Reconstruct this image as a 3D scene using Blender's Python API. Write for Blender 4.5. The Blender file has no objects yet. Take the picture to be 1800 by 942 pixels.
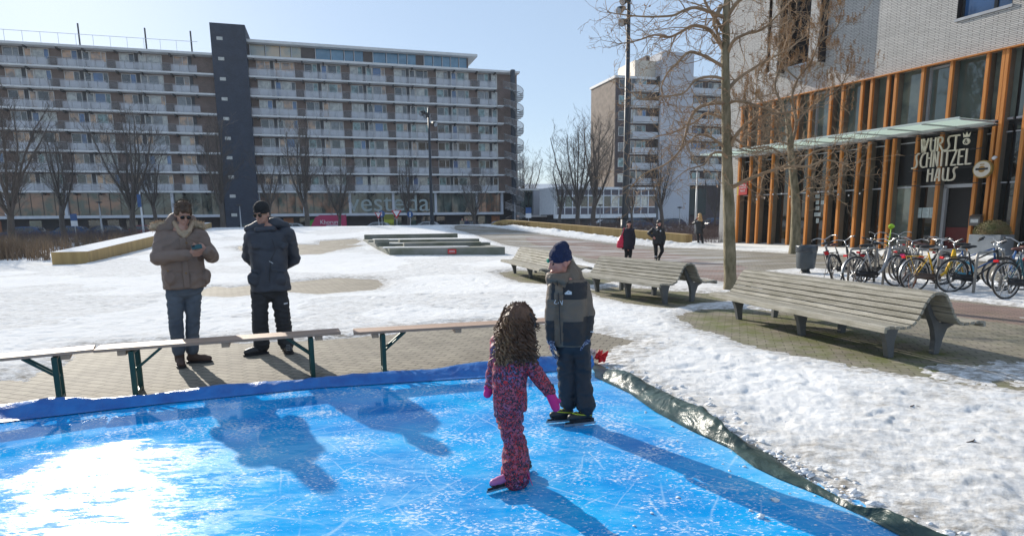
import bpy, bmesh, math, random
import numpy as np
from mathutils import Vector, Matrix, noise, Quaternion
random.seed(7); RNG=np.random.RandomState(11)
sc=bpy.context.scene; COL=sc.collection; R_=math.radians; PI=math.pi
# ---------------------------------------------------------------- camera, sky, sun, exposure
F=1080.; CX,CY=900.,562.; CH=1.62; PT=R_(9.3); RL=R_(0.69)
cam=bpy.data.cameras.new('camera'); co=bpy.data.objects.new('camera',cam); COL.objects.link(co); sc.camera=co
cam.sensor_fit='HORIZONTAL'; cam.sensor_width=36; cam.lens=F/1800*36
cam.shift_x=0; cam.shift_y=-(471-CY)/1800.
cam.clip_start=.05; cam.clip_end=6000
co.matrix_world=Matrix.Translation((0,0,CH))@Matrix.Rotation(PI/2-PT,4,'X')@Matrix.Rotation(RL*-1,4,'Z')
SAZ,SEL=R_(36.),R_(23.2)
w=bpy.data.worlds.new('World'); sc.world=w; w.use_nodes=True
nt=w.node_tree; sky=nt.nodes.new('ShaderNodeTexSky'); sky.sky_type='NISHITA'; sky.sun_disc=False
sky.sun_elevation=SEL; sky.sun_rotation=-SAZ; sky.air_density=1.0; sky.dust_density=.25; sky.ozone_density=1.3; sky.altitude=0
bg=nt.nodes['Background']; mxs=nt.nodes.new('ShaderNodeMixRGB'); mxs.inputs[0].default_value=.7; mxs.inputs[2].default_value=(2.35,2.98,3.95,1); nt.links.new(sky.outputs[0],mxs.inputs[1]); nt.links.new(mxs.outputs[0],bg.inputs[0]); bg.inputs[1].default_value=.10   # sky mixed with an added flat blue that fills the backlit facades
sl=bpy.data.lights.new('sun','SUN'); sl.energy=3.3; sl.angle=R_(.5); sl.color=(1,.93,.82)
so=bpy.data.objects.new('sun',sl); COL.objects.link(so)
sdir=Vector((-math.sin(SAZ)*math.cos(SEL),math.cos(SAZ)*math.cos(SEL),math.sin(SEL)))
so.rotation_euler=sdir.to_track_quat('Z','Y').to_euler(); so.location=(0,0,40)
vs=sc.view_settings; vs.view_transform='Standard'; vs.look='None'; vs.exposure=.95; vs.gamma=1; vs.use_curve_mapping=False
# ---------------------------------------------------------------- helpers: picture measurement -> world
def ray(u,v):
    x=u-CX; y=-(v-CY); x,y=x*math.cos(RL)+y*math.sin(RL),-x*math.sin(RL)+y*math.cos(RL)
    return np.array([x,F*math.cos(PT)+y*math.sin(PT),-F*math.sin(PT)+y*math.cos(PT)])
def G(u,v,z=0.):
    d=ray(u,v); return d*((z-CH)/d[2])+np.array([0,0,CH])
def AT(u,v,Y):
    d=ray(u,v); return d*(Y/d[1])+np.array([0,0,CH])
WL0,WL1=np.array([-17.2,25.1]),np.array([-22.6,47.])     # inner foot of the left ramp wall
WR0,WR1=np.array([9.96,35.3]),np.array([-1.6,46.2])
def side(p,a,b): return (b[0]-a[0])*(p[1]-a[1])-(b[1]-a[1])*(p[0]-a[0])
def hill(x,y):
    y0=26.5+.55*x if x<0 else 26.5+.7*x
    if x<0: y0=max(y0,22.)
    t=min(max((y-y0)/(46-y0),0),1) if y0<45.5 else 0
    h=1.2*t**1.5
    if y>49: h*=max(0,1-(y-49)/7)
    a=-side((x,y),WL0,WL1)      # >0 inside
    b=side((x,y),WR0,WR1) if x>WR1[0] else 1
    if y>46.2 and x>-1.6: b=-1 if x>0 else 1
    if a<0 or b<0: h=0
    return h
def GT(u,v):
    d=ray(u,v); z=0.
    t=0
    for Y in np.linspace(2,140,1400):
        p=d*(Y/d[1])+np.array([0,0,CH])
        if p[2]<=hill(p[0],p[1]): return p
    return p
# ---------------------------------------------------------------- mesh builder
class MB:
    def __init__(s): s.v=[];s.f=[];s.m=[]
    def add(s,vs,fs,m=0):
        o=len(s.v); s.v+= [tuple(map(float,p)) for p in vs]; s.f+=[tuple(i+o for i in f) for f in fs]; s.m+=[m]*len(fs); return s
    def box(s,x0,x1,y0,y1,z0,z1,m=0):
        return s.add([(x0,y0,z0),(x1,y0,z0),(x1,y1,z0),(x0,y1,z0),(x0,y0,z1),(x1,y0,z1),(x1,y1,z1),(x0,y1,z1)],
          [(0,3,2,1),(4,5,6,7),(0,1,5,4),(1,2,6,5),(2,3,7,6),(3,0,4,7)],m)
    def bar(s,a,b,wd,hd=None,m=0,up=(0,0,1)):
        a=Vector(a);b=Vector(b);hd=hd or wd;d=(b-a).normalized();u=Vector(up)
        if abs(d.dot(u))>.95:u=Vector((1,0,0))
        x=d.cross(u).normalized()*wd/2;y=x.cross(d).normalized()*hd/2
        return s.add([a-x-y,a+x-y,a+x+y,a-x+y,b-x-y,b+x-y,b+x+y,b-x+y],[(0,3,2,1),(4,5,6,7),(0,1,5,4),(1,2,6,5),(2,3,7,6),(3,0,4,7)],m)
    def tube(s,pts,rs,n=8,m=0,caps=True,closed=False):
        P=[Vector(p) for p in pts]; k=len(P)
        if not hasattr(rs,'__len__'): rs=[rs]*k
        o=len(s.v); t0=None; ref=None
        for i in range(k):
            a=P[i-1] if (i>0 or closed) else P[i]; b=P[(i+1)%k] if (i<k-1 or closed) else P[i]
            t=(b-a); t=t.normalized() if t.length>1e-9 else Vector((0,0,1))
            if ref is None:
                ref=t.orthogonal().normalized()
            else: ref=(ref-t*ref.dot(t)); ref=ref.normalized() if ref.length>1e-6 else t.orthogonal().normalized()
            bn=t.cross(ref)
            for j in range(n):
                an=2*PI*j/n; q=P[i]+(ref*math.cos(an)+bn*math.sin(an))*rs[i]; s.v.append(tuple(q))
        rng=k if closed else k-1
        for i in range(rng):
            for j in range(n):
                i2=(i+1)%k
                s.f.append((o+i*n+j,o+i*n+(j+1)%n,o+i2*n+(j+1)%n,o+i2*n+j)); s.m.append(m)
        if caps and not closed:
            s.f.append(tuple(o+j for j in range(n))[::-1]); s.m.append(m)
            s.f.append(tuple(o+(k-1)*n+j for j in range(n))); s.m.append(m)
        return s
    def loft(s,rings,n=24,m=0,e=2.0):   # rings (cx,cy,z,rx,ry)
        o=len(s.v)
        for (cx,cy,z,rx,ry) in rings:
            for j in range(n):
                a=2*PI*j/n;c=math.cos(a);q=math.sin(a)
                s.v.append((cx+rx*math.copysign(abs(c)**(2/e),c),cy+ry*math.copysign(abs(q)**(2/e),q),z))
        k=len(rings)
        for i in range(k-1):
            for j in range(n): s.f.append((o+i*n+j,o+i*n+(j+1)%n,o+(i+1)*n+(j+1)%n,o+(i+1)*n+j)); s.m.append(m)
        s.f.append(tuple(o+j for j in range(n))[::-1]); s.m.append(m)
        s.f.append(tuple(o+(k-1)*n+j for j in range(n))); s.m.append(m)
        return s
    def ell(s,c,r,rot=None,n=16,k=10,m=0):
        if not hasattr(r,'__len__'): r=(r,r,r)
        o=len(s.v); M=rot or Matrix.Identity(3)
        vs=[]
        for i in range(1,k):
            th=PI*i/k
            for j in range(n):
                a=2*PI*j/n; vs.append(Vector((r[0]*math.sin(th)*math.cos(a),r[1]*math.sin(th)*math.sin(a),r[2]*math.cos(th))))
        vs+= [Vector((0,0,r[2])),Vector((0,0,-r[2]))]
        C=Vector(c); fs=[]
        for i in range(k-2):
            for j in range(n): fs.append((i*n+j,(i+1)*n+j,(i+1)*n+(j+1)%n,i*n+(j+1)%n))
        T=len(vs)-2
        for j in range(n): fs.append((T,j,(j+1)%n)); fs.append((T+1,(k-2)*n+(j+1)%n,(k-2)*n+j))
        return s.add([M@q+C for q in vs],fs,m)
    def cap(s,a,b,r0,r1,m=0,n=12):
        a=Vector(a);b=Vector(b);d=b-a;L=d.length
        if L<1e-6: return s.ell(a,r0)
        d/=L; pts=[];rs=[]
        for t in (80,55,30,0): pts.append(a-d*r0*math.sin(R_(t)));rs.append(r0*math.cos(R_(t)))
        for t in (0,30,55,80): pts.append(b+d*r1*math.sin(R_(t)));rs.append(r1*math.cos(R_(t)))
        return s.tube(pts,rs,n,m)
    def prism(s,poly,z0,z1,m=0):
        n=len(poly); A=sum(poly[i][0]*poly[(i+1)%n][1]-poly[(i+1)%n][0]*poly[i][1] for i in range(n))
        if A<0: poly=poly[::-1]
        return s.add([(x,y,z0) for x,y in poly]+[(x,y,z1) for x,y in poly],[tuple(range(n))[::-1],tuple(range(n,2*n))]+[(i,(i+1)%n,n+(i+1)%n,n+i) for i in range(n)],m)
    def build(s,name,mat=None,parent=None,smooth=False,loc=None,bevel=0):
        me=bpy.data.meshes.new(name); me.from_pydata(s.v,[],s.f); 
        for mm in (mat if isinstance(mat,(list,tuple)) else [mat]): 
            if mm: me.materials.append(mm)
        if s.m and max(s.m)>0: me.polygons.foreach_set('material_index',s.m)
        if smooth: me.polygons.foreach_set('use_smooth',[True]*len(me.polygons))
        me.update()
        o=bpy.data.objects.new(name,me); COL.objects.link(o)
        if parent: o.parent=parent
        if loc is not None: o.location=loc
        if bevel:
            b=o.modifiers.new('b','BEVEL'); b.width=bevel; b.segments=2; b.limit_method='ANGLE'
        return o
def tag(o,label=None,cat=None,group=None,kind=None):
    if label:o['label']=label
    if cat:o['category']=cat
    if group:o['group']=group
    if kind:o['kind']=kind
    return o
def empty(name,loc=(0,0,0),rz=0,label=None,cat=None,group=None,sc_=1):
    o=bpy.data.objects.new(name,None); COL.objects.link(o); o.location=loc; o.rotation_euler=(0,0,rz); o.scale=(sc_,)*3
    o.empty_display_size=.1
    return tag(o,label,cat,group)
def copy_tree(o,parent=None):
    c=o.copy(); COL.objects.link(c)
    if parent: c.parent=parent
    for ch in list(o.children): copy_tree(ch,c)
    return c
# ---------------------------------------------------------------- materials
def M_(name):
    m=bpy.data.materials.new(name); m.use_nodes=True; return m,m.node_tree,m.node_tree.nodes['Principled BSDF']
def N(t,ty,**k):
    n=t.nodes.new('ShaderNode'+ty)
    for a,b in k.items():
        if a in n.inputs.keys(): n.inputs[a].default_value=b
        else: setattr(n,a,b)
    return n
def ramp(t,src,stops):
    r=t.nodes.new('ShaderNodeValToRGB'); t.links.new(src,r.inputs[0]); e=r.color_ramp.elements
    while len(e)<len(stops): e.new(.5)
    for q,(p,c) in zip(e,stops): q.position=p; q.color=(*c,1) if hasattr(c,'__len__') else (c,c,c,1)
    return r
def coords(t,scale=(1,1,1),rot=(0,0,0)):
    c=t.nodes.new('ShaderNodeTexCoord'); mp=t.nodes.new('ShaderNodeMapping'); mp.inputs['Scale'].default_value=scale; mp.inputs['Rotation'].default_value=rot
    t.links.new(c.outputs['Object'],mp.inputs[0]); return mp.outputs[0]
def pm(name,c1,c2=None,s=3.,rough=.6,bump=.0,bs=None,metal=0.,stretch=(1,1,1),rv=.0,spec=.5,det=6.):
    m,t,b=M_(name); L=t.links.new
    c2=c2 or tuple(x*.75 for x in c1)
    v=coords(t,stretch); n=N(t,'TexNoise',Scale=s,Detail=det,Roughness=.6); L(v,n.inputs['Vector'])
    r=ramp(t,n.outputs[0],[(.35,c2),(.65,c1)]); L(r.outputs[0],b.inputs['Base Color'])
    b.inputs['Roughness'].default_value=rough; b.inputs['Metallic'].default_value=metal; b.inputs['Specular IOR Level'].default_value=spec
    if rv:
        rr=ramp(t,n.outputs[0],[(.3,max(rough-rv,.02)),(.7,min(rough+rv,1))]); L(rr.outputs[0],b.inputs['Roughness'])
    if bump:
        n2=N(t,'TexNoise',Scale=bs or s*6,Detail=5.); L(v,n2.inputs['Vector']); bp=N(t,'Bump',Strength=bump,Distance=.02); L(n2.outputs[0],bp.inputs['Height']); L(bp.outputs[0],b.inputs['Normal'])
    return m
def brickmat(name,c1,c2,mortar,bw,bh,ms=.012,rot=(0,0,0),rough=.85,bump=.6,offs=.5,blotch=.25,dist=.01,swap=False):
    m,t,b=M_(name); L=t.links.new; c=t.nodes.new('ShaderNodeTexCoord'); v=c.outputs['Object']
    if swap:   # wall: use (x+y, z)
        sx=t.nodes.new('ShaderNodeSeparateXYZ'); L(v,sx.inputs[0]); ad=N(t,'Math',operation='ADD'); L(sx.outputs[0],ad.inputs[0]); L(sx.outputs[1],ad.inputs[1])
        cb=t.nodes.new('ShaderNodeCombineXYZ'); L(ad.outputs[0],cb.inputs[0]); L(sx.outputs[2],cb.inputs[1]); v=cb.outputs[0]
    else:
        mp=t.nodes.new('ShaderNodeMapping'); mp.inputs['Rotation'].default_value=rot; L(v,mp.inputs[0]); v=mp.outputs[0]
    br=t.nodes.new('ShaderNodeTexBrick'); L(v,br.inputs['Vector']); br.offset=offs
    br.inputs['Scale'].default_value=1; br.inputs['Brick Width'].default_value=bw; br.inputs['Row Height'].default_value=bh; br.inputs['Mortar Size'].default_value=ms; br.inputs['Mortar Smooth'].default_value=.2
    br.inputs['Color1'].default_value=(*c1,1); br.inputs['Color2'].default_value=(*c2,1); br.inputs['Mortar'].default_value=(*mortar,1); br.inputs['Bias'].default_value=0
    n=N(t,'TexNoise',Scale=.9,Detail=8.,Roughness=.65); L(v,n.inputs['Vector']); r=ramp(t,n.outputs[0],[(.3,1-blotch),(.7,1+blotch*.5)])
    mx=N(t,'MixRGB',blend_type='MULTIPLY'); mx.inputs[0].default_value=1; L(br.outputs[0],mx.inputs[1]); L(r.outputs[0],mx.inputs[2]); L(mx.outputs[0],b.inputs['Base Color'])
    bp=N(t,'Bump',Strength=bump,Distance=dist,invert=True); L(br.outputs['Fac'],bp.inputs['Height']); L(bp.outputs[0],b.inputs['Normal']); b.inputs['Roughness'].default_value=rough
    return m
def glass(name,tint,rough=.04,bump=.03,bs=.6,spec=.5,c2=None,s=.4,cw=.6):
    """window pane seen from outside: a diffuse tint, room tones and painted reflections alike, under a mirror-like surface"""
    m,t,b=M_(name); L=t.links.new; v=coords(t)
    n=N(t,'TexNoise',Scale=s,Detail=3.); L(v,n.inputs['Vector']); r=ramp(t,n.outputs[0],[(.4,tint),(.6,c2 or tuple(x*.5 for x in tint))]); L(r.outputs[0],b.inputs['Base Color'])
    b.inputs['Roughness'].default_value=rough; b.inputs['Specular IOR Level'].default_value=spec; b.inputs['IOR'].default_value=1.6
    b.inputs['Coat Weight'].default_value=cw; b.inputs['Coat Roughness'].default_value=.01; b.inputs['Coat IOR'].default_value=1.6
    n2=N(t,'TexNoise',Scale=bs,Detail=1.); L(v,n2.inputs['Vector']); bp=N(t,'Bump',Strength=bump,Distance=.3); L(n2.outputs[0],bp.inputs['Height']); L(bp.outputs[0],b.inputs['Normal']); L(bp.outputs[0],b.inputs['Coat Normal'])
    return m
mt={}
mt['white']=pm('white_paint',(.72,.73,.74),(.62,.63,.65),2,.5)
mt['grey_metal']=pm('grey_metal',(.42,.44,.46),(.35,.36,.38),4,.45,metal=.3)
mt['dark_metal']=pm('dark_metal',(.045,.05,.055),(.03,.033,.036),5,.5,metal=.2)
mt['black']=pm('black_rubber',(.02,.02,.022),(.012,.012,.013),8,.6)
mt['steel']=pm('steel',(.55,.56,.57),(.42,.43,.44),12,.3,metal=.9)
mt['conc']=pm('concrete',(.36,.37,.37),(.27,.28,.28),1.2,.85,.3,30)
mt['wall_brick']=brickmat('brown_brick',(.20,.135,.115),(.25,.17,.145),(.23,.21,.195),.22,.065,.008,swap=True)
mt['g_dark']=glass('glass_dark',(.03,.036,.04))
mt['g_orange_refl']=glass('glass_orange_refl',(.62,.36,.20),c2=(.22,.17,.14),s=.9)  # orange brick reflections painted into the pane's diffuse colour
mt['g_teal']=glass('glass_teal',(.22,.36,.36),c2=(.06,.11,.11),s=1.3)
mt['g_green']=glass('glass_green',(.05,.10,.09),c2=(.015,.03,.03))
mt['g_blue']=glass('glass_blue',(.05,.15,.36),c2=(.04,.10,.22))
mt['g_curt']=glass('glass_curtain',(.55,.55,.50),c2=(.34,.34,.32),s=2)
mt['g_blind']=glass('glass_blind',(.20,.21,.22),c2=(.14,.15,.16),s=3)
# ================================================================ GROUND
def inpoly(x,y,P):
    n=len(P); c=np.zeros(x.shape,bool); j=n-1
    for i in range(n):
        xi,yi=P[i];xj,yj=P[j]
        with np.errstate(divide='ignore',invalid='ignore'):
            c^=((yi>y)!=(yj>y))&(x<(xj-xi)*(y-yi)/(yj-yi+1e-12)+xi)
        j=i
    return c
def sdist(x,y,P):   # signed distance, + inside
    d=np.full(x.shape,1e9); n=len(P)
    for i in range(n):
        a=np.array(P[i]);b=np.array(P[(i+1)%n]);ab=b-a;L=ab@ab+1e-12
        t=np.clip(((x-a[0])*ab[0]+(y-a[1])*ab[1])/L,0,1); d=np.minimum(d,np.hypot(x-a[0]-t*ab[0],y-a[1]-t*ab[1]))
    return np.where(inpoly(x,y,P),d,-d)
def PX(l): return [tuple(GT(u,v)[:2]) for u,v in l]
bare=[PX([(-260,655),(-40,668),(50,665),(120,636),(140,612),(300,603),(420,607),(600,597),(700,588),(760,574),(850,566),(960,572),(1030,580),(1075,592),(1128,600),(1080,616),(1052,640),(960,640),(600,672),(0,722),(-300,752)]),
 PX([(375,504),(400,507),(450,501),(520,496),(590,489),(655,491),(678,500),(655,511),(560,517),(480,514),(410,523),(345,521)]),
 PX([(420,433),(520,430),(600,430),(640,432),(600,438),(560,447),(500,449),(420,441)]),
 PX([(560,424),(625,420),(638,424),(620,430),(560,430)]),
 PX([(873,480),(905,475),(960,476),(1050,483),(1100,490),(1060,500),(985,501),(915,497)]),
 PX([(1032,512),(1080,505),(1140,508),(1210,514),(1290,520),(1280,531),(1230,532),(1180,541),(1120,536),(1060,523)]),
 PX([(1195,558),(1230,545),(1290,542),(1330,545),(1500,560),(1650,545),(1700,542),(1800,560),(2100,600),(2100,760),(1800,690),(1690,684),(1560,655),(1480,640),(1430,632),(1330,612),(1260,592),(1215,578)]),
 PX([(800,396),(850,398),(900,404),(1000,418),(1100,430),(1230,437),(1300,441),(1400,447),(1500,449),(1600,452),(1800,458),(1800,497),(1640,486),(1500,480),(1420,470),(1345,476),(1340,482),(1500,503),(1640,524),(1800,541),(2200,585),(2200,640),(1800,560),(1640,545),(1560,540),(1400,508),(1330,503),(1290,500),(1240,490),(1120,478),(1040,462),(1000,448),(945,440),(890,431),(840,414),(800,404)]),
]
# extend the last one under the bike area with snow instead
snow_back=[PX([(-400,700),(-300,672),(-60,655),(30,648),(62,655),(45,668),(0,672),(-60,690)])]
shade_snow=[PX([(1655,655),(1720,640),(1800,640),(1900,650),(1900,690),(1790,672),(1700,668)])]
TAR_IN=[(1046,664),(1106,692),(1150,724),(1215,758),(1280,788),(1323,821),(1366,842),(1436,870),(1522,912),(1583,944)]
TAR_OUT=[(1041,629),(1141,669),(1237,717),(1276,750),(1352,785),(1375,815),(1436,849),(1523,903),(1626,938),(1720,965)]
tin=[G(u,v,.02)[:2] for u,v in TAR_IN]; tout=[G(u,v,.10 if i<5 else .05)[:2] for i,(u,v) in enumerate(TAR_OUT)]
TB_IN=[(-260,768),(0,744),(170,724),(304,709),(560,683),(628,679),(859,664),(980,653),(1046,648)]
TB_OUT=[(-260,736),(0,711),(120,704),(227,696),(365,678),(560,660),(660,655),(859,637),(976,628),(1041,627)]
bin_=[G(u,v,.02)[:2] for u,v in TB_IN]; bout=[G(u,v,.11)[:2] for u,v in TB_OUT]
rink=[tuple(p) for p in bin_]+[tuple(p) for p in tin[1:]]
dl=tin[-1]-tin[-3]; dl/=np.linalg.norm(dl)
far1=tin[-1]+dl*5.5; far0=bin_[0]+dl*9
rink=rink+[tuple(far1),tuple(far0)]
def fbm(x,y,sc_,seed=0,octv=4,gain=.5):
    out=np.zeros(x.shape); a=1.; fr=sc_
    for o in range(octv):
        rs=np.random.RandomState(seed*17+o); T=rs.rand(256,256)
        X=x*fr+rs.rand()*100;Y=y*fr+rs.rand()*100
        xi=np.floor(X).astype(int);yi=np.floor(Y).astype(int);fx=X-xi;fy=Y-yi; fx=fx*fx*(3-2*fx);fy=fy*fy*(3-2*fy)
        g=lambda i,j:T[(xi+i)%256,(yi+j)%256]
        out+=a*((g(0,0)*(1-fx)+g(1,0)*fx)*(1-fy)+(g(0,1)*(1-fx)+g(1,1)*fx)*fy-.5); a*=gain; fr*=2.03
    return out
hillv=np.vectorize(hill)
def polar(na,nr,r0,r1,a0,a1):
    r=r0*(r1/r0)**(np.linspace(0,1,nr)); a=np.linspace(a0,a1,na)
    A,Rr=np.meshgrid(a,r); return np.sin(A)*Rr,np.cos(A)*Rr-1.0
def gridmesh(name,X,Y,Z,mat,kind='structure',mask=None,attrs={}):
    nr,na=X.shape; idx=np.arange(nr*na).reshape(nr,na)
    q=np.stack([idx[:-1,:-1],idx[:-1,1:],idx[1:,1:],idx[1:,:-1]],-1).reshape(-1,4)
    if mask is not None:
        k=mask.reshape(-1); q=q[k[q].any(1)]
        used=np.unique(q); re=np.full(nr*na,-1); re[used]=np.arange(len(used)); q=re[q]
    else: used=np.arange(nr*na)
    V=np.stack([X,Y,Z],-1).reshape(-1,3)[used]
    # orientation up
    a,b,c=V[q[0,0]],V[q[0,1]],V[q[0,2]]
    if np.cross(b-a,c-a)[2]<0: q=q[:,::-1]
    me=bpy.data.meshes.new(name); me.vertices.add(len(V)); me.vertices.foreach_set('co',V.ravel()); me.loops.add(q.size); me.loops.foreach_set('vertex_index',q.ravel().astype(np.int32))
    me.polygons.add(len(q)); me.polygons.foreach_set('loop_start',np.arange(0,q.size,4,dtype=np.int32)); me.polygons.foreach_set('loop_total',np.full(len(q),4,dtype=np.int32)); me.polygons.foreach_set('use_smooth',[True]*len(q))
    me.update(calc_edges=True)
    for k,val in attrs.items():
        at=me.attributes.new(k,'FLOAT','POINT'); at.data.foreach_set('value',val.reshape(-1)[used].astype(np.float32))
    me.materials.append(mat); o=bpy.data.objects.new(name,me); COL.objects.link(o); tag(o,kind=kind); return o
# paving: one sheet to the horizon
def pave_mat():
    m,t,b=M_('brick_paving'); L=t.links.new; v=coords(t,rot=(0,0,R_(20)))
    def br(bw,bh,c1,c2):
        q=t.nodes.new('ShaderNodeTexBrick'); L(v,q.inputs['Vector']); q.inputs['Scale'].default_value=1; q.inputs['Brick Width'].default_value=bw; q.inputs['Row Height'].default_value=bh; q.inputs['Mortar Size'].default_value=.008; q.inputs['Mortar Smooth'].default_value=.3
        q.inputs['Color1'].default_value=(*c1,1); q.inputs['Color2'].default_value=(*c2,1); q.inputs['Mortar'].default_value=(.12,.105,.08,1); return q
    b1=br(.21,.105,(.30,.265,.205),(.24,.21,.165)); b2=br(.21,.07,(.30,.195,.165),(.25,.175,.15))
    at=N(t,'Attribute',attribute_name='red'); n0=N(t,'TexNoise',Scale=.35,Detail=5.); L(v,n0.inputs['Vector'])
    ma=N(t,'Math',operation='MULTIPLY_ADD'); L(n0.outputs[0],ma.inputs[0]); ma.inputs[1].default_value=.9; L(at.outputs['Fac'],ma.inputs[2])
    rr=ramp(t,ma.outputs[0],[(.9,0),(1.0,1)]); mx=N(t,'MixRGB'); L(rr.outputs[0],mx.inputs[0]); L(b1.outputs[0],mx.inputs[1]); L(b2.outputs[0],mx.inputs[2])
    n=N(t,'TexNoise',Scale=1.6,Detail=8.,Roughness=.7); L(v,n.inputs['Vector']); r=ramp(t,n.outputs[0],[(.3,.7),(.7,1.2)]); mm=N(t,'MixRGB',blend_type='MULTIPLY'); mm.inputs[0].default_value=1; L(mx.outputs[0],mm.inputs[1]); L(r.outputs[0],mm.inputs[2])
    # moss
    a2=N(t,'Attribute',attribute_name='moss'); n3=N(t,'TexNoise',Scale=2.2,Detail=9.,Roughness=.75); L(v,n3.inputs['Vector']); m2=N(t,'Math',operation='MULTIPLY'); L(a2.outputs['Fac'],m2.inputs[0]); r3=ramp(t,n3.outputs[0],[(.42,0),(.66,1)]); L(r3.outputs[0],m2.inputs[1])
    mo=N(t,'MixRGB'); L(m2.outputs[0],mo.inputs[0]); L(mm.outputs[0],mo.inputs[1]); mo.inputs[2].default_value=(.115,.14,.025,1)
    # thin trodden ice streaks
    n4=N(t,'TexNoise',Scale=.8,Detail=9.,Roughness=.7); v4=coords(t,(.35,1.6,1),(0,0,R_(-15))); L(v4,n4.inputs['Vector']); a4=N(t,'Attribute',attribute_name='icy'); r4=ramp(t,n4.outputs[0],[(.47,0),(.60,1)]); m4=N(t,'Math',operation='MULTIPLY'); L(a4.outputs['Fac'],m4.inputs[0]); L(r4.outputs[0],m4.inputs[1])
    mi=N(t,'MixRGB'); L(m4.outputs[0],mi.inputs[0]); L(mo.outputs[0],mi.inputs[1]); mi.inputs[2].default_value=(.42,.41,.40,1); L(mi.outputs[0],b.inputs['Base Color'])
    b.inputs['Roughness'].default_value=.8; b.inputs['Specular IOR Level'].default_value=.3
    bp=N(t,'Bump',Strength=.7,Distance=.008,invert=True); L(b1.outputs['Fac'],bp.inputs['Height'])
    n5=N(t,'TexNoise',Scale=25.,Detail=4.); L(v,n5.inputs['Vector']); bp2=N(t,'Bump',Strength=.35,Distance=.01); L(n5.outputs[0],bp2.inputs['Height']); L(bp.outputs[0],bp2.inputs['Normal']); L(bp2.outputs[0],b.inputs['Normal'])
    return m
mt['pave']=pave_mat()
X,Y=polar(420,330,1.5,3000,R_(-75),R_(75))
# keep the sheet reaching behind the camera too
Z=hillv(X,Y)
red=np.zeros(X.shape); p_r=sdist(X,Y,PX([(930,412),(1040,425),(1150,440),(1240,458),(1300,468),(1420,500),(1560,520),(1640,528),(1800,545),(2300,600),(2300,660),(1800,572),(1560,545),(1330,508),(1240,492),(1120,470),(1000,445),(930,425)]))
red=np.clip(.55+p_r*.8,0,1); 
moss=np.zeros(X.shape)
for P in (bare[4],bare[5],bare[6]): moss=np.maximum(moss,np.clip(.5+sdist(X,Y,P)*1.5,0,1))
moss*=np.where(X>5.2,.25,1)
icy=np.clip((sdist(X,Y,bare[7])+1)*.5,0,1)*np.clip((Y-14)/8,0,1)*np.clip((14-X)/6,0,1)
g=gridmesh('ground',X,Y,Z,mt['pave'],attrs=dict(red=red,moss=moss,icy=icy)); 
tag(g,'grey brown brick paving with reddish strips and moss')
bk=MB(); bk.add([(-3000,-3000,-.03),(3000,-3000,-.03),(3000,30,-.03),(-3000,30,-.03)],[(0,1,2,3)]); bk.build('ground_behind',pm('far_paving',(.3,.29,.27)),None)['kind']='structure'
# snow
def snow_mat():
    m,t,b=M_('snow'); L=t.links.new; v=coords(t)
    n=N(t,'TexNoise',Scale=1.3,Detail=10.,Roughness=.72); L(v,n.inputs['Vector'])
    n2=N(t,'TexNoise',Scale=9.,Detail=8.,Roughness=.75); v2=coords(t,(.8,1.3,1),(0,0,.3)); L(v2,n2.inputs['Vector'])
    r=ramp(t,n.outputs[0],[(.25,(.82,.81,.795)),(.6,(.90,.895,.885))]); r2=ramp(t,n2.outputs[0],[(.30,(.62,.58,.52)),(.41,(.95,.95,.945)),(.7,(1,1,1))])
    mx=N(t,'MixRGB',blend_type='MULTIPLY'); mx.inputs[0].default_value=1; L(r.outputs[0],mx.inputs[1]); L(r2.outputs[0],mx.inputs[2])
    a=N(t,'Attribute',attribute_name='thin'); mt_=N(t,'Math',operation='MULTIPLY'); L(a.outputs['Fac'],mt_.inputs[0]); r5=ramp(t,n2.outputs[0],[(.40,1),(.60,0)]); L(r5.outputs[0],mt_.inputs[1])
    m5=N(t,'MixRGB'); L(mt_.outputs[0],m5.inputs[0]); L(mx.outputs[0],m5.inputs[1]); m5.inputs[2].default_value=(.30,.27,.23,1)
    vo=N(t,'TexVoronoi',Scale=2.4,feature='F1'); L(v,vo.inputs['Vector']); rv=ramp(t,vo.outputs['Distance'],[(.018,1),(.03,0)]); m6=N(t,'MixRGB'); L(rv.outputs[0],m6.inputs[0]); L(m5.outputs[0],m6.inputs[1]); m6.inputs[2].default_value=(.16,.11,.06,1)
    L(m6.outputs[0],b.inputs['Base Color']); b.inputs['Roughness'].default_value=1.; b.inputs['Specular IOR Level'].default_value=.0
    n3=N(t,'TexNoise',Scale=38.,Detail=8.,Roughness=.8); L(v,n3.inputs['Vector']); bp=N(t,'Bump',Strength=.7,Distance=.025); L(n3.outputs[0],bp.inputs['Height'])
    n4=N(t,'TexNoise',Scale=7.,Detail=6.,Roughness=.65); L(v,n4.inputs['Vector']); bp2=N(t,'Bump',Strength=.35,Distance=.05); L(n4.outputs[0],bp2.inputs['Height']); L(bp.outputs[0],bp2.inputs['Normal']); L(bp2.outputs[0],b.inputs['Normal'])
    return m
mt['snow']=snow_mat()
X,Y=polar(1000,800,2.6,135,R_(-52),R_(52))
S=np.full(X.shape,1e9)
for P in bare: S=np.minimum(S,-sdist(X,Y,P))
for P in snow_back: S=np.maximum(S,np.minimum(.6,sdist(X,Y,P)))
for P in shade_snow: S=np.maximum(S,np.minimum(.05,sdist(X,Y,P)*.3)-.02)
# the bicycle parking strip
S=np.maximum(S,np.minimum(.5,sdist(X,Y,PX([(1345,478),(1420,470),(1480,476),(1640,486),(1800,497),(2200,520),(2200,600),(1800,540),(1640,523),(1500,502),(1400,491),(1350,486)]))))
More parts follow.
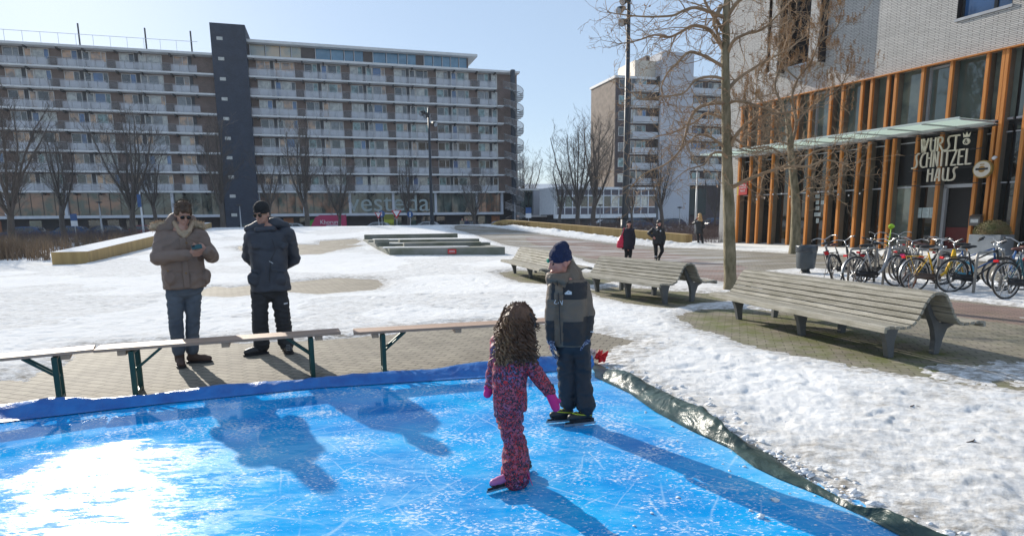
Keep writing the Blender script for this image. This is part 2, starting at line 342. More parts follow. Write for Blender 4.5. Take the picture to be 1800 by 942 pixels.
# thin line of snow at the foot of the restaurant
S=np.maximum(S,np.minimum(.25,sdist(X,Y,PX([(1240,429),(1300,432),(1600,446),(1800,453),(2100,468),(2100,478),(1800,463),(1600,453),(1300,437),(1235,433)]))))
S=np.minimum(S,-sdist(X,Y,[tuple(q) for q in bout]+[tuple(q) for q in tout[1:]]+[tuple(tout[-1]+dl*6),tuple(far0)])+.02)
S=np.where(Y>52,np.minimum(S,1),S)
dcam=np.hypot(X,Y)
nz=fbm(X,Y,.9,1,5,.55); n2=fbm(X,Y,6,2,4,.6)
lump=fbm(X,Y,2.2,5,4,.6)
ed=np.clip(S,-1.,1.)
Zs=hillv(X,Y)+np.clip(ed*.12,-.10,.036)+nz*.020+n2*.013*np.clip(1.2-dcam/30,.3,1)+fbm(X,Y,17,12,3,.6)*.010*np.clip(1.15-dcam/14,0,1)
near=np.clip((9-Y)/6,0,1)*(X>.5); Zs+=near*(np.maximum(lump,0)*.05)
fp=np.zeros(X.shape); rf=np.random.RandomState(5)
for _ in range(1500):
    d_=rf.uniform(5,34); an_=rf.uniform(-.75,.75); fx_,fy_=math.sin(an_)*d_,math.cos(an_)*d_; th_=rf.uniform(0,PI); i0=int(np.searchsorted((Y[:,500]+1)/np.cos(0.) if False else np.hypot(X[:,0],Y[:,0]+1),math.hypot(fx_,fy_+1))); sl_=slice(max(i0-14,0),i0+14); j0=int((math.atan2(fx_,fy_+1)+R_(52))/R_(104)*999); sj=slice(max(j0-26,0),j0+26)
    dx_=X[sl_,sj]-fx_;dy_=Y[sl_,sj]-fy_; a_=dx_*math.cos(th_)+dy_*math.sin(th_); b_=-dx_*math.sin(th_)+dy_*math.cos(th_); fp[sl_,sj]+=np.exp(-(a_/.14)**4-(b_/.055)**4)
Zs-=np.minimum(fp,1)*.016*(S>.35)
# ploughed ridge by the right ramp wall, thicker
rd=np.clip(1-np.abs(sdist(X,Y,PX([(905,400),(1000,411),(1100,424),(1230,434),(1229,430),(1100,418),(1000,405),(905,396)])))/.9,0,1); Zs+=rd*(.12+.18*np.maximum(lump,0))*(S>0)
# ditches beyond the ramps are lower
thin=np.clip(1-S*1.8,0,1)+np.clip(.25-np.abs(S-.6),0,.2)
thin=np.clip(thin+ .35*(fbm(X,Y,.35,9,3)>.12),0,1)
# scraped tracks
o=gridmesh('snow',X,Y,Zs,mt['snow'],mask=(S>-.7),attrs=dict(thin=thin)); tag(o,'trodden snow covering the square')
# ================================================================ RINK
def ice_mat():
    m,t,b=M_('blue_ice'); L=t.links.new; v=coords(t)
    n=N(t,'TexNoise',Scale=.9,Detail=6.,Roughness=.6); L(v,n.inputs['Vector'])
    base=ramp(t,n.outputs[0],[(.3,(.002,.18,.56)),(.5,(.003,.31,.72)),(.7,(.012,.47,.84))])
    # frosty film, streaked
    vs_=coords(t,(1,3.2,1),(0,0,R_(-22))); f=N(t,'TexNoise',Scale=2.6,Detail=14.,Roughness=.84); L(vs_,f.inputs['Vector'])
    at=N(t,'Attribute',attribute_name='frost'); ma=N(t,'Math',operation='MULTIPLY_ADD'); L(at.outputs['Fac'],ma.inputs[0]); ma.inputs[1].default_value=.32; L(f.outputs[0],ma.inputs[2])
    fr=ramp(t,ma.outputs[0],[(.54,0),(.64,.20),(.74,.45),(.88,.75)])
    m1=N(t,'MixRGB'); L(fr.outputs[0],m1.inputs[0]); L(base.outputs[0],m1.inputs[1]); m1.inputs[2].default_value=(.30,.58,.80,1)
    # chips
    c=N(t,'TexNoise',Scale=34.,Detail=4.,Roughness=.7); vc=coords(t,(1,1.9,1),(0,0,.4)); L(vc,c.inputs['Vector']); c2=N(t,'TexNoise',Scale=3.1,Detail=4.); L(v,c2.inputs['Vector']); cm=N(t,'Math',operation='MULTIPLY_ADD'); L(c2.outputs[0],cm.inputs[0]); cm.inputs[1].default_value=.45; L(c.outputs[0],cm.inputs[2])
    cr=ramp(t,cm.outputs[0],[(.80,0),(.86,.8)]); m2=N(t,'MixRGB'); L(cr.outputs[0],m2.inputs[0]); L(m1.outputs[0],m2.inputs[1]); m2.inputs[2].default_value=(.75,.82,.88,1)
    # scratches from blades: thin lines
    prev=m2.outputs[0]
    for k,(ang,scl,wv) in enumerate(((.35,.42,.010),(1.2,.5,.009),(-.6,.36,.009),(2.2,.5,.008),(.8,.3,.008),(-1.1,.45,.008))):
        vv=coords(t,(1,1,1),(0,0,ang)); nn=N(t,'TexNoise',Scale=.5,Detail=2.); L(vv,nn.inputs['Vector']); 
        sx=t.nodes.new('ShaderNodeSeparateXYZ'); L(vv,sx.inputs[0]); a1=N(t,'Math',operation='MULTIPLY_ADD'); L(nn.outputs[0],a1.inputs[0]); a1.inputs[1].default_value=1.1; L(sx.outputs[1],a1.inputs[2])
        a2=N(t,'Math',operation='PINGPONG'); L(a1.outputs[0],a2.inputs[0]); a2.inputs[1].default_value=scl*.5
        l=ramp(t,a2.outputs[0],[(0,.8),(wv,0)]); g2=N(t,'TexNoise',Scale=2.4,Detail=3.); L(vv,g2.inputs['Vector']); gr=ramp(t,g2.outputs[0],[(.48,0),(.62,.48)]); mu=N(t,'Math',operation='MULTIPLY'); L(l.outputs[0],mu.inputs[0]); L(gr.outputs[0],mu.inputs[1])
        mm=N(t,'MixRGB'); L(mu.outputs[0],mm.inputs[0]); L(prev,mm.inputs[1]); mm.inputs[2].default_value=(.6,.75,.85,1); prev=mm.outputs[0]
    L(prev,b.inputs['Base Color'])
    wet=N(t,'Attribute',attribute_name='wet'); 
    rr=ramp(t,ma.outputs[0],[(.46,.08),(.64,.14),(.74,.8)]); mr=N(t,'MixRGB'); L(wet.outputs['Fac'],mr.inputs[0]); L(rr.outputs[0],mr.inputs[1]); mr.inputs[2].default_value=(.045,.045,.045,1); L(mr.outputs[0],b.inputs['Roughness'])
    nb=N(t,'TexNoise',Scale=16.,Detail=8.,Roughness=.7); L(vs_,nb.inputs['Vector']); sb=N(t,'Math',operation='MULTIPLY_ADD'); L(wet.outputs['Fac'],sb.inputs[0]); sb.inputs[1].default_value=-.13; sb.inputs[2].default_value=.17
    bp=N(t,'Bump',Distance=.0032); L(sb.outputs[0],bp.inputs['Strength']); L(nb.outputs[0],bp.inputs['Height']); L(bp.outputs[0],b.inputs['Normal'])
    b.inputs['Specular IOR Level'].default_value=.16; b.inputs['IOR'].default_value=1.31
    
    return m
mt['ice']=ice_mat()
xs=np.linspace(-8,3.5,300); ys=np.linspace(-4,7.4,300); X,Y=np.meshgrid(xs,ys)
d=sdist(X,Y,rink)
edge_d=np.full(X.shape,1e9)
for i in range(len(bin_)-1):
    a=bin_[i];b=bin_[i+1];ab=b-a;tt=np.clip(((X-a[0])*ab[0]+(Y-a[1])*ab[1])/(ab@ab),0,1); edge_d=np.minimum(edge_d,np.hypot(X-a[0]-tt*ab[0],Y-a[1]-tt*ab[1]))
wn=fbm(X,Y,1.2,21,4)
wet=np.clip((1.25-edge_d+wn*.9)/.5,0,1)*np.clip((1.2-X)/1.,0,1)
frost=np.clip(.42-X*.05+fbm(X,Y,.5,22,3)*.8,0,.9)*(1-wet*.8)+np.clip((.45-np.abs(d))/.45,0,1)*.5*(X>0)
gridmesh('ice',X,Y,np.full(X.shape,.022)+fbm(X,Y,.8,3,2)*.004,mt['ice'],mask=(d>-.12),attrs=dict(wet=wet,frost=frost))
bpy.data.objects['ice']['label']='scratched blue ice of the small temporary skating rink'
# tarpaulin borders
def tarp_mat(name,c1,c2,rough,bs=9,st=.7):
    m,t,b=M_(name); L=t.links.new; v=coords(t,(1,1,1)); n=N(t,'TexNoise',Scale=6.,Detail=6.,Roughness=.6); L(v,n.inputs['Vector']); r=ramp(t,n.outputs[0],[(.35,c1),(.68,c2)]); L(r.outputs[0],b.inputs['Base Color'])
    b.inputs['Roughness'].default_value=rough; n2=N(t,'TexNoise',Scale=bs,Detail=7.,Roughness=.55,Distortion=1.2); L(v,n2.inputs['Vector']); bp=N(t,'Bump',Strength=st,Distance=.05); L(n2.outputs[0],bp.inputs['Height']); L(bp.outputs[0],b.inputs['Normal']); return m
mt['tarp_blue']=tarp_mat('blue_tarpaulin',(.008,.11,.40),(.015,.19,.55),.36,7,.35)
mt['tarp_green']=tarp_mat('green_tarpaulin',(.014,.036,.032),(.05,.085,.07),.33,5,.6)
def resample(P,n):
    P=[np.array(p[:2]) for p in P]; L=[0]
    for a,b in zip(P,P[1:]): L.append(L[-1]+np.linalg.norm(b-a))
    L=np.array(L); s=np.linspace(0,L[-1],n); P=np.array(P); return np.stack([np.interp(s,L,P[:,0]),np.interp(s,L,P[:,1])],-1)
def tarp(name,inn,out,prof,mat,label,seed,amp=.012,n=260,k=22,extra=.35):
    I=resample(inn,n);O=resample(out,n); V=np.zeros((k,n,3))
    for j in range(k):
        t=j/(k-1); q=I+(O-I)*(t*(1+extra)); s_=np.linspace(0,1,n)
        V[j,:,0]=q[:,0];V[j,:,1]=q[:,1];V[j,:,2]=prof(t,s_)
    wob=fbm(V[...,0]*1.,V[...,1]*1.,2.6,seed,5,.6)*amp*2.6+fbm(V[...,0],V[...,1],1.2,seed+1,2)*amp*1.5
    w_=np.sin(np.linspace(0,PI,k))[:,None]; V[...,2]+=wob*w_; V[...,2]=np.maximum(V[...,2],.03+.02*w_); V[...,0]+=fbm(V[...,0],V[...,1],5,seed+3,3)*amp*2.5*w_; V[...,1]+=fbm(V[...,0],V[...,1],5,seed+4,3)*amp*2.5*w_
    o=gridmesh(name,V[...,0],V[...,1],V[...,2],mat,kind='thing'); tag(o,label,'tarpaulin'); return o
def prof_b(t,s): 
    h=.10+.016*np.sin(s*9)+.01*np.sin(s*31+1)
    return .015+ (h*math.sin(min(t/.68,1)*PI/2)**1.1 if t<.68 else h*(1-((t-.68)/.32)**2*.97)) 
tarp('blue_tarpaulin',bin_,bout,prof_b,mt['tarp_blue'],'blue tarpaulin rolled into a low rim along the back edge of the ice',31,.014,extra=.45)
def prof_g(t,s):
    h=np.where(s<.45,.125,.085)*(1-.3*np.exp(-((s-.45)/.02)**2)*1.0)*(.8+.2*np.sin(s*23))
    h=h*np.clip(s*6+.25,0,1)
    return .012+ (h*math.sin(min(t/.6,1)*PI/2) if t<.6 else h*(1-((t-.6)/.4)**1.6))
to2=[q for q in tout]; tarp('green_tarpaulin',tin+[tin[-1]+dl*2.],to2+[tout[-1]+dl*2],prof_g,mt['tarp_green'],'crumpled dark green tarpaulin edge along the right side of the ice',41,.018,n=420,k=26,extra=.25)
# snow chunks along the green tarpaulin
ch=MB(); 
for i in range(520):
    s_=random.random()**.8; I=resample(tin,100)[int(s_*99)]; O=resample(tout,100)[int(s_*99)]
    if random.random()<.85: q=O+np.array([random.expovariate(11)+.02,random.uniform(-.05,.1)]); z=.02
    else: q=I-np.array([random.expovariate(5),random.expovariate(9)]); z=.02
    if random.random()<.03: q=np.array([random.uniform(-.5,1.6),random.uniform(2.4,4.2)]); 
    if sdist(np.array([q[0]]),np.array([q[1]]),rink)[0]<-1.2: continue
    r=random.choice([.004,.005,.007,.009,.013,.02])*(.95 if q[0]>I[0] else .45)
    o_=len(ch.v); ch.ell((q[0],q[1],z+r*.5),(r*random.uniform(.8,1.5),r*random.uniform(.8,1.4),r*random.uniform(.6,.9)),n=8,k=6)
    for vi in range(o_,len(ch.v)):
        x,y,zz=ch.v[vi]; dn=noise.noise(Vector((x*90,y*90,zz*90)))*r*1.1; ch.v[vi]=(x+dn,y-dn,zz+dn*.7)
o=ch.build('snow_chunks',pm('packed_snow',(.86,.87,.88),(.80,.81,.83),9,.9,.3,60,spec=0),None,True); tag(o,'loose white snow chunks beside the green tarpaulin','snow',kind='stuff')
# ================================================================ BUILDINGS
def frame_hit(u,v,P,Dn,off=0.):
    """s, z on the vertical plane through P along Dn, moved off metres outwards (towards the camera)"""
    Dn=np.array(Dn);Nn=np.array([-Dn[1],Dn[0]]); 
    if Nn@np.array(P)<0: Nn=-Nn
    P2=np.array(P)-Nn*off; d=ray(u,v); t=(P2@Nn)/(d[:2]@Nn); q=d*t; return float((q[:2]-P2)@Dn),float(q[2]+CH)
# ---- long gallery block --------------------------------------------------
TH=R_(73.17); D1=np.array([math.sin(TH),math.cos(TH)]); P1=np.array([0,108.87]); RZ1=math.atan2(D1[1],D1[0])
B1=empty('apartment_building',(P1[0],P1[1],0),RZ1,'long brown brick gallery apartment block with a dark stair tower across the street','building')
rnd=random.Random(3)
SL,SR=-86.,1.35; Z0,ST,NF=6.3,2.8,7
m=MB(); m.box(SL,SR,0,11,6.1,25.6); m.build('wall',mt['wall_brick'],B1)
# ground storeys: dark recessed base and wide glazed storey in a pale frame
m=MB(); m.box(SL,SR,1.4,10.9,0,6.3); m.build('base_wall',pm('base_brick',(.05,.04,.04),(.03,.03,.035),.3,.8),B1)
slabm=pm('slab_paint',(.70,.70,.69),(.62,.62,.61),1,.7); railm=pm('rail_paint',(.33,.33,.34),(.28,.28,.29),1,.6); dk=mt['dark_metal']
panel=pm('railing_panel',(.60,.61,.65),(.54,.55,.59),.8,.35); panel.node_tree.nodes['Principled BSDF'].inputs['Alpha'].default_value=.42; panel_b=pm('railing_panel_smoked',(.16,.15,.15),(.12,.11,.115),1,.3); panel_b.node_tree.nodes['Principled BSDF'].inputs['Alpha'].default_value=.55
bays=[-86.2+6.8*k+.0 for k in range(-0,13)]
# brick pier left edges (measured): s=-66.1,-59.1,-52.2 | -34.2,-27.3,-20.6,-13.8,-6.9
piers=[-79.9,-73.0,-66.1,-59.1,-52.2]+[-41.0,-34.2,-27.4,-20.6,-13.8,-6.9]
def many(name,m,mat,par,limit=100,per=8):
    # one object per box; past the limit the rest share one
    nb=len(m.v)//8; k=6
    for i in range(min(nb,limit)):
        q=MB(); q.add(m.v[i*8:i*8+8],[tuple(j-i*8 for j in f) for f in m.f[i*6:i*6+6]]); q.m=m.m[i*6:i*6+6]; q.build(name,mat,par)
    if nb>limit:
        q=MB(); i=limit; q.add(m.v[i*8:],[tuple(j-i*8 for j in f) for f in m.f[i*6:]]); q.m=m.m[i*6:]; q.build(name,mat,par)['kind']='stuff'
m=MB()
for k in range(NF+1):
    z=Z0+ST*k
    if k==NF: m.box(SL,SR+.1,-1.5,11.2,z-.32,z+.0)
    else: m.box(SL,-2.6,-1.35,0,z-.24,z)
m.build('gallery_slab',slabm,B1,bevel=.01)
m=MB()
for k in range(NF+1):
    z=Z0+ST*k-.24
    for p in piers:
        for dx in (1.0,4.1):
            if p+dx<-2.6: m.box(p+dx,p+dx+.18,-1.2,-.004,z-.32,z-.004)
many('slab_bracket',m,dk,B1)
# railings per floor, one part per bay
for k in range(NF):
    z=Z0+ST*k
    for p in piers:
        a=p; b=min(p+6.8,-2.6) if p!=-52.2 else -47.6
        if p==-41.0: a=-42.0
        m=MB(); m.box(a+.02,b-.02,-1.33,-1.28,z+1.06,z+1.1,1)
        x=a
        nn=int((b-a)/1.13); wd=(b-a)/nn
        for i in range(nn):
            dark=(i==0)
            m.box(a+i*wd+.05,a+(i+1)*wd-.05,-1.31,-1.29,z+.06,z+.96,2 if dark else 0)
            m.box(a+i*wd-.02,a+i*wd+.02,-1.33,-1.28,z+.004,z+1.06,1)
        m.build('balcony_railing',[panel,railm,panel_b],B1)
# windows and doors: white frames
wfr=pm('window_frame_white',(.66,.65,.62),(.6,.59,.57),1,.55)
gl=[mt['g_dark'],mt['g_teal'],mt['g_blue'],mt['g_curt'],mt['g_blind'],mt['g_orange_refl']]
def win(s0,s1,z0,z1,split,par,name='window',y=-.0,fr=.07,doorpanel=False):
    m=MB(); e=.006
    # frame ring + mullion, glass panes behind
    m.box(s0,s1,y-.09,y-e,z0,z0+fr);m.box(s0,s1,y-.09,y-e,z1-fr,z1)
    m.box(s0,s0+fr,y-.09,y-e,z0+fr,z1-fr);m.box(s1-fr,s1,y-.09,y-e,z0+fr,z1-fr)
    xs=[s0+fr]+[s0+(s1-s0)*q for q in split]+[s1-fr]
    for q in xs[1:-1]: m.box(q-fr*.6,q+fr*.6,y-.09,y-e,z0+fr,z1-fr)
    rr=rnd.random()
    for i in range(len(xs)-1):
        orr=.42 if (par is B1 and s0<-33) else .05; gi=rnd.choices([1,2,3,4,5,6],[.24,.24 if orr<.1 else .06,.10,.18,.14,orr])[0]
        tl=rnd.uniform(-.012,.012)
        m.add([(xs[i],y-.045+tl,z0+fr),(xs[i+1],y-.045-tl,z0+fr),(xs[i+1],y-.045-tl,z1-fr),(xs[i],y-.045+tl,z1-fr)],[(0,1,2,3)],gi)
    return m
jobs=[]
for k in range(NF):
    z=Z0+ST*k+.03
    for p in piers:
        end=-47.6 if p==-52.2 else p+6.8
        def addw(a,b,z0,z1,sp,nm):
            if b<=end+.01 and b<-.5 and not(p==-6.9 and a>p+4.6): jobs.append((a,b,z0,z1,sp,nm))
        addw(p+1.35,p+3.25,z+.95,z+2.35,(.62,),'window')      # over white panel
        addw(p+3.75,p+4.75,z+.0,z+2.35,(),'door')
        addw(p+4.80,p+6.75,z+.95,z+2.35,(.68,),'window')
jobs.sort(key=lambda j:-j[0]*0+abs(j[0]+70)*0 - 0)   # nearest first = most negative s
nwin=0; rest=MB()
jobs_w=[j for j in jobs if j[5]=='window']; jobs_w.sort(key=lambda j:j[0])
for j in jobs_w:
    mm=win(*j[:4],j[4],B1)
    if nwin<100: mm.build('window',[wfr]+gl,B1); nwin+=1
    else:
        rest.add(mm.v,mm.f); rest.m=rest.m[:-len(mm.f)]+mm.m
o=rest.build('window',[wfr]+gl,B1); o['kind']='stuff'
for j in [j for j in jobs if j[5]=='door']:
    mm=win(j[0],j[1],j[2],j[3],(),B1,fr=.16); mm.box(j[0]+.16,j[1]-.16,-.08,-.05,j[2]+.95,j[2]+1.05); mm.build('door',[wfr]+gl,B1)
# white spandrel panels under windows + dark party strips
m=MB();d2=MB()
spm=pm('spandrel_panel',(.68,.69,.70),(.6,.61,.62),.6,.6)
for j in jobs_w: m.box(j[0],j[1],-.075,-.004,j[2]-.95,j[2]-.004)
for k in range(NF):
    z=Z0+ST*k
    for p in piers:
        if p+3.75<-.5: d2.box(p+3.28,p+3.7,-.3 if p>-3 else -.12,-.004,z+.01,z+2.5)
many('spandrel_panel',m,spm,B1); many('party_panel',d2,pm('party_panel',(.045,.05,.06),(.03,.035,.045),1,.5),B1)
# glazed first storey
fm=pm('storey_frame',(.55,.57,.61),(.48,.5,.54),1,.5)
m=MB(); m.box(SL,-46.0,-.55,.3,6.05,6.36);m.box(SL,-46.0,-.55,.3,2.45,2.85); m.box(-40.9,-1.45,-.55,.3,6.05,6.36);m.box(-40.9,-1.45,-.55,.3,2.45,2.85)
for s in (-86,-73.8,-66.6,-52.9,-46.35,-40.9,-34.3,-27.3,-20.4,-13.4,-6.3,-1.85): m.box(s,s+.38,-.53,.28,2.854,6.046)
m.build('storey_frame',fm,B1)
sg=[glass('shop_glass',(.09,.13,.12),c2=(.015,.025,.025),s=.35,bump=.05,cw=.4),glass('shop_glass_warm',(.28,.13,.08),c2=(.02,.05,.05),s=.5,bump=.05,cw=.3)]  # warm copy has orange reflections painted into its tint
edges=[-86,-79.9,-73.6,-66.4,-59.6,-52.6,-46.2,None,-40.6,-34.1,-27.1,-20.2,-13.2,-6.1,-1.7]
for a,b in zip(edges,edges[1:]):
    if a is None or b is None: continue
    m=MB(); n_=5
    for i in range(n_):
        x0=a+(b-a)*i/n_; x1=a+(b-a)*(i+1)/n_; t_=rnd.uniform(-.02,.02); m.add([(x0,.05+t_,2.85),(x1,.05-t_,2.85),(x1,.05-t_,6.05),(x0,.05+t_,6.05)],[(0,1,2,3)],0); m.box(x1-.03,x1+.03,-.02,.03,2.86,6.04,1)
    m.build('shop_window',[sg[1] if rnd.random()<.22 else sg[0],dk],B1)
# lettering across the glazed storey
def text_part(body,size,mat,par,loc,rot,name='lettering',ext=.01,sx=1.,al='LEFT',label=None):
    cu=bpy.data.curves.new(name,'FONT'); cu.body=body; cu.size=size; cu.extrude=ext; cu.align_x=al; cu.resolution_u=4
    to=bpy.data.objects.new('tmp',cu); COL.objects.link(to); dg=bpy.context.evaluated_depsgraph_get(); me=bpy.data.meshes.new_from_object(to.evaluated_get(dg)); bpy.data.objects.remove(to)
    me.materials.clear(); me.materials.append(mat); o=bpy.data.objects.new(name,me); COL.objects.link(o); o.parent=par; o.location=loc; o.rotation_euler=rot; o.scale=(sx,1,1)
    if label:o['label']=label
    return o
lt=pm('glass_lettering',(.36,.42,.42),(.30,.36,.36),1,.5)
text_part('vesteda',4.2,lt,B1,(-27.5,-.08,3.15),(PI/2,0,0),sx=1.04)
# ground floor shopfront bits
m=MB()
for i in range(34):
    s=SL+2+i*2.45
    if -47<s<-40: continue
    if rnd.random()<.7: m.box(s,s+1.5,1.3,1.39,.3,2.2,rnd.choice([0,0,1,2]))
many('ground_window',m,[mt['g_dark'],mt['g_green'],pm('orange_poster',(.4,.16,.06),(.25,.1,.06),2)],B1)
# stair tower
tm=brickmat('tower_brick',(.028,.040,.068),(.040,.054,.085),(.04,.05,.07),.22,.07,.008,swap=True,blotch=.3)
sT0=frame_hit(367.6,39.7,P1,D1,1.6)[0]; sT1=frame_hit(430,44,P1,D1,1.6)[0]; m=MB(); m.box(sT0,sT1,-1.6,9,0,frame_hit(367.6,39.7,P1,D1,1.6)[1]); m.build('stair_tower',tm,B1)
m=MB()
for k in range(10): m.box(sT0+.8,sT0+1.6,-1.66,-1.603,.9+ST*k+1.6,1.35+ST*k+1.6)
many('tower_light',m,pm('tower_light',(.6,.6,.56)),B1)
# penthouse
m=MB(); m.box(-41.1,-6.9,.6,9,25.92,27.95,0); m.build('penthouse_wall',pm('penthouse_wall',(.10,.08,.08),(.07,.06,.06),1),B1)
m=MB(); m.box(-41.1,-5.6,-.7,9.4,27.95,28.35); m.build('penthouse_roof',slabm,B1)
ph=[(-40.4,-38.4),(-38.2,-36.3),(-36.1,-34.7),(-34.5,-33.2),(-31.0,-28.9),(-28.7,-26.9),(-26.7,-25.4),(-25.2,-23.9),(-22.3,-20.4),(-20.2,-18.5),(-18.3,-17.1),(-16.9,-15.6),(-14.2,-12.9),(-12.7,-11.4),(-11.2,-10.0),(-9.8,-8.6),(-8.4,-7.2)]
pg=[glass('penthouse_glass',(.10,.24,.36),c2=(.05,.16,.26),bump=.02),glass('penthouse_glass_warm',(.55,.42,.28),c2=(.25,.3,.28),bump=.03)]
for a,b in ph: m=MB(); m.add([(a,.5,26.),(b,.5,26.),(b,.5,27.9),(a,.5,27.9)],[(0,1,2,3)],0); m.box(a-.1,a,.45,.58,26.,27.9,1); m.build('penthouse_window',[pg[1] if a<-33.9 else pg[0],fm],B1)
for s,h,wd in ((-34.8,.5,1),(-29,.45,.8),(-20,.5,.9),(-13,.55,.8),(-38,.6,1.2)): m=MB(); m.box(s,s+wd,3,4,28.35,28.35+h); m.box(s+wd*.3,s+wd*.5,3.3,3.5,28.35+h,28.65+h); m.build('roof_vent',mt['conc'],B1)
for s in (-73.2,-63.0,-54.6,-48.6): 
    m=MB(); m.box(s-.9,s+.9,1.6,2.6,25.92,26.3,1); m.tube([(s,2.,26.3),(s,2.,29.6)],.11,8,0); m.build('chimney_pipe',[dk,mt['conc']],B1)
for s in (-80,-69.5,-58.8,-51.5): m=MB(); m.box(s-1,s+1,2,3,25.92,26.25); m.build('roof_vent',mt['conc'],B1)
# roof terrace glass screen
m=MB()
for i in range(19): m.bar((SL+i*2.1,.2,25.92),(SL+i*2.1,.2,27.7),.04)
m.bar((SL,.2,27.7),(SL+38.5,.2,27.7),.05); m.build('roof_railing',pm('screen_rail',(.55,.6,.65)),B1)
# end spiral staircase
m=MB(); m.tube([(.15,-1.6,0),(.15,-1.6,26)],.42,14); m.build('stair_column',pm('stair_column',(.03,.045,.07),(.025,.035,.05),.5),B1)
stm=pm('stair_steel',(.42,.44,.46),(.33,.35,.37),1,.5); rl=pm('stair_railing',(.24,.21,.20),(.2,.18,.17),.5,.5); rl.node_tree.nodes['Principled BSDF'].inputs['Alpha'].default_value=.5
for k in range(-2,NF-1):
    zb=Z0+ST*k; zt=zb+ST
    if k<-1: zb=.8;zt=Z0-ST+.0
    tr=MB(); ra=MB(); n_=14; cx,cy=.15,-1.6; prev=None
    for i in range(n_+1):
        # descend from the gallery end (left) round the outside to the right, back to the left
        a=R_(200)+ (R_(330))*(i/n_) if False else R_(190+300*i/n_); z=zt-(zt-zb)*i/n_
        ca,sa=math.cos(a),math.sin(a); c2,s2_=math.cos(a+.33),math.sin(a+.33)
        if i<n_: tr.add([(cx+.3*ca,cy+.3*sa,z),(cx+1.75*ca,cy+1.75*sa,z),(cx+1.75*c2,cy+1.75*s2_,z),(cx+.3*c2,cy+.3*s2_,z),(cx+.3*ca,cy+.3*sa,z-.12),(cx+1.75*ca,cy+1.75*sa,z-.12),(cx+1.75*c2,cy+1.75*s2_,z-.12),(cx+.3*c2,cy+.3*s2_,z-.12)],[(0,1,2,3),(7,6,5,4),(0,4,5,1),(1,5,6,2),(2,6,7,3),(3,7,4,0)])
        q=(cx+1.77*ca,cy+1.77*sa,z)
        if prev: ra.add([prev,q,(q[0],q[1],q[2]+1.),(prev[0],prev[1],prev[2]+1.)],[(0,1,2,3)],1); ra.bar((prev[0],prev[1],prev[2]+1.02),(q[0],q[1],q[2]+1.02),.06)
        prev=q
    tr.build('stair_flight',stm,B1); ra.build('stair_railing',[railm,rl],B1)
    if k>=0:
        l=MB(); l.box(-2.6,-1.5,-1.75,-.004,Z0+ST*k-.2,Z0+ST*k); l.build('stair_landing',slabm,B1)
# awnings etc. low link building to the right
# ---- right-hand distant block -------------------------------------------
P2=np.array([18.24,110.]); B2=empty('tower_block',(P2[0],P2[1],0),RZ1,'brown and white apartment block with balconies beyond the tall floodlight pole','building')
s_=lambda u,v,o=0:frame_hit(u,v,P2,D1,o)
sA=0; sB=s_(1106,200)[0]; sC=s_(1153,200)[0]; sD=s_(1208,200)[0]; sE=s_(1300,200)[0]+6
ztop=s_(1083,133)[1]; zr=s_(1240,142)[1]; zc=s_(1180,96)[1]
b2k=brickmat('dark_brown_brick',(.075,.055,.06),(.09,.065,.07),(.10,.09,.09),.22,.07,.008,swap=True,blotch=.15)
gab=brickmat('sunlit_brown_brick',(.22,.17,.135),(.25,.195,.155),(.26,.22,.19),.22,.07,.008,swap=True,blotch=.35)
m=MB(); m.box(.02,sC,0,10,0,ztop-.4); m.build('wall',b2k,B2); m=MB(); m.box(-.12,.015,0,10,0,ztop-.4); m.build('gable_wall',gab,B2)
m=MB(); m.box(-.3,sC,-.3,10.3,ztop-.4,ztop); m.build('roof_edge',slabm,B2)
m=MB(); m.box(sC,sD,-1.6,6,0,zc); m.build('stair_core',pm('white_render',(.50,.51,.54),(.44,.45,.49),.15,.8),B2)
m=MB(); m.box(sB+1.2,sC-.02,.5,7,ztop,zc-1.2,0); m.box(sB+3.6,sC-.9,1,4,zc-1.19,zc-.2,1); m.build('roof_room',[pm('cream_render',(.62,.55,.45),(.5,.45,.38),.3),b2k],B2)
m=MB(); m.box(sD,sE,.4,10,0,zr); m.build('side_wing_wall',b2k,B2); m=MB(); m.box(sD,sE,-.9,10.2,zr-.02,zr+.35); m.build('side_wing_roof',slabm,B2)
ST2=(s_(1095,148)[1]-s_(1095,313)[1])/6; zw0=s_(1095,313)[1]
balm=pm('balcony_panel',(.52,.53,.55),(.46,.47,.5),.5,.5)
for k in range(7):
    z=zw0+ST2*k-1.1
    mm=win(.45*sB/2.6+.1,sB-.25,z+.35,z+1.85,(.6,),B2); mm.build('window',[wfr]+gl,B2)
    # balcony section
    m=MB(); m.box(sB+.25,sC-.35,-.02,.0,z,z+2.3,0); 
    mm=MB(); mm.box(sB+.15,sC-.15,-1.1,-.004,z-.12,z); mm.build('balcony_slab',slabm,B2)
    mm=MB(); mm.box(sB+.15,sC-.15,-1.12,-1.07,z+.08,z+1.0,0); mm.build('balcony_railing',balm,B2)
    for (a,b,zz,spl) in ((sB+.3,sB+1.2,.02,()),(sB+1.35,sB+3.2,.9,(.6,))): win(a,b,z+zz,z+2.2,spl,B2).build('window' if zz>.5 else 'door',[wfr]+gl,B2)
    mm=MB(); mm.box(sC-.2,sC-.05,-1.1,-.004,z+.02,z+2.5); mm.build('side_screen',dk,B2)
    mm=MB(); mm.box(sD+.05,sE,-.75,.39,z-.12,z); mm.build('balcony_slab',slabm,B2)
    mm=MB(); mm.box(sD+.05,sE,-.78,-.74,z+.08,z+1.0); mm.build('balcony_railing',balm,B2)
    x=sD+.4
    while x<sE-3:
        win(x,x+.9,z+.02,z+2.2,(),B2,y=.4).build('door',[wfr]+gl,B2); win(x+1.1,x+2.8,z+.9,z+2.2,(.6,),B2,y=.4).build('window',[wfr]+gl,B2); x+=3.9
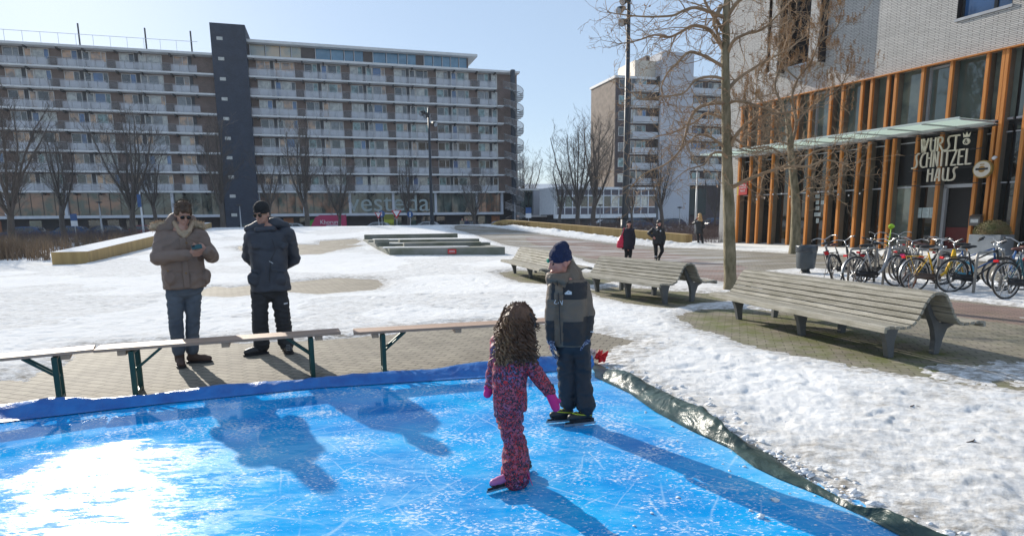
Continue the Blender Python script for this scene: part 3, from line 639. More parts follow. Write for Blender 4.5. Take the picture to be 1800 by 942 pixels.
m=MB(); m.box(sD-.02+.05,sD+3.9,-1.,.38,s_(1230,378)[1],s_(1230,332)[1]); m.build('dark_screen',pm('dark_green_screen',(.006,.02,.022),(.004,.012,.014),.5,.3),B2)
# ---- two-storey annex in front of it -------------------------------------
P3=P2-np.array([-D1[1],D1[0]])*7.; f3=lambda u,v:frame_hit(u,v,P3,D1)
a0=f3(976,340)[0]; a1=f3(1153,340)[0]; zt=f3(1060,333)[1]; zb=f3(1060,378)[1]
B3=empty('annex_building',(P3[0],P3[1],0),RZ1,'low white framed office annex with a ribbon of windows below the tower block','building')
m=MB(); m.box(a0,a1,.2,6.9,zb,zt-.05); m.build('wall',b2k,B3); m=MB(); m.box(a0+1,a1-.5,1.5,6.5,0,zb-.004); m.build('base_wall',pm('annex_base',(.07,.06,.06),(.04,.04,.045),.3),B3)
m=MB(); m.box(a0-.2,a1+.2,-.3,7,zt-.05,zt+.35); m.box(a0-.2,a1,-.25,.3,zb-.5,zb-.004+.15); m.box(a0-.2,a0,-.2,6.9,zb+.15,zt-.06); m.build('white_frame',mt['white'],B3)
nn=13
for i in range(nn):
    x0=a0+.15+(a1-a0-.3)*i/nn; x1=a0+.15+(a1-a0-.3)*(i+1)/nn; h=zt-zb-.25
    m=MB(); z0_=zb+.18
    m.box(x0,x0+.14,-.12,.1,z0_,zt-.06); m.box(x0+.14,x1,-.08,.06,z0_+.26*h,z0_+.30*h); m.box(x0+.14,x1,-.08,.06,z0_+.74*h,z0_+.78*h)
    m.add([(x0+.14,0,z0_),(x1,0,z0_),(x1,0,z0_+.26*h),(x0+.14,0,z0_+.26*h)],[(0,1,2,3)],3); m.add([(x0+.14,0,z0_+.3*h),(x1,0.01,z0_+.3*h),(x1,0.01,z0_+.74*h),(x0+.14,0,z0_+.74*h)],[(0,1,2,3)],rnd.choice([1,2,4,5])); m.add([(x0+.14,0,z0_+.78*h),(x1,0,z0_+.78*h),(x1,0,zt-.06),(x0+.14,0,zt-.06)],[(0,1,2,3)],3)
    m.build('window',[mt['white']]+[mt['g_dark'],sg[1],pm('annex_panel',(.12,.11,.13),(.1,.09,.11),1) if i==0 else bpy.data.materials['annex_panel'],mt['g_green'],mt['g_curt']],B3)
# concrete link with dark glass between the blocks
Pl=np.array([frame_hit(912,340,P1,D1)[0]*D1[0],108.87+frame_hit(912,340,P1,D1)[0]*D1[1]]); 
B4=empty('link_building',(Pl[0],Pl[1],0),RZ1,'low link building with dark glass front between the two apartment blocks','building')
f4=lambda u,v:frame_hit(u,v,Pl,D1); l1=f4(937,340)[0]; l2=f4(975,340)[0]; zt4=f4(940,335)[1]; zb4=f4(940,378)[1]
m=MB(); m.box(.2,l2,.3,8,zb4,zt4); m.box(l1,l2,-.2,.29,zb4+.1,zt4-.02); m.build('wall',pm('link_concrete',(.40,.42,.45),(.35,.36,.4),.3),B4); m=MB(); m.box(.1,l2,-.3,8.2,zt4+.004,zt4+.3); m.box(.1,l2,-.3,.25,zb4-.35,zb4-.005); m.build('roof_edge',slabm,B4)
for i in range(3):
    m=MB(); x0=.3+(l1-.4)*i/3; x1=.3+(l1-.4)*(i+1)/3; m.add([(x0,.2,zb4),(x1,.2,zb4),(x1,.2,zt4),(x0,.2,zt4)],[(0,1,2,3)],0); m.box(x0,x0+.08,.1,.19,zb4,zt4,1); m.build('window',[sg[0],dk],B4)
m=MB(); m.box(.5,l2,1.5,7.5,0,zb4-.36); m.build('base_wall',pm('link_base',(.06,.055,.055),(.035,.035,.04),.3),B4)
# far row houses with red brick and snowy roof
q=AT(915,326,170); B5=empty('row_houses',(q[0],170,0),RZ1-.12,'distant terrace of red brick flats with a pale snowy roof','building')
m=MB(); m.box(0,34,0,9,0,8.8); m.build('wall',brickmat('red_brick',(.33,.15,.10),(.38,.19,.13),(.3,.25,.22),.22,.07,swap=True),B5)
m=MB(); m.box(-.5,34.5,-.6,9.5,8.8,9.2); m.add([(-.5,-.6,9.204),(34.5,-.6,9.204),(34.5,4.5,11.2),(-.5,4.5,11.2)],[(0,1,2,3)],1); m.build('roof',[mt['white'],mt['snow']],B5)
for i in range(9): win(1+i*3.7,2.8+i*3.7,6.3,8.,(.5,),B5).build('window',[wfr]+gl,B5)
# ================================================================ RESTAURANT BUILDING
PR=np.array([13.62,36.87]); DR=np.array([5.89,-12.91]); DR/=np.linalg.norm(DR); RZR=math.atan2(DR[1],DR[0])
BR=empty('restaurant_building',(PR[0],PR[1],0),RZR,'white brick building with orange timber fins and a glass canopy over a restaurant','building')
# local x along the facade towards the viewer, local y into the building, outside is -y
wb=brickmat('white_brick',(.60,.58,.55),(.51,.49,.465),(.16,.155,.15),.44,.068,.010,swap=True,bump=1.,blotch=.10,dist=.02,offs=.37)
GT_,CZ=7.84,5.18; S1=21.
m=MB(); m.box(-1.75,-.25,0,.45,0,GT_); m.box(-1.75,-1.4,.45,22,0,26); 
# upper wall with window openings cut: build as strips
ops=[(1.35,4.0,9.3,21),(11.2,13.4,9.38,12.6),(11.2,13.4,14.,17.)]
def wall_with(m,x0,x1,z0,z1,y0,y1,ops):
    xs=sorted({x0,x1,*[o[0] for o in ops],*[o[1] for o in ops]}); zs=sorted({z0,z1,*[min(max(o[2],z0),z1) for o in ops],*[min(o[3],z1) for o in ops]})
    for i in range(len(xs)-1):
        for j in range(len(zs)-1):
            cx=(xs[i]+xs[i+1])/2;cz=(zs[j]+zs[j+1])/2
            if any(o[0]<cx<o[1] and o[2]<cz<o[3] for o in ops): continue
            m.box(xs[i],xs[i+1],y0,y1,zs[j],zs[j+1])
def wall_faces(m,x0,x1,z0,z1,y0,y1,ops):
    xs=sorted({x0,x1,*[o[0] for o in ops],*[o[1] for o in ops]}); zs=sorted({z0,z1,*[min(max(o[2],z0),z1) for o in ops],*[min(o[3],z1) for o in ops]})
    for i in range(len(xs)-1):
        for j in range(len(zs)-1):
            cx=(xs[i]+xs[i+1])/2;cz=(zs[j]+zs[j+1])/2
            if any(o[0]<cx<o[1] and o[2]<cz<o[3] for o in ops): continue
            m.add([(xs[i],y0,zs[j]),(xs[i+1],y0,zs[j]),(xs[i+1],y0,zs[j+1]),(xs[i],y0,zs[j+1])],[(0,1,2,3)])
    for o in ops:
        a,b,c,d=o; d=min(d,z1)
        m.add([(a,y0,c),(a,y1,c),(a,y1,d),(a,y0,d)],[(0,1,2,3)]); m.add([(b,y0,c),(b,y0,d),(b,y1,d),(b,y1,c)],[(0,1,2,3)]); m.add([(a,y0,c),(b,y0,c),(b,y1,c),(a,y1,c)],[(0,1,2,3)])
ops=[(1.35,2.05,9.35,21),(2.65,4.5,9.35,21),(11.2,13.2,9.4,12.6),(11.2,13.2,14.4,17.)]
wall_faces(m,-1.75,S1,GT_,26,0,.95,ops)
m.add([(-1.75,0,GT_),(S1,0,GT_),(S1,.95,GT_),(-1.75,.95,GT_)],[(0,3,2,1)]); m.box(-1.75,S1,.96,22,GT_,26)
m.build('wall',wb,BR)
# openings' glass + sills
for a,b,c,d in ops:
    m=MB(); y_=.75 if a<6 else .4; m.add([(a,y_,c),(b,y_,c),(b,y_,d),(a,y_,d)],[(0,1,2,3)],3); m.add([(a+.72*(b-a),y_-.02,c),(b,y_-.02,c),(b,y_-.02,d),(a+.72*(b-a),y_-.02,d)],[(0,1,2,3)],0)
    if a>6: m.add([(a+.02,y_-.03,c),(b-.02,y_-.03,c),(b-.02,y_-.03,d),(a+.02,y_-.03,d)],[(0,1,2,3)],0)
    m.box(a,a+.02,.02,y_,c,d,3); m.box(b-.02,b,.02,y_,c,d,3); m.box(a+.6*(b-a),a+.6*(b-a)+.12,y_-.1,y_-.01,c,d,1); m.box(a+.02,a+.09,y_-.1,y_-.01,c,d,1); m.box(a-.03,b+.03,-.06,.3,c-.08,c+.03,2); m.build('upper_window',[mt['g_blue'],dk,mt['grey_metal'],bpy.data.materials.get('dark_reveal_shade') or pm('dark_reveal_shade',(.018,.012,.012),(.012,.009,.009),1)],BR)
# projecting brick bays beside the openings
for k,(a,b,c,d,p) in enumerate([(2.1,2.6,9.1,22,.55),(4.55,5.1,9.1,22,.55),(12.7,13.6,9.8,12.9,.55)]):
    m=MB(); m.box(a,b,-p,-.003,c,d); q_=m.build('brick_bay',wb,BR); m=MB(); m.box(b+.002,b+.025,-p+.03,-.004,c+.03,d); m.build('bay_side_shade',bpy.data.materials['dark_reveal_shade'],q_)  # dark sheet paints the shade on each bay's near side
# timber fins
of=pm('orange_timber',(.60,.23,.045),(.48,.17,.03),3,.4,.15,40,stretch=(6,6,.4)); tp=pm('taupe_timber',(.17,.15,.12),(.13,.115,.09),3,.6)
low=[-.25,.63,1.27,2.21,3.45,4.6,5.72,6.42,7.34,7.85,8.7,9.05,10.09,11.1,12.56,13.05,13.55,14.05,14.9,15.9,16.6]
up=[-.21,.37,1.11,2.03,3.34,3.66,4.45,5.61,6.27,7.27,7.75,8.54,8.89,10.07,11.23,12.57,13.12,13.54,14.3,15.2,16.]
fd=.15
def fin(x,z0,z1):
    m=MB(); m.box(x,x+.115,-fd,0.0,z0,z1); m.build('timber_fin',of,BR)
    m=MB(); m.box(x+.012,x+.103,.004,.36,z0,z1); m.build('fin_lining',tp,BR)
for x in low:
    if x<13.2: fin(x,.06,CZ-.2)
for x in up: 
    if x<13.2: fin(x,CZ+.02,GT_-.05)
for x in (13.25,14.05,14.9,15.9): fin(x,.06,GT_-.05)
m=MB(); m.box(-.3,16.7,-.24,.0,GT_-.05,GT_-.004); m.build('head_rail',of,BR)
# glazing: panes between fins, set back
sill=mt['grey_metal']; wfm=pm('alu_frame',(.45,.47,.50),(.4,.42,.45),2,.4,metal=.3)
gR=glass('restaurant_glass',(.012,.016,.016),bump=.012,bs=.9,c2=(.006,.008,.008),cw=.35); gC=glass('curtained_glass',(.20,.24,.20),c2=(.09,.12,.11),bump=.012,bs=.9,s=1.2); gP=glass('pale_glass',(.15,.20,.18),c2=(.07,.10,.09),bump=.015)
for i in range(len(low)-1):
    a,b=low[i]+.115,low[i+1]
    if i==13:   # doorway
        continue
    m=MB(); m.add([(a,.34,.1),(b,.34,.1),(b,.34,CZ-.15),(a,.34,CZ-.15)],[(0,1,2,3)],2 if i in (11,) else 0)
    m.box(a,b,.26,.335,2.78,2.84,1); m.box(a,b,.26,.335,4.72,4.77,1); m.box(a,b,.22,.335,.06,.1,1); m.build('shop_window',[gR,wfm,gC],BR)
for i in range(len(up)-1):
    a,b=up[i]+.115,up[i+1]; 
    m=MB(); m.add([(a,.34,CZ),(b,.34,CZ),(b,.34,GT_),(a,.34,GT_)],[(0,1,2,3)],0); m.box(a,b,.22,.335,CZ+.02,CZ+.1,1)
    if i in (6,13): m.box(a,a+.09,.22,.335,CZ+.1,GT_-.06,1); m.box(b-.09,b,.22,.335,CZ+.1,GT_-.06,1); m.box(a+.09,b-.09,.22,.335,GT_-.15,GT_-.06,1); m.box(a+.09,b-.09,.22,.335,CZ+.1,CZ+.19,1)
    m.build('curtained_window',[gP if i%3 else gC,wfm],BR)
m=MB(); m.box(-.3,S1,.45,.5,0,GT_); m.build('back_wall',pm('dark_interior',(.03,.03,.03)),BR)
# doorway
m=MB(); m.box(11.22,11.34,.25,.42,.05,2.78,0); m.box(11.22,12.56,.25,.42,2.70,2.85,0); m.add([(11.34,.44,.05),(12.56,.44,.05),(12.56,.44,2.7),(11.34,.44,2.7)],[(0,1,2,3)],1); m.add([(11.22,.42,2.85),(12.56,.42,2.85),(12.56,.34,CZ-.15),(11.22,.34,CZ-.15)],[(0,1,2,3)],2); m.box(11.4,12.5,.38,.43,.06,1.05,3); m.build('doorway',[wfm,pm('dark_opening',(.008,.007,.007)),gR,pm('dark_red_panel',(.10,.006,.006))],BR)
m=MB(); m.box(-.3,S1,-.3,.3,0,.06); m.build('plinth',pm('plinth_stone',(.30,.30,.29)),BR)
# canopy of pale glass with steel edge
cg,ct,cb=M_('canopy_glass'); cb.inputs['Base Color'].default_value=(.70,.80,.75,1); cb.inputs['Roughness'].default_value=.3
_tr=ct.nodes.new('ShaderNodeBsdfTranslucent'); _tr.inputs[0].default_value=(.80,.90,.85,1); _mx=ct.nodes.new('ShaderNodeMixShader'); _mx.inputs[0].default_value=.75; ct.links.new(cb.outputs[0],_mx.inputs[1]); ct.links.new(_tr.outputs[0],_mx.inputs[2]); ct.links.new(_mx.outputs[0],ct.nodes['Material Output'].inputs[0])
m=MB()
CW=2.5
for i in range(10):
    x0=-.8+i*1.4; m.box(x0+.02,x0+1.38,-CW,-.36,CZ-.04,CZ-.02)
cnp=m.build('canopy_glass',cg,BR)
m=MB(); m.box(-.8,13.2,-CW-.05,-CW,CZ-.07,CZ+.01,1); m.box(-.8,13.2,-.34,-.27,CZ-.14,CZ-.01,0)
for i in range(11): x=-.8+i*1.4; m.box(x-.02,x+.02,-CW,-.345,CZ-.10,CZ-.045,0)
m.build('canopy_frame',[mt['grey_metal'],pm('canopy_edge',(.48,.56,.54),(.4,.47,.46),1.,.4)],BR)
m=MB(); 
for i in range(14): x=-.7+i*1.; m.box(x,x+.5,-.26,.3,CZ-.17,CZ-.14,0)
m.box(-.3,13.2,-.2,.41,CZ-.135,CZ-.1,1); m.build('canopy_soffit',[mt['white'],mt['grey_metal']],BR)
# ---- hand-drawn stroke lettering ("WURST & SCHNITZEL HAUS")
def strokes(ch):
    L={'W':[[(0,1),(.22,0),(.5,.85)],[(.34,1),(.56,0),(1.,1)]],'U':[[(0,1),(0,.38),(.07,.16),(.25,.03),(.5,0),(.9,.1)],[(.9,1),(.9,0)]],'R':[[(0,0),(0,1),(.5,1),(.75,.93),(.83,.78),(.75,.62),(.5,.54),(0,.52)],[(.25,.52),(.95,0)]],
       'S':[[(1.05,1),(.8,1),(.58,.93),(.47,.8),(.5,.67),(.62,.53),(.72,.4),(.74,.27),(.65,.13),(.45,.03),(.15,0),(-.3,-.02)]],'T':[[(-.1,1),(1.1,1)],[(.5,1),(.5,0)]],'C':[[(1.,1.),(.65,.98),(.32,.85),(.1,.62),(.05,.4),(.14,.2),(.35,.06),(.65,0),(1.,.02)]],'H':[[(0,0),(0,1)],[(.85,0),(.85,1)],[(0,.62),(.85,.62)]],
       'N':[[(0,0),(0,1),(.8,0),(.8,1)]],'I':[[(.3,0),(.3,1)]],'Z':[[(0,1),(.9,1),(0,0),(.95,0)]],'E':[[(.9,1),(0,1),(0,0),(.9,0)],[(0,.55),(.65,.55)]],'L':[[(0,1),(0,0),(.9,0)]],'A':[[(0,0),(.35,1),(.7,1),(.8,0)],[(.12,.3),(.8,.3)]]}
    return L[ch]
def letter_mesh(m,ch,x,z,wd,h,y,t=.058):
    for st in strokes(ch):
        for a,b in zip(st,st[1:]):
            A=Vector((x+a[0]*wd,y,z+a[1]*h));Bv=Vector((x+b[0]*wd,y,z+b[1]*h)); d=(Bv-A).normalized(); m.bar(A-d*t*.35,Bv+d*t*.35,.05,t*1.05,0,up=(0,1,0)) if False else thickline(m,A,Bv,t)
def thickline(m,A,Bv,t):
    d=(Bv-A).normalized(); n=Vector((-d.z,0,d.x))*t/2; A=A-d*t*.3;Bv=Bv+d*t*.3; y=Vector((0,.03,0))
    m.add([A-n-y,A+n-y,Bv+n-y,Bv-n-y,A-n+y,A+n+y,Bv+n+y,Bv-n+y],[(0,1,2,3),(7,6,5,4),(0,4,5,1),(1,5,6,2),(2,6,7,3),(3,7,4,0)])
SG=empty('restaurant_sign',tuple((PR+DR*11.)[:2])+(3.0,),RZR,'cream art nouveau lettering on dark rods above the restaurant door','sign')
crm=pm('cream_letters',(.66,.60,.48),(.6,.54,.43),4,.5); OFF=.42
def sgp(u,v): s,z=frame_hit(u,v,PR,DR,OFF); return s-11.,z-3.
m=MB()
def word(wd_,tl,br,gap=.16,widths=None):
    x0,zt=sgp(*tl); x1,_=sgp(*br); zb=sgp(*br)[1]; h=zt-zb; n=len(wd_); W=(x1-x0)/(n*1.0-(widths or 0))
    x=x0
    for c in wd_:
        lw=W*{'I':.45,'W':1.25}.get(c,1.); letter_mesh(m,c,x,zb,lw*(1-gap),h,-OFF); x+=lw
def span(wd_,u0,v0t,v0b,u1,v1t,v1b): pass
sW=sgp(1619,266); tW=sgp(1618,246); 
x0=sgp(1620,256)[0]; x1=sgp(1689,248)[0]; zt=sgp(1618,246)[1]; zb=sgp(1622,268)[1]
def wordx(wd_,x0,x1,zb,zt):
    tot=sum({'I':.5,'W':1.3}.get(c,1.) for c in wd_); u=(x1-x0)/tot; x=x0
    for c in wd_:
        lw=u*{'I':.5,'W':1.3}.get(c,1.); letter_mesh(m,c,x,zb,lw*.72,zt-zb,-OFF); x+=lw
wordx('WURST',x0,x1,zb,zt)
wordx('SCHNITZEL',sgp(1606,290)[0],sgp(1712,275)[0],sgp(1615,295)[1],sgp(1612,271)[1])
wordx('HAUS',sgp(1631,310)[0],sgp(1685,305)[0],sgp(1632,319)[1],sgp(1634,298)[1])
m.build('lettering',crm,SG)
m=MB(); cx,cz=sgp(1699,249); m.tube([(cx,-OFF-.03,cz),(cx,-OFF+.03,cz)],.13,20); 
m.add([(cx-.12,-OFF-.03,cz+.17),(cx+.12,-OFF-.03,cz+.17),(cx+.15,-OFF-.03,cz+.36),(cx+.06,-OFF-.03,cz+.25),(cx,-OFF-.03,cz+.38),(cx-.06,-OFF-.03,cz+.25),(cx-.15,-OFF-.03,cz+.36)],[(0,1,2,3,5,6),(3,4,5)]); m.build('crown_badge',crm,SG)
text_part('&',.24,mt['black'],SG,(cx,-OFF-.04,cz-.08),(PI/2,0,0),'ampersand',.004,1,'CENTER')
m=MB()
for z in (sgp(1660,240)[1]+.12,zb-.06,sgp(1660,295)[1]-.04,sgp(1660,322)[1]-.05): m.bar((sgp(1600,290)[0]-.1,-OFF+.08,z),(sgp(1712,275)[0]+.25,-OFF+.08,z),.035)
for z in (0,.6,1.2,1.75): 
    for x in (-.7,1.5): m.bar((x,-OFF+.08,z),(x,-.2,z),.03)
m.build('support_rod',mt['black'],SG)
# round beer sign
sx,sz=frame_hit(1727.8,297.6,PR,DR,.5); dsn=empty('round_sign',tuple((PR+DR*sx)[:2])+(sz,),RZR,'round cream and gold beer sign hanging right of the sign lettering','sign')
m=MB(); m.tube([(0,-.56,0),(0,-.40,0)],.34,32); m.build('rim',pm('brass_rim',(.42,.28,.09),(.3,.2,.06),5,.4,metal=.4),dsn)
m=MB(); m.tube([(0,-.575,0),(0,-.563,0)],.30,32); m.build('disc',pm('cream_disc',(.6,.54,.46),(.55,.5,.42),5),dsn)
m=MB(); m.tube([(0,-.585,0.0),(0,-.578,0.0)],.125,24,0); m.box(-.22,.22,-.592,-.586,-.035,.045,1); m.build('emblem',[pm('gold_emblem',(.38,.21,.05)),mt['black']],dsn)
m=MB(); m.box(-.08,.08,-.585,-.577,.16,.20,0); m.build('crown_mark',bpy.data.materials['gold_emblem'],dsn)
m=MB(); m.bar((0,-.4,.1),(0,-.23,.1),.04); m.bar((0,-.4,-.1),(0,-.23,-.1),.04); m.build('bracket',mt['black'],dsn)
# small red sign at far end
sx,sz=frame_hit(1306,331,PR,DR,.3); rs_=empty('red_sign',tuple((PR+DR*sx)[:2])+(sz,),RZR,'small square red sign on the first fin at the far end of the glass front','sign')
m=MB(); m.box(-.32,.32,-.32,-.26,-.38,.38,0); m.build('panel',[pm('sign_red',(.42,.01,.015),(.38,.01,.012))],rs_); m=MB(); m.box(-.45,-.322,-.31,-.27,-.38,.42,0); m.build('edge',pm('sign_yellow',(.55,.38,.04)),rs_)
text_part('WURST &',.13,mt['white'],rs_,(0,-.325,.12),(PI/2,0,0),'lettering',.003,.85,'CENTER'); text_part('SCHNITZEL',.13,mt['white'],rs_,(0,-.325,-.02),(PI/2,0,0),'lettering',.003,.8,'CENTER'); text_part('HAUS',.15,mt['white'],rs_,(0,-.325,-.2),(PI/2,0,0),'lettering',.003,.9,'CENTER')
m=MB(); m.box(-.05,.05,-.262,-.2,-.1,.1); m.build('bracket',mt['black'],rs_)
m=MB()
for a,b in ((9.17,10.08),(10.21,11.09),(11.22,12.55)): m.box(a,b,.27,.33,2.9,CZ-.18)
many('dark_panel',m,pm('added_backing',(.010,.011,.012),(.007,.008,.009),2,.35,spec=.3),BR)  # dark panes added behind the letters to hide their reflections in the glass
# posters on glass
def on_glass(name,cells,label,cat='poster',y=.325,group=None,mat=None):
    s0,z0=cells[0][0],cells[0][2]; e=empty(name,tuple((PR+DR*s0)[:2])+(z0,),RZR,label,cat,group)
    m=MB()
    for a,b,c,d in cells: m.box(a-s0,b-s0,y-.012,y,c-z0,d-z0)
    o=m.build('sheet',mat or pm(name+'_paper',(.55,.62,.62),(.45,.55,.56),6,.6),e); 
    m=MB()
    for a,b,c,d in cells:
        n_=max(2,int((d-c)/.06))
        for i in range(n_): zz=d-(i+.8)*(d-c)/(n_+.8); m.box(a-s0+.04,a-s0+.04+(b-a-.08)*random.uniform(.5,1),y-.016,y-.0125,zz-z0,zz-z0+.012)
    m.build('print',pm(name+'_ink',(.12,.16,.18)),e); return e
def gp(u,v): return frame_hit(u,v,PR,DR,-.32)
c=[]
for (u,v,wu,hv) in ((1437,345,9,8),(1427,356,7,8),(1437,356,7,8),(1446,356,7,8),(1437,366,8,8),(1437,377,14,8),(1437,388,6,10)):
    s,z=gp(u,v); c.append((s-wu*.0135,s+wu*.0135,z-hv*.011*2.2*.5,z+hv*.011*2.2*.5*1.))
on_glass('menu_sheets',c,'column of pale printed sheets stuck to the glass left of the bicycles')
s,z=gp(1628,374); on_glass('menu_board',[(s-.48,s-.2,z-.22,z+.22),(s-.17,s+.13,z-.22,z+.22),(s+.15,s+.42,z-.22,z+.22)],'three white menu sheets on the glass beside the open doorway')
s,z=gp(1716,359); on_glass('notice_card',[(s-.12,s+.12,z-.16,z+.16)],'single white notice card on the glass right of the doorway')
# string lights
m=MB(); bulbs=[]
for i in range(60):
    x=i*.115+1.4; z=2.95-.35*abs(math.sin(x*1.1))
    if i: m.bar(pr,(x,-.26,z),.012)
    pr=(x,-.26,z)
    if i%5==0: bq=MB(); bq.ell((x,-.26,z-.05),(.035,.035,.045),n=8,k=6); bulbs.append(bq)
e=empty('string_lights',tuple((PR)[:2])+(0,),RZR,'string of small bulbs looped along the fins of the restaurant front','string lights'); m.build('cable',mt['black'],e); [bq.build('bulb',mt['white'],e,True) for bq in bulbs]
# letterbox
s,z=frame_hit(1714,388,PR,DR,.4); e=empty('letterbox',tuple((PR+DR*s)[:2])+(z,),RZR,'grey metal letterbox mounted on the fin right of the doorway','letterbox')
m=MB(); m.box(-.2,.2,-.45,-.225,-.2,.16); m.add([(-.22,-.47,.16),(.22,-.47,.16),(.22,-.225,.25),(-.22,-.225,.25)],[(0,1,2,3)]); m.build('box',pm('letterbox_metal',(.13,.12,.11),(.1,.09,.085),8,.45,metal=.3),e,bevel=.01); m=MB(); m.box(-.14,.14,-.458,-.452,-.08,.06); m.build('plate',mt['steel'],e)
# camera on fin
s,z=frame_hit(1747,278,PR,DR,.35); e=empty('security_camera',tuple((PR+DR*s)[:2])+(z,),RZR,'small white dome camera on a fin right of the round sign','camera'); m=MB(); m.tube([(0,-.2,.03),(0,-.35,.03)],.05,10); m.ell((0,-.36,-.01),.07); m.build('housing',mt['white'],e,True)
# planter with bush
s0,_=frame_hit(1740,440,PR,DR,1.1); bp_=PR+DR*s0+np.array([-.91,-.415])*1.1
e=empty('planter',(bp_[0],bp_[1],0),RZR,'tall grey and black square planter beside the restaurant door','planter')
m=MB(); m.box(-.55,.55,-.45,.45,0,.82,0); m.build('tub',pm('zinc_tub',(.23,.25,.27),(.18,.2,.22),2,.5,metal=.2),e,bevel=.015); m=MB(); m.box(-.5,.5,-.4,.4,.822,.83); m.build('soil',pm('soil',(.05,.035,.025)),e)
shm=pm('dry_box_foliage',(.085,.095,.03),(.15,.10,.045),3,.8)
m=MB()
for i in range(2600):
    a=random.random()*2*PI; t=math.acos(random.random()); r=.97+random.uniform(-.12,.06); x,y,z=.62*math.sin(t)*math.cos(a)*r,.5*math.sin(t)*math.sin(a)*r,.52*math.cos(t)*r
    d=Vector((random.gauss(0,1),random.gauss(0,1),random.gauss(0,1)+.6)).normalized()*.05; d2=d.orthogonal().normalized()*.014; c_=Vector((x,y,.84+z)); m.add([c_-d2,c_+d2,c_+d],[(0,1,2)])
m.ell((0,0,.86),(.55,.44,.46))
tag(m.build('box_bush',shm,None,loc=(bp_[0],bp_[1],0)),'rounded dry green brown bush growing in the square planter','bush').rotation_euler=(0,0,RZR)
# ================================================================ RAMP WALLS AND TERRACE
wood=pm('ramp_timber',(.44,.30,.12),(.33,.22,.085),1.2,.75,.35,18,stretch=(3,3,.3))
def rampwall(name,pts,label,wd=1.3,sgn=1,cap=None):
    """pts: (x,y,zbottom,ztop) along the inner face; thickness goes outwards"""
    m=MB(); n=len(pts); I=[];O=[]
    for i,(x,y,a,b) in enumerate(pts):
        p=np.array([x,y]); q=np.array(pts[min(i+1,n-1)][:2])-np.array(pts[max(i-1,0)][:2]); q/=np.linalg.norm(q); nn=np.array([-q[1],q[0]])*sgn
        o=p+nn*wd; I.append((x,y,a,b)); O.append((o[0],o[1],a,b))
    for i in range(n-1):
        a,b,c,d=I[i],I[i+1],O[i+1],O[i]
        m.add([(a[0],a[1],a[2]-1.4),(b[0],b[1],b[2]-1.4),(b[0],b[1],b[3]),(a[0],a[1],a[3])],[(0,1,2,3)],0)
        m.add([(d[0],d[1],d[2]-1.4),(c[0],c[1],c[2]-1.4),(c[0],c[1],c[3]),(d[0],d[1],d[3])],[(3,2,1,0)],0)
        m.add([(a[0],a[1],a[3]),(b[0],b[1],b[3]),(c[0],c[1],c[3]),(d[0],d[1],d[3])],[(0,1,2,3)],1)
    for e in (0,n-1):
        a,d=I[e],O[e]; m.add([(a[0],a[1],a[2]-1.4),(d[0],d[1],d[2]-1.4),(d[0],d[1],d[3]),(a[0],a[1],a[3])],[(0,1,2,3)],0)
    o=m.build(name,[wood,cap or wood]); bmx=bmesh.new(); bmx.from_mesh(o.data); bmesh.ops.remove_doubles(bmx,verts=bmx.verts,dist=.001); bmesh.ops.recalc_face_normals(bmx,faces=bmx.faces); bmx.to_mesh(o.data); bmx.free()
    tag(o,label,'wall'); return o
pts=[]
for t in np.linspace(0,1,14):
    p=WL0+(WL1-WL0)*t; h=hill(p[0]+.3,p[1]); pts.append((p[0],p[1],h,.50+1.1*t+.03))
rampwall('ramp_wall',pts,'long yellow brown timber retaining wall with snow on top at the left',1.3,1,mt['snow'])
pts=[]
for t in np.linspace(0,1,26):
    p=WR0+(WR1-WR0)*t; p=p+np.array([.25,.5])*math.sin(t*PI)*.6
    top=.62+1.05*t
    if t>.9: top-=((t-.9)/.1)**2*.5
    pts.append((p[0],p[1],hill(p[0]-.5,p[1]-.5),top))
wr=rampwall('ramp_wall',pts,'long yellow brown timber retaining wall with carved lettering behind the walkers',.7,-1)
# carved name on it
p=WR0+(WR1-WR0)*.79; q=WR0-WR1; q/=np.linalg.norm(q); 
def on_wr(t): 
    p=WR0+(WR1-WR0)*t+np.array([.25,.5])*math.sin(t*PI)*.6; return p
ta,tb=.955,.80
A=on_wr(ta);Bq=on_wr(tb); dq=(Bq-A); L_=np.linalg.norm(dq); dq/=L_; nn=np.array([dq[1],-dq[0]])
if nn[1]>0: nn=-nn
o=text_part('LEO van DELDENBRUG',.5,pm('carved_letters',(.20,.12,.04),(.16,.10,.03)),None,(A[0]+nn[0]*.06,A[1]+nn[1]*.06,1.02),(PI/2,0,math.atan2(dq[1],dq[0])),'lettering',.02,.72)
o.parent=wr; o.scale=(L_/max(o.dimensions.x/ .72,1)*1.0 if False else .62,1,1)
# terrace of concrete slabs
tcm=pm('mossy_concrete',(.25,.25,.23),(.12,.13,.085),.7,.9,.35,25)
E0=empty('stone_terrace',(-5.37,27.26,0),0,'stepped platform of mossy grey concrete slabs on the snowy rise','platform')
def pris(poly,z0,z1,name,mat=None):
    m=MB(); m.prism([(x+5.37,y-27.26) for x,y in poly],z0,z1); return m.build(name,mat or tcm,E0,bevel=.02)
pris([(-5.37,27.26),(-.27,27.49),(-1.0,30.),(-6.45,29.9)],-.2,.40,'front_slab')
pris([(-6.46,29.92),(-1.0,30.02),(-1.8,33.),(-7.6,33.)],-.1,.50,'middle_slab')
pris([(-7.61,33.02),(-1.8,33.02),(-3.2,35.6),(-8.4,35.2)],0,.58,'rear_slab')
pris([(-8.35,35.25),(-3.1,35.65),(-3.1,36.1),(-8.4,35.7)],0,.84,'rear_step')
pris([(-5.0,28.9),(-1.4,29.05),(-1.5,29.9),(-5.2,29.75)],.405,.58,'raised_slab')
pris([(-6.6,30.0),(-5.9,30.0),(-6.1,30.6),(-6.8,30.6)],.505,.72,'block')
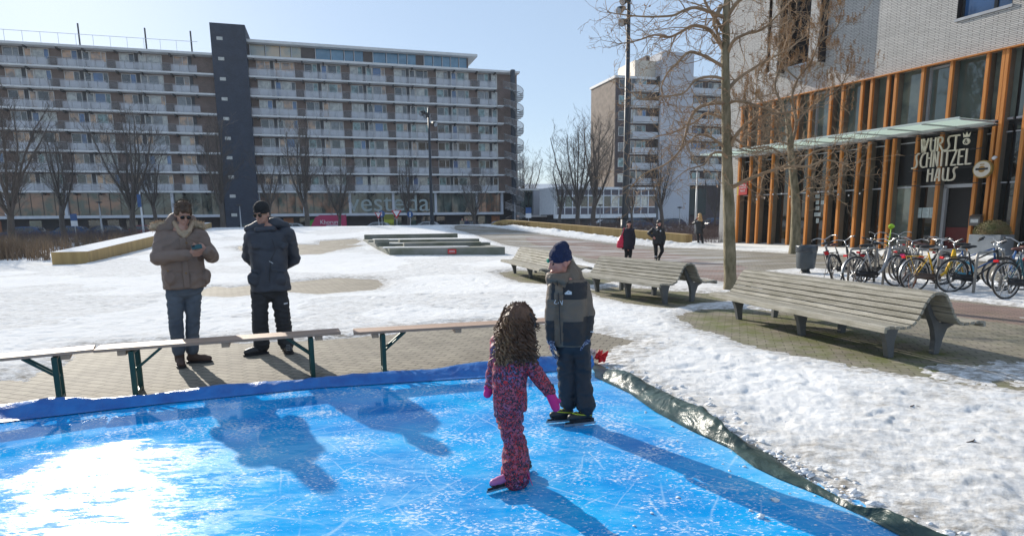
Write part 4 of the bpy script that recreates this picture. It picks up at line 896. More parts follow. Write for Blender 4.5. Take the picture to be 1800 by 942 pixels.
pris([(-5.6,31.2),(-1.6,31.4),(-1.9,32.),(-5.8,31.8)],.505,.66,'raised_slab')
m=MB(); m.prism([(-.4+.0,.5),(3.5,.6),(3.3,1.2),(-.5,1.2)],.404,.43); m.prism([(-1.,3.),(4.4,3.1),(4.1,3.6),(-1.1,3.5)],.504,.53); m.prism([(-2.,6.2),(3.,6.3),(2.6,7.6),(-2.4,7.5)],.584,.62); m.build('snow_patch',mt['snow'],E0)
e=empty('warning_sign',(-5.37+2.75,27.38,0),0,'small red notice panel fixed to the front of the concrete platform','sign'); m=MB(); m.box(-.19,.19,-.05,-.02,.14,.34); m.build('panel',pm('notice_red',(.55,.03,.03),(.5,.025,.025)),e); m=MB(); m.box(-.12,.12,-.056,-.0505,.25,.27);m.box(-.14,.14,-.056,-.0505,.20,.215); m.build('print',mt['white'],e)
# ================================================================ WAVE BENCHES
sils=[pm('weathered_slat',(a_,a_*.93,a_*.78),(a_*.62,a_*.57,a_*.44),3.5,.85,.6,40,stretch=(7,.9,7)) for a_ in (.40,.36,.43,.33)]; legm=pm('cast_leg',(.12,.125,.13),(.09,.095,.1),4,.55,.15,40)
def bench_profile():
    # half profile from the front lip to the crown; (offset from centre, z)
    return [(-.70,.345),(-.715,.385),(-.69,.415),(-.62,.425),(-.53,.418),(-.44,.405),(-.36,.41),(-.30,.45),(-.25,.52),(-.205,.60),(-.165,.68),(-.115,.745),(-.05,.775)]
def wave_bench(name,near,far,label,group='wavy double benches on the square'):
    n=np.array(near);f=np.array(far);ax=f-n;L=np.linalg.norm(ax);ax/=L; rz=math.atan2(ax[1],ax[0])-PI/2
    e=empty(name,(n[0],n[1],0),rz,label,'bench',group)
    pr=bench_profile(); full=pr+[(-x,z) for x,z in pr[::-1]]
    # slats laid along the length, on the profile
    cum=[0]
    for a,b in zip(full,full[1:]): cum.append(cum[-1]+math.hypot(b[0]-a[0],b[1]-a[1]))
    tot=cum[-1]; ns=26; gap=.012; sw=tot/ns
    def at(s):
        s=min(max(s,0),tot); x=np.interp(s,cum,[p[0] for p in full]); z=np.interp(s,cum,[p[1] for p in full]); return x,z
    for i in range(ns):
        a=at(i*sw+gap/2);b=at((i+1)*sw-gap/2); A=Vector((a[0],0,a[1]));Bv=Vector((b[0],0,b[1])); d=(Bv-A).normalized(); nrm=Vector((-d.z,0,d.x))
        th=.034; c=(A+Bv)/2; w2=(Bv-A).length/2; m=MB(); jy=random.uniform(-.006,.006)
        P=[c-d*w2-nrm*th,c+d*w2-nrm*th,c+d*w2,c-d*w2]; m.add([(q.x,-.28+jy,q.z) for q in P]+[(q.x,L+.28+jy,q.z) for q in P],[(0,1,2,3),(7,6,5,4),(0,4,5,1),(1,5,6,2),(2,6,7,3),(3,7,4,0)]); m.build('slat',random.choice(sils),e,bevel=.005)
    for y in (0,L/2,L):
        for sx in (-1,1):
            m=MB(); 
            # foot -> splayed leg -> arm under seat ; and up into the back
            foot=[(.285,0),(.36,0),(.40,.18),(.45,.30),(.60,.365),(.60,.375),(.36,.365),(.30,.40),(.24,.47),(.17,.60),(.12,.68),(.085,.68),(.13,.56),(.20,.42),(.26,.30),(.29,.17)]
            poly=[(sx*a,b) for a,b in foot]
            if sx<0: poly=poly[::-1]
            k=len(poly); m.add([(x,y-.035,z) for x,z in poly]+[(x,y+.035,z) for x,z in poly],[tuple(range(k)),tuple(range(2*k-1,k-1,-1))]+[(i,i+k,(i+1)%k+k,(i+1)%k) for i in range(k)])
            m.build('leg',legm,e,bevel=.006)
    return e
wave_bench('wave_bench',(4.64,6.98),(3.94,9.76),'largest weathered wooden wave bench nearest the viewer on the right')
wave_bench('wave_bench',(3.2,11.7),(2.2,13.75),'weathered wooden wave bench between the boy and the tree trunk')
wave_bench('wave_bench',(1.28,15.4),(.42,18.6),'farthest weathered wooden wave bench, partly behind the boy')
# ================================================================ BEER BENCHES
bw_=pm('bench_board',(.46,.31,.20),(.36,.23,.145),1.4,.5,.25,30,stretch=(.6,7,7)); grn=pm('green_steel',(.012,.065,.05),(.01,.05,.04),6,.45,metal=.2); btop=pm('bench_board_top',(.46,.31,.22),(.33,.21,.14),1.4,.6,.25,30,stretch=(.6,7,7))
def beer_bench(a,b,label):
    a=np.array(a[:2]);b=np.array(b[:2]);d=b-a;L=np.linalg.norm(d);d/=L; c=(a+b)/2
    e=empty('beer_bench',(c[0],c[1],0),math.atan2(d[1],d[0]),label,'bench','folding beer benches behind the rink')
    m=MB(); m.box(-L/2,L/2,-.13,.13,.450,.478); m.build('seat',btop,e,bevel=.004)
    for s in (-1,0,1): m=MB(); m.box(s*(L/2-.22)-.035,s*(L/2-.22)+.035,-.12,.12,.405,.447); m.build('batten',bw_,e)
    for s in (-1,1):
        x=s*(L/2-.30); m=MB()
        m.box(x-.022,x+.022,-.15,-.11,0,.44); m.box(x-.022,x+.022,.11,.15,0,.44); m.box(x-.02,x+.02,-.11,.11,.02,.05); m.box(x-.02,x+.02,-.11,.11,.41,.435); m.build('leg_frame',grn,e,bevel=.003)
        m=MB(); m.bar((x,-.05,.24),(x-s*.24,-.05,.44),.022); m.bar((x,.05,.24),(x-s*.24,.05,.44),.022); m.bar((x,-.06,.24),(x,.06,.24),.02); m.build('brace',grn,e)
    return e
z_=.47
beer_bench(G(-250,651,z_),G(166,611,z_),'left beer bench with green steel legs, cut off by the left edge')
beer_bench(G(170,612,z_),G(597,581,z_),'middle beer bench with green steel legs in front of the two men')
beer_bench(G(621,582,z_),G(968,562,z_),'right beer bench with green steel legs, ending behind the two children')
# ================================================================ BIN
bp2=G(1415,482)
e=empty('litter_bin',(bp2[0],bp2[1],0),.3,'dark grey plastic litter bin with a grey bag left of the bicycles','bin')
m=MB(); k=16
m.loft([(0,0,.06,.10,.10),(0,0,.16,.12,.12),(0,0,.162,.225,.225),(0,0,.2,.24,.24),(0,0,.66,.27,.27),(0,0,.68,.265,.265)],32); m.build('body',pm('bin_plastic',(.06,.075,.085),(.05,.062,.07),5,.5),e,True)
m=MB(); m.loft([(0,0,0,.16,.16),(0,0,.03,.15,.15),(0,0,.16,.09,.09)],20); m.build('base',mt['dark_metal'],e,True)
m=MB(); rg=[]
for z,r in ((.62,.275),(.66,.285),(.72,.282),(.78,.285),(.80,.27),(.79,.22),(.6,.2)): rg.append((0,0,z,r,r))
m.loft(rg,40); 
for i,v_ in enumerate(m.v): d=noise.noise(Vector(v_)*14)*.022; m.v[i]=(v_[0]*(1+d*3),v_[1]*(1+d*3),v_[2]+d)
m.build('bin_bag',pm('bin_bag',(.05,.062,.075),(.04,.05,.06),9,.28,.5,20),e,True)
# ================================================================ BICYCLES
chrome=pm('chrome',(.6,.6,.6),(.4,.4,.4),14,.28,metal=.9); tyre=pm('tyre',(.03,.03,.03),(.045,.04,.036),20,.8); rubber=mt['black']; leather=pm('brown_leather',(.11,.035,.025),(.08,.025,.02),9,.5); redl=pm('red_reflector',(.62,.01,.02),(.5,.005,.01),5,.25)
def wheel_parts(par,x,pref=''):
    m=MB(); r=.335; m.tube([(x+r*math.cos(2*PI*i/36),0,.35+r*math.sin(2*PI*i/36)) for i in range(36)],.0165,8,0,False,True); t=m.build('tyre',tyre,par,True)
    m=MB(); r=.308; m.tube([(x+r*math.cos(2*PI*i/36),0,.35+r*math.sin(2*PI*i/36)) for i in range(36)],.0095,6,0,False,True); 
    m.tube([(x,-.05,.35),(x,.05,.35)],.022,10)
    for i in range(24): a=2*PI*i/24; b=a+(.5 if i%2 else -.5); y=.035*(1 if i%4<2 else -1); m.tube([(x+.02*math.cos(b),y,.35+.02*math.sin(b)),(x+.305*math.cos(a),0,.35+.305*math.sin(a))],.0016,3,0,False)
    m.build('wheel',chrome,par,True); return t
def bike(kind,name='bicycle'):
    e=empty(name); fr=MB(); R1=.017
    rear=(-.53,0,.35);front=(.56,0,.35);bb=(-.07,0,.29);seat=(-.24,0,.80);head=(.36,0,.86);hb=(.42,0,.62)
    if kind=='step':   # low step-through
        fr.tube([head,(.30,0,.62),(.18,0,.38),(.04,0,.30),bb],[.029]*5,8); fr.tube([(.38,0,.78),(.33,0,.52),(.2,0,.34)],.012,6); fr.tube([bb,seat],.017,8)
    elif kind=='omafiets':
        fr.tube([head,(.27,0,.60),(.12,0,.42),(-.1,0,.42),(-.15,0,.47)],.017,8); fr.tube([hb,(.36,0,.48),(.2,0,.32),bb],.017,8); fr.tube([bb,seat],.017,8)
    else:
        fr.tube([head,(-.215,0,.76)] if kind=='high' else [head,(-.19,0,.62)],.016,8); fr.tube([hb,bb],.019,8); fr.tube([bb,seat],.017,8)
    for y in (-.05,.05): fr.tube([(-.22,y*.4,.74),(rear[0],y,.35)],.009,6); fr.tube([bb,(rear[0],y,.35)],.010,6)
    fr.tube([head,hb],.021,8)
    for y in (-.05,.05): fr.tube([hb,(.50,y*.9,.52),(.56,y,.35)],.012,6)
    fr.build('frame',None,e,True).data.materials.append(mt['black'])
    for nm,x in (('w',rear[0]),('w',front[0])): wheel_parts(e,x)
    m=MB(); m.tube([seat,(-.26,0,.90)],.013,8); m.build('seat_post',chrome,e,True); m=MB(); m.tube([head,(.345,0,.99)],.012,8); m.build('stem',chrome,e,True)
    m=MB(); m.ell((-.30,0,.93),(.14,.085,.035),n=14,k=8); m.ell((-.20,0,.935),(.12,.035,.028),n=12,k=8); m.build('saddle',rubber,e,True)
    m=MB()
    if kind in('high',): pts=[(.40,-.30,1.02),(.38,-.1,1.0),(.35,0,.99),(.38,.1,1.0),(.40,.30,1.02)]
    else: pts=[(.17,-.29,1.02),(.28,-.28,1.06),(.37,-.16,1.07),(.36,0,1.0),(.37,.16,1.07),(.28,.28,1.06),(.17,.29,1.02)]
    m.tube(pts,.0115,7); m.build('handlebar',chrome,e,True)
    for s in (0,-1): a=Vector(pts[s]); b=Vector(pts[1 if s==0 else -2]); m=MB(); m.tube([a,a+(b-a)*.0+ (b-a).normalized()*.11],.017,8); m.build('grip',rubber,e,True)
    for x,a0,a1 in ((rear[0],-10,150),(front[0],20,140)):
        m=MB(); n_=16
        V=[]
        for i in range(n_+1):
            a=R_(a0+(a1-a0)*i/n_); 
            if x<0: a=PI-a+R_(-10)
            for y in (-.024,0,.024): V.append((x+(.368-abs(y)*.3)*math.cos(a),y,.35+(.368-abs(y)*.3)*math.sin(a)))
        m.add(V,[(i*3+j,i*3+j+1,(i+1)*3+j+1,(i+1)*3+j) for i in range(n_) for j in range(2)]); m.build('mudguard',chrome,e,True)
    m=MB(); 
    for y in (-.06,.06): m.tube([(-.30,y,.735),(-.78,y,.735)],.006,5); m.tube([(-.70,y,.735),(-.535,y*.9,.35)],.005,5)
    for i in range(4): m.tube([(-.36-i*.13,-.06,.735),(-.36-i*.13,.06,.735)],.005,5)
    m.build('rack',mt['black'],e,True)
    m=MB(); m.box(-.815,-.785,-.045,.045,.70,.745); m.build('rear_light',redl,e)
    m=MB(); m.tube([(.44,0,.86),(.50,0,.86)],[.02,.035],10); m.build('headlight',chrome,e,True)
    m=MB(); m.tube([(-.53,-.045,.31),(-.3,-.05,.26),(-.02,-.05,.235),(.03,-.05,.29),(-.02,-.05,.345),(-.3,-.05,.36),(-.53,-.045,.385),(-.57,-.045,.35)],.02,6,0,False,True); m.box(-.55,.0,-.065,-.04,.27,.35); m.build('chain_case',rubber,e,True)
    m=MB(); 
    for s in (-1,1): m.tube([(-.07,s*.03,.29),(-.07+s*.1,s*.08,.29-s*.13)],.009,6); m.box(-.07+s*.1-.045,-.07+s*.1+.045,s*.08 if s>0 else -.17,.17 if s>0 else -.08,.28-s*.13,.30-s*.13)
    m.build('pedal_crank',rubber,e); m=MB(); m.tube([(-.45,.06,.36),(-.42,.2,.02)],.009,6); m.build('kickstand',chrome,e)
    return e
protos={k:bike(k) for k in ('step','omafiets','high','low')}
used=set()
def place_bike(kind,u,v,yaw,lean,col,label,saddle=None,sc_=1.,extra=None,z=.03):
    if kind not in used: b=protos[kind]; used.add(kind)
    else: b=copy_tree(protos[kind])
    p=G(u,v) if u else None
    b.location=(p[0],p[1],z); b.rotation_euler=(R_(lean),0,R_(yaw)); b.scale=(sc_,)*3; b.rotation_mode='XYZ'
    tag(b,label,'bicycle','bicycles parked at the racks')
    for c in b.children:
        base=c.name.split('.')[0]
        if base=='frame': c.material_slots[0].link='OBJECT'; c.material_slots[0].material=col
        if base=='saddle' and saddle: c.material_slots[0].link='OBJECT'; c.material_slots[0].material=saddle
        if extra and base in extra: c.material_slots[0].link='OBJECT'; c.material_slots[0].material=extra[base]
    return b
yel=pm('yellow_paint',(.80,.46,.01),(.72,.40,.008),5,.4); blk=pm('black_paint',(.02,.02,.022),(.03,.03,.032),5,.35); gry=pm('grey_paint',(.30,.29,.28),(.24,.23,.22),5,.4); tea=pm('teal_paint',(.015,.10,.13),(.01,.08,.10),5,.4); blu=pm('blue_paint',(.02,.09,.26),(.015,.07,.2),5,.4); slv=pm('silver_paint',(.42,.42,.42),(.36,.36,.36),5,.35,metal=.3); gld=pm('tan_paint',(.32,.24,.15),(.26,.2,.12),5,.4); drd=pm('rust_tyre',(.22,.07,.03),(.16,.05,.025),8,.7)
# (kind, u, v of ground mid-point, yaw: 0 = front wheel to the right)
place_bike('low',1463,492,62,-14,gry,'grey bicycle leaning beside the litter bin, farthest left of the bicycles',extra=dict(mudguard=blk))
place_bike('omafiets',1490,497,40,-16,blk,'black bicycle with black carrier, second from the litter bin',leather,extra=dict(mudguard=blk))
place_bike('high',1507,500,52,14,blk,'black bicycle leaning over to the right, third from the litter bin',extra=dict(mudguard=blk))
place_bike('high',1546,497,18,5,gry,'dull grey bicycle with a rusty brown front tyre behind the steel hoop',extra=dict(tyre=pm('dirty_tyre',(.16,.12,.09),(.1,.08,.06),9,.9)))
place_bike('step',1538,508,14,-4,slv,'silver bicycle with a red rear lamp in front of the steel hoop',extra=dict(tyre=tyre))
place_bike('low',1590,506,68,8,slv,'silver bicycle seen end on with a rusty front tyre',extra=dict(tyre=drd))
place_bike('high',1622,497,12,-4,blk,'black bicycle with a brown leather saddle behind the yellow bicycle',leather)
place_bike('omafiets',1622,505,20,5,slv,'pale bicycle with pink lamps, half hidden behind the yellow bicycle',extra=dict(rear_light=pm('pink_light',(.75,.02,.2))))
place_bike('step',1646,514,8,-3,yel,'bright yellow step-through bicycle with a black saddle',extra=dict(chain_case=pm('brown_guard',(.12,.08,.06)),rack=yel))
place_bike('low',1700,506,-60,-10,blu,'blue bicycle facing the viewer behind the racks')
place_bike('low',1712,516,4,3,blk,'black bicycle with a red stripe and a light blue lock on its rear wheel')
place_bike('omafiets',1765,514,60,12,blu,'dark blue bicycle leaning beside the planter',extra=dict(mudguard=blk))
place_bike('omafiets',1805,527,14,-3,tea,'teal bicycle with a wide red rear lamp at the right edge')
place_bike('high',1840,531,50,12,blk,'black bicycle cut off by the right edge')
# two standing back by the glass
place_bike('low',1545,472,100,4,gld,'tan bicycle standing back against the glass front')
place_bike('omafiets',1590,476,78,-6,blk,'black bicycle by the glass with a small green bell cover')
# lock + green bell
e=empty('bicycle_lock',tuple(G(1700,515))[:2]+(0,),0,'thick light blue chain lock looped through the rear wheel of the black bicycle','lock')
q=G(1702,516); m=MB(); m.tube([(-.12+.16*math.cos(a),.05*math.sin(2*a)-.03,.52+.12*math.sin(a)) for a in np.linspace(0,2*PI,22)[:-1]],.024,7,0,False,True); m.build('cable',pm('light_blue',(.10,.42,.60),(.08,.36,.52)),e,True)
q=AT(1567,398,14.6); e=empty('saddle_cover',(q[0],q[1],q[2]),0,'crumpled lime green bell cover above the handlebars in front of the glass','cover'); m=MB(); m.ell((0,0,0),(.07,.05,.055)); 
for i,v_ in enumerate(m.v): d=noise.noise(Vector(v_)*40)*.02; m.v[i]=(v_[0]+d,v_[1],v_[2]+d)
m.tube([(0,0,-.04),(0,.02,-.25),(0,.1,-.45)],.012,6); m.build('cover',pm('lime_green',(.35,.60,.02)),e,True)
# steel hoops
hoopm=pm('galvanised_hoop',(.36,.34,.31),(.28,.26,.24),6,.5,metal=.4)
for i,(u,v) in enumerate(((1513,501),(1574,503),(1630,499),(1668,508),(1734,516))):
    p=G(u,v); e=empty('bicycle_rack',(p[0],p[1],0),R_(24),['steel hoop stand between the black and the silver bicycles','steel hoop stand beside the silver end-on bicycle','steel hoop stand behind the yellow bicycle','steel hoop stand between the yellow and the black bicycles','steel hoop stand beside the dark blue bicycle'][i],'bike rack','steel hoop bicycle racks')
    m=MB(); m.tube([(-.45,0,0),(-.45,0,.76),(-.43,0,.82),(-.37,0,.85),(.37,0,.85),(.43,0,.82),(.45,0,.76),(.45,0,0)],.027,10); m.build('hoop',hoopm,e,True)
    for s in (-1,1): m=MB(); m.tube([(s*.45,0,0),(s*.45,0,.035)],.05,10); m.build('base_plate',hoopm,e)
# ================================================================ POLES
def lampost(u,vtop,Y,r,label,head='flat',x0=None,name='street_lamp',lift=0,mat=None):
    p=AT(u,vtop,Y); h=p[2]; e=empty(name,(p[0],Y,0),0,label,'lamp'); m=MB(); m.tube([(0,0,0),(0,0,h*.3),(0,0,h)],[r*1.3,r,r*.55],10); m.build('pole',mat or mt['grey_metal'],e,True)
    if head=='flat': m=MB(); m.tube([(0,0,h-.02),(0,0,h+.06),(0,0,h+.14)],[.05,.32,.10],14); m.build('lamp_head',mt['dark_metal'],e,True)
    return e,h
pm_dark=pm('pole_paint',(.022,.032,.045),(.016,.024,.034),1,.5)
e,h=lampost(1106.5,-60,46.5,.21,'tall dark floodlight pole rising in front of the right tower block',head=None,name='floodlight_pole',mat=pm_dark)
def flood(e,x,y,z,dx,dz):
    m=MB(); a=Vector((x,y,z)); d=Vector((dx,-.55,dz)).normalized(); m.tube([a-d*.28,a+d*.05,a+d*.28],[.16,.24,.27],14); t=m.build('floodlight',mt['black'],e,True); m=MB(); m.tube([a+d*.285,a+d*.29],[.23,.23],14); m.build('lens',mt['steel'],t); m=MB(); m.bar((0,0,z),tuple(a-d*.1),.07); m.build('bracket',mt['black'],e)
z1=AT(1096,40,46.5)[2]; z0=AT(1085,18,46.5)[2]
flood(e,-.35,-.1,z1,-.6,-.3); flood(e,-.55,-.1,z0,-.7,-.5); flood(e,-.3,-.1,z0+.6,-.7,-.4)
m=MB(); m.tube([(0,0,0),(0,0,1.5)],.32,12); m.build('base_collar',pm_dark,e,True)
e,h=lampost(753,190,66,.17,'tall dark floodlight pole in front of the long apartment block',head=None,name='floodlight_pole',mat=pm_dark)
for dx,vz,s in ((-.6,199,-1),(-.2,203,-1),(.55,218,1)): flood(e,dx,-.1,AT(753,vz,66)[2],.6*s,-.4)
lampost(174,357,58,.09,'short pale street lamp in front of the glazed storey at the left',head='flat')
lampost(421,362,58,.07,'short street lamp in front of the dark stair tower')
lampost(1195,366,62,.06,'small street lamp in front of the white stair core')
lampost(1055,362,60,.06,'thin street lamp in front of the office annex',name='street_lamp')
e,h=lampost(1226,300,42,.075,'tall pale pole beside the woman with long blonde hair',head=None,name='signal_pole')
m=MB(); m.tube([(0,0,h),(0,0,h+.12)],.12,10); m.build('cap',mt['grey_metal'],e)
e,h=lampost(245,338,56,.09,'white pole with a blue banner at the left',head=None,name='banner_pole',mat=mt['white'])
m=MB(); m.box(-.22,.1,-.1,-.05,h-1.3,h-.2); m.build('banner',blu,e); m=MB(); m.box(-.25,.2,-.2,.2,0,.7); m.build('base_box',blu,e)
lampost(905,355,80,.07,'thin street lamp right of the spiral staircase',name='street_lamp')
# road signs
def roadsign(u,v,Y,shape,label,mats,sz=.42):
    p=AT(u,v,Y); e=empty('road_sign',(p[0],Y,0),0,label,'road sign'); h=p[2]; m=MB(); m.tube([(0,0,0),(0,0,h+.3)],.035,8); m.build('pole',mt['grey_metal'],e)
    m=MB()
    if shape=='tri': 
        for k,(s,mi,y) in enumerate(((1.,0,-.05),(.66,1,-.06))): m.add([(-sz*s,y,h+.36*sz*s+.0),(sz*s,y,h+.36*sz*s),(0,y,h-sz*1.3*s)],[(0,2,1)],mi)
    elif shape=='round': m.tube([(0,-.06,h),(0,-.04,h)],sz,20); m.build('plate',mats,e); m=MB(); m.box(-.05,.05,-.07,-.062,h-.2,h+.2,0); m.build('symbol',mt['white'],e); return e
    else: m.box(-sz,sz,-.06,-.04,h-sz,h+sz,0); m.box(-sz,sz,-.06,-.04,h-sz*2.6,h-sz-.01,1)
    m.build('plate',mats,e); return e
sred=pm('sign_paint_red',(.5,.02,.03))
roadsign(665,376,62,'tri','red and white give way triangle, left one of the pair',[sred,mt['white']],.38)
roadsign(697,373,60,'tri','red and white give way triangle, right one of the pair',[sred,mt['white']],.5)
roadsign(671,376,64,'round','round blue road sign beside the left give way triangle',[blu],.34)
roadsign(721,377,62,'round','round blue road sign right of the yellow green cabinet',[blu],.3)
roadsign(130,382,56,'sq','blue and white parking sign at the left',[blu,mt['white']],.3)
roadsign(929,370,70,'sq','blue and white parking sign beside the spiral staircase',[blu,mt['white']],.32)
# ================================================================ CARS
paint=lambda n,c:pm(n,c,c,1,.25)
carcols=dict(b=paint('car_blue',(.02,.06,.14)),k=paint('car_black',(.012,.013,.015)),s=paint('car_silver',(.35,.36,.38)),d=paint('car_navy',(.015,.03,.07)),t=paint('car_teal',(.02,.07,.085)),r=paint('car_red',(.25,.02,.03)))
def car():
    e=empty('parked_car'); L2,W2=2.1,.86
    prof=[(-2.1,.32),(-2.12,.62),(-2.02,.86),(-1.85,.92),(-1.45,1.30),(-1.0,1.43),(-.1,1.46),(.45,1.38),(1.05,.98),(1.75,.86),(2.08,.70),(2.12,.34)]
    m=MB(); k=len(prof); rows=[(-W2,1.),( -W2*.97,1.),(W2*.97,1.),(W2,1.)]
    V=[]
    for y in (-1,1):
        for x,z in prof: t=max(0,(z-.9)/.56); V.append((x*(1-.02*t),y*(W2-.16*t),z))
    m.add(V,[tuple(range(k)),tuple(range(2*k-1,k-1,-1))]+[(i,i+k,(i+1)%k+k,(i+1)%k) for i in range(k)]); b=m.build('body',carcols['b'],e,bevel=.06)
    for y in (-1,1):
        m=MB(); z0,z1=.95,1.36; ya=lambda z:y*(W2-.16*(z-.9)/.56+.006)
        for q in ([(-1.38,z0),(-.42,z0),(-.42,z1),(-1.02,z1)],[(-.36,z0),(.92,z0),(.42,z1-.02),(-.36,z1)]):
            m.add([(x,ya(z),z) for x,z in q],[(0,1,2,3)])
        m.build('side_window',mt['g_dark'],e)
    m=MB(); m.add([(1.0,-.74,1.0),(1.0,.74,1.0),(.5,.66,1.365),(.5,-.66,1.365)],[(0,1,2,3)]); 
    for i in range(len(m.v)): x,y,z=m.v[i]; m.v[i]=(x+.03,y,z+.01)
    m.build('windscreen',mt['g_dark'],e); m=MB(); m.add([(-1.82,-.72,.95),(-1.82,.72,.95),(-1.47,.66,1.28),(-1.47,-.66,1.28)],[(0,1,2,3)]); 
    for i in range(len(m.v)): x,y,z=m.v[i]; m.v[i]=(x-.03,y,z+.01)
    m.build('rear_window',mt['g_dark'],e)
    for x in (-1.35,1.32):
        for y in (-1,1):
            m=MB(); m.tube([(x,y*(W2-.2),.31),(x,y*(W2+.01),.31)],.31,18); wv=m.build('wheel',mt['black'],e); m=MB(); m.tube([(x,y*(W2+.012),.31),(x,y*(W2+.02),.31)],.18,12); m.build('hub',mt['steel'],wv)
    for y in (-1,1): m=MB(); m.ell((2.03,y*.62,.68),(.06,.16,.08),n=8,k=6); m.build('headlight',mt['steel'],e)
    return e
cp=car(); first=True
yaw1=RZ1
for (u,Y,c,lab) in ((40,62,'b','blue car among the reeds at the far left'),(118,63,'b','blue car behind the dried reeds, second from the left'),(196,64,'d','navy car in front of the glazed storey at the left'),(262,66,'r','dark red car left of the man in brown'),(345,68,'b','blue car behind the man in brown'),(432,70,'t','teal car at the foot of the dark stair tower'),(508,72,'s','silver car right of the man in the black hat'),(661,80,'s','silver car left of the yellow green cabinet'),(748,82,'s','silver car in front of the middle of the glazed storey'),(818,84,'k','black car between the two silver and blue cars'),(877,86,'d','navy car near the foot of the spiral staircase'),(1062,84,'k','black car in front of the office annex'),(1120,86,'b','blue car behind the tall floodlight pole'),(1178,88,'d','navy car in front of the white stair core'),(1262,86,'b','blue car beyond the blonde woman')):
    p=AT(u,400,Y); c_=cp if first else copy_tree(cp); first=False
    c_.location=(p[0],Y,0); c_.rotation_euler=(0,0,yaw1+(PI if random.random()<.5 else 0)); tag(c_,lab,'car','cars parked across the street')
    for q in c_.children:
        if q.name.startswith('body'): q.material_slots[0].link='OBJECT'; q.material_slots[0].material=carcols[c]
# magenta food van
p=AT(579,400,86); e=empty('food_van',(p[0],86,0),RZ1,'magenta food van with white lettering parked before the glazed storey','van')
m=MB(); m.prism([(-2.5,.35),(2.3,.35),(2.3,2.45),(-1.2,2.45),(-1.7,2.2),(-2.5,1.3)],-1,1); mm=MB(); mm.add([(x,z_2*1.0,y) for (x,y,z_2) in [(a,b,c) for a,b,c in m.v]],m.f); mm.build('body',pm('magenta_paint',(.42,.02,.10),(.36,.015,.08),1,.4),e)
for x in (-1.5,1.4): m=MB(); m.tube([(x,-1.02,.36),(x,-.8,.36)],.36,16); m.build('wheel',mt['black'],e)
m=MB(); m.box(-2.5,2.3,-1.02,-1.002,.4,.62); m.build('food_stripe',pm('food_stripe',(.5,.3,.08),(.3,.08,.05),3),e)
m=MB(); m.prism([(-3.3,.6),(-2.4,1.0),(-1.9,1.9),(-2.6,1.7)],-1.01,-1.0); mm=MB(); mm.add([(a,c,b) for a,b,c in m.v],m.f); mm.build('green_leaf',pm('leaf_green',(.05,.3,.03)),e)
text_part('Khorumi',.8,mt['white'],e,(-1.2,-1.03,1.25),(PI/2,0,0),sx=.95); m=MB(); m.box(-.4,1.6,-1.03,-1.01,.98,1.1); m.build('small_print',mt['white'],e)
p=AT(684,400,88); e=empty('kiosk_cabinet',(p[0],88,0),RZ1,'yellow green cabinet with black lettering right of the food van','cabinet')
m=MB(); m.box(-.65,.65,-.4,.4,0,2.5); m.build('cabinet',pm('yellow_green',(.38,.42,.03),(.32,.36,.02)),e,bevel=.03); m=MB(); m.box(-.66,.66,-.42,-.402,1.75,2.5); m.build('hood',pm('olive',(.2,.21,.03)),e); text_part('7 BNG',.5,mt['black'],e,(-.6,-.43,.95),(PI/2,0,0))
# red ribbon bag by the rink corner
q=G(1046,642); e=empty('ribbon_bag',(q[0],q[1]+.06,0.02),0,'crumpled red and white plastic bag at the back corner of the ice','bag')
m=MB(); m.ell((-.06,0,.08),(.08,.06,.08)); 
for i,v_ in enumerate(m.v): d=noise.noise(Vector(v_)*22)*.05; m.v[i]=(v_[0]+d,v_[1]+d,v_[2]+d)
m.build('white_part',pm('pale_plastic',(.65,.45,.42),(.6,.5,.46),9,.4),e,True)
m=MB(); 
for c_,r in (((.03,-.02,.07),.035),((.09,-.02,.05),.045),((.12,-.03,.10),.03),((.06,-.03,.12),.028)): m.ell(c_,(r,r*.7,r))
for i,v_ in enumerate(m.v): d=noise.noise(Vector(v_)*30)*.03; m.v[i]=(v_[0]+d,v_[1]+d,v_[2]+d)
m.build('ribbon',pm('red_ribbon',(.7,.01,.02)),e,True)
# fallen twigs on the snow
for i,(u,v,l) in enumerate(((1698,785,.12),(1600,720,.1))):
    q=G(u,v); m=MB(); m.tube([(0,0,.03),(l*.5,.02,.036),(l,.08,.028)],[.006,.005,.002],5); m.tube([(l*.4,.015,.034),(l*.6,-.04,.04)],[.004,.001],4); tag(m.build('twig',pm('twig_bark',(.10,.07,.045)),None,loc=(q[0],q[1],0)),['small brown twig lying on the snow at the right','thin twig lying on the snow above the other twig'][i],'twig','twigs on the snow')
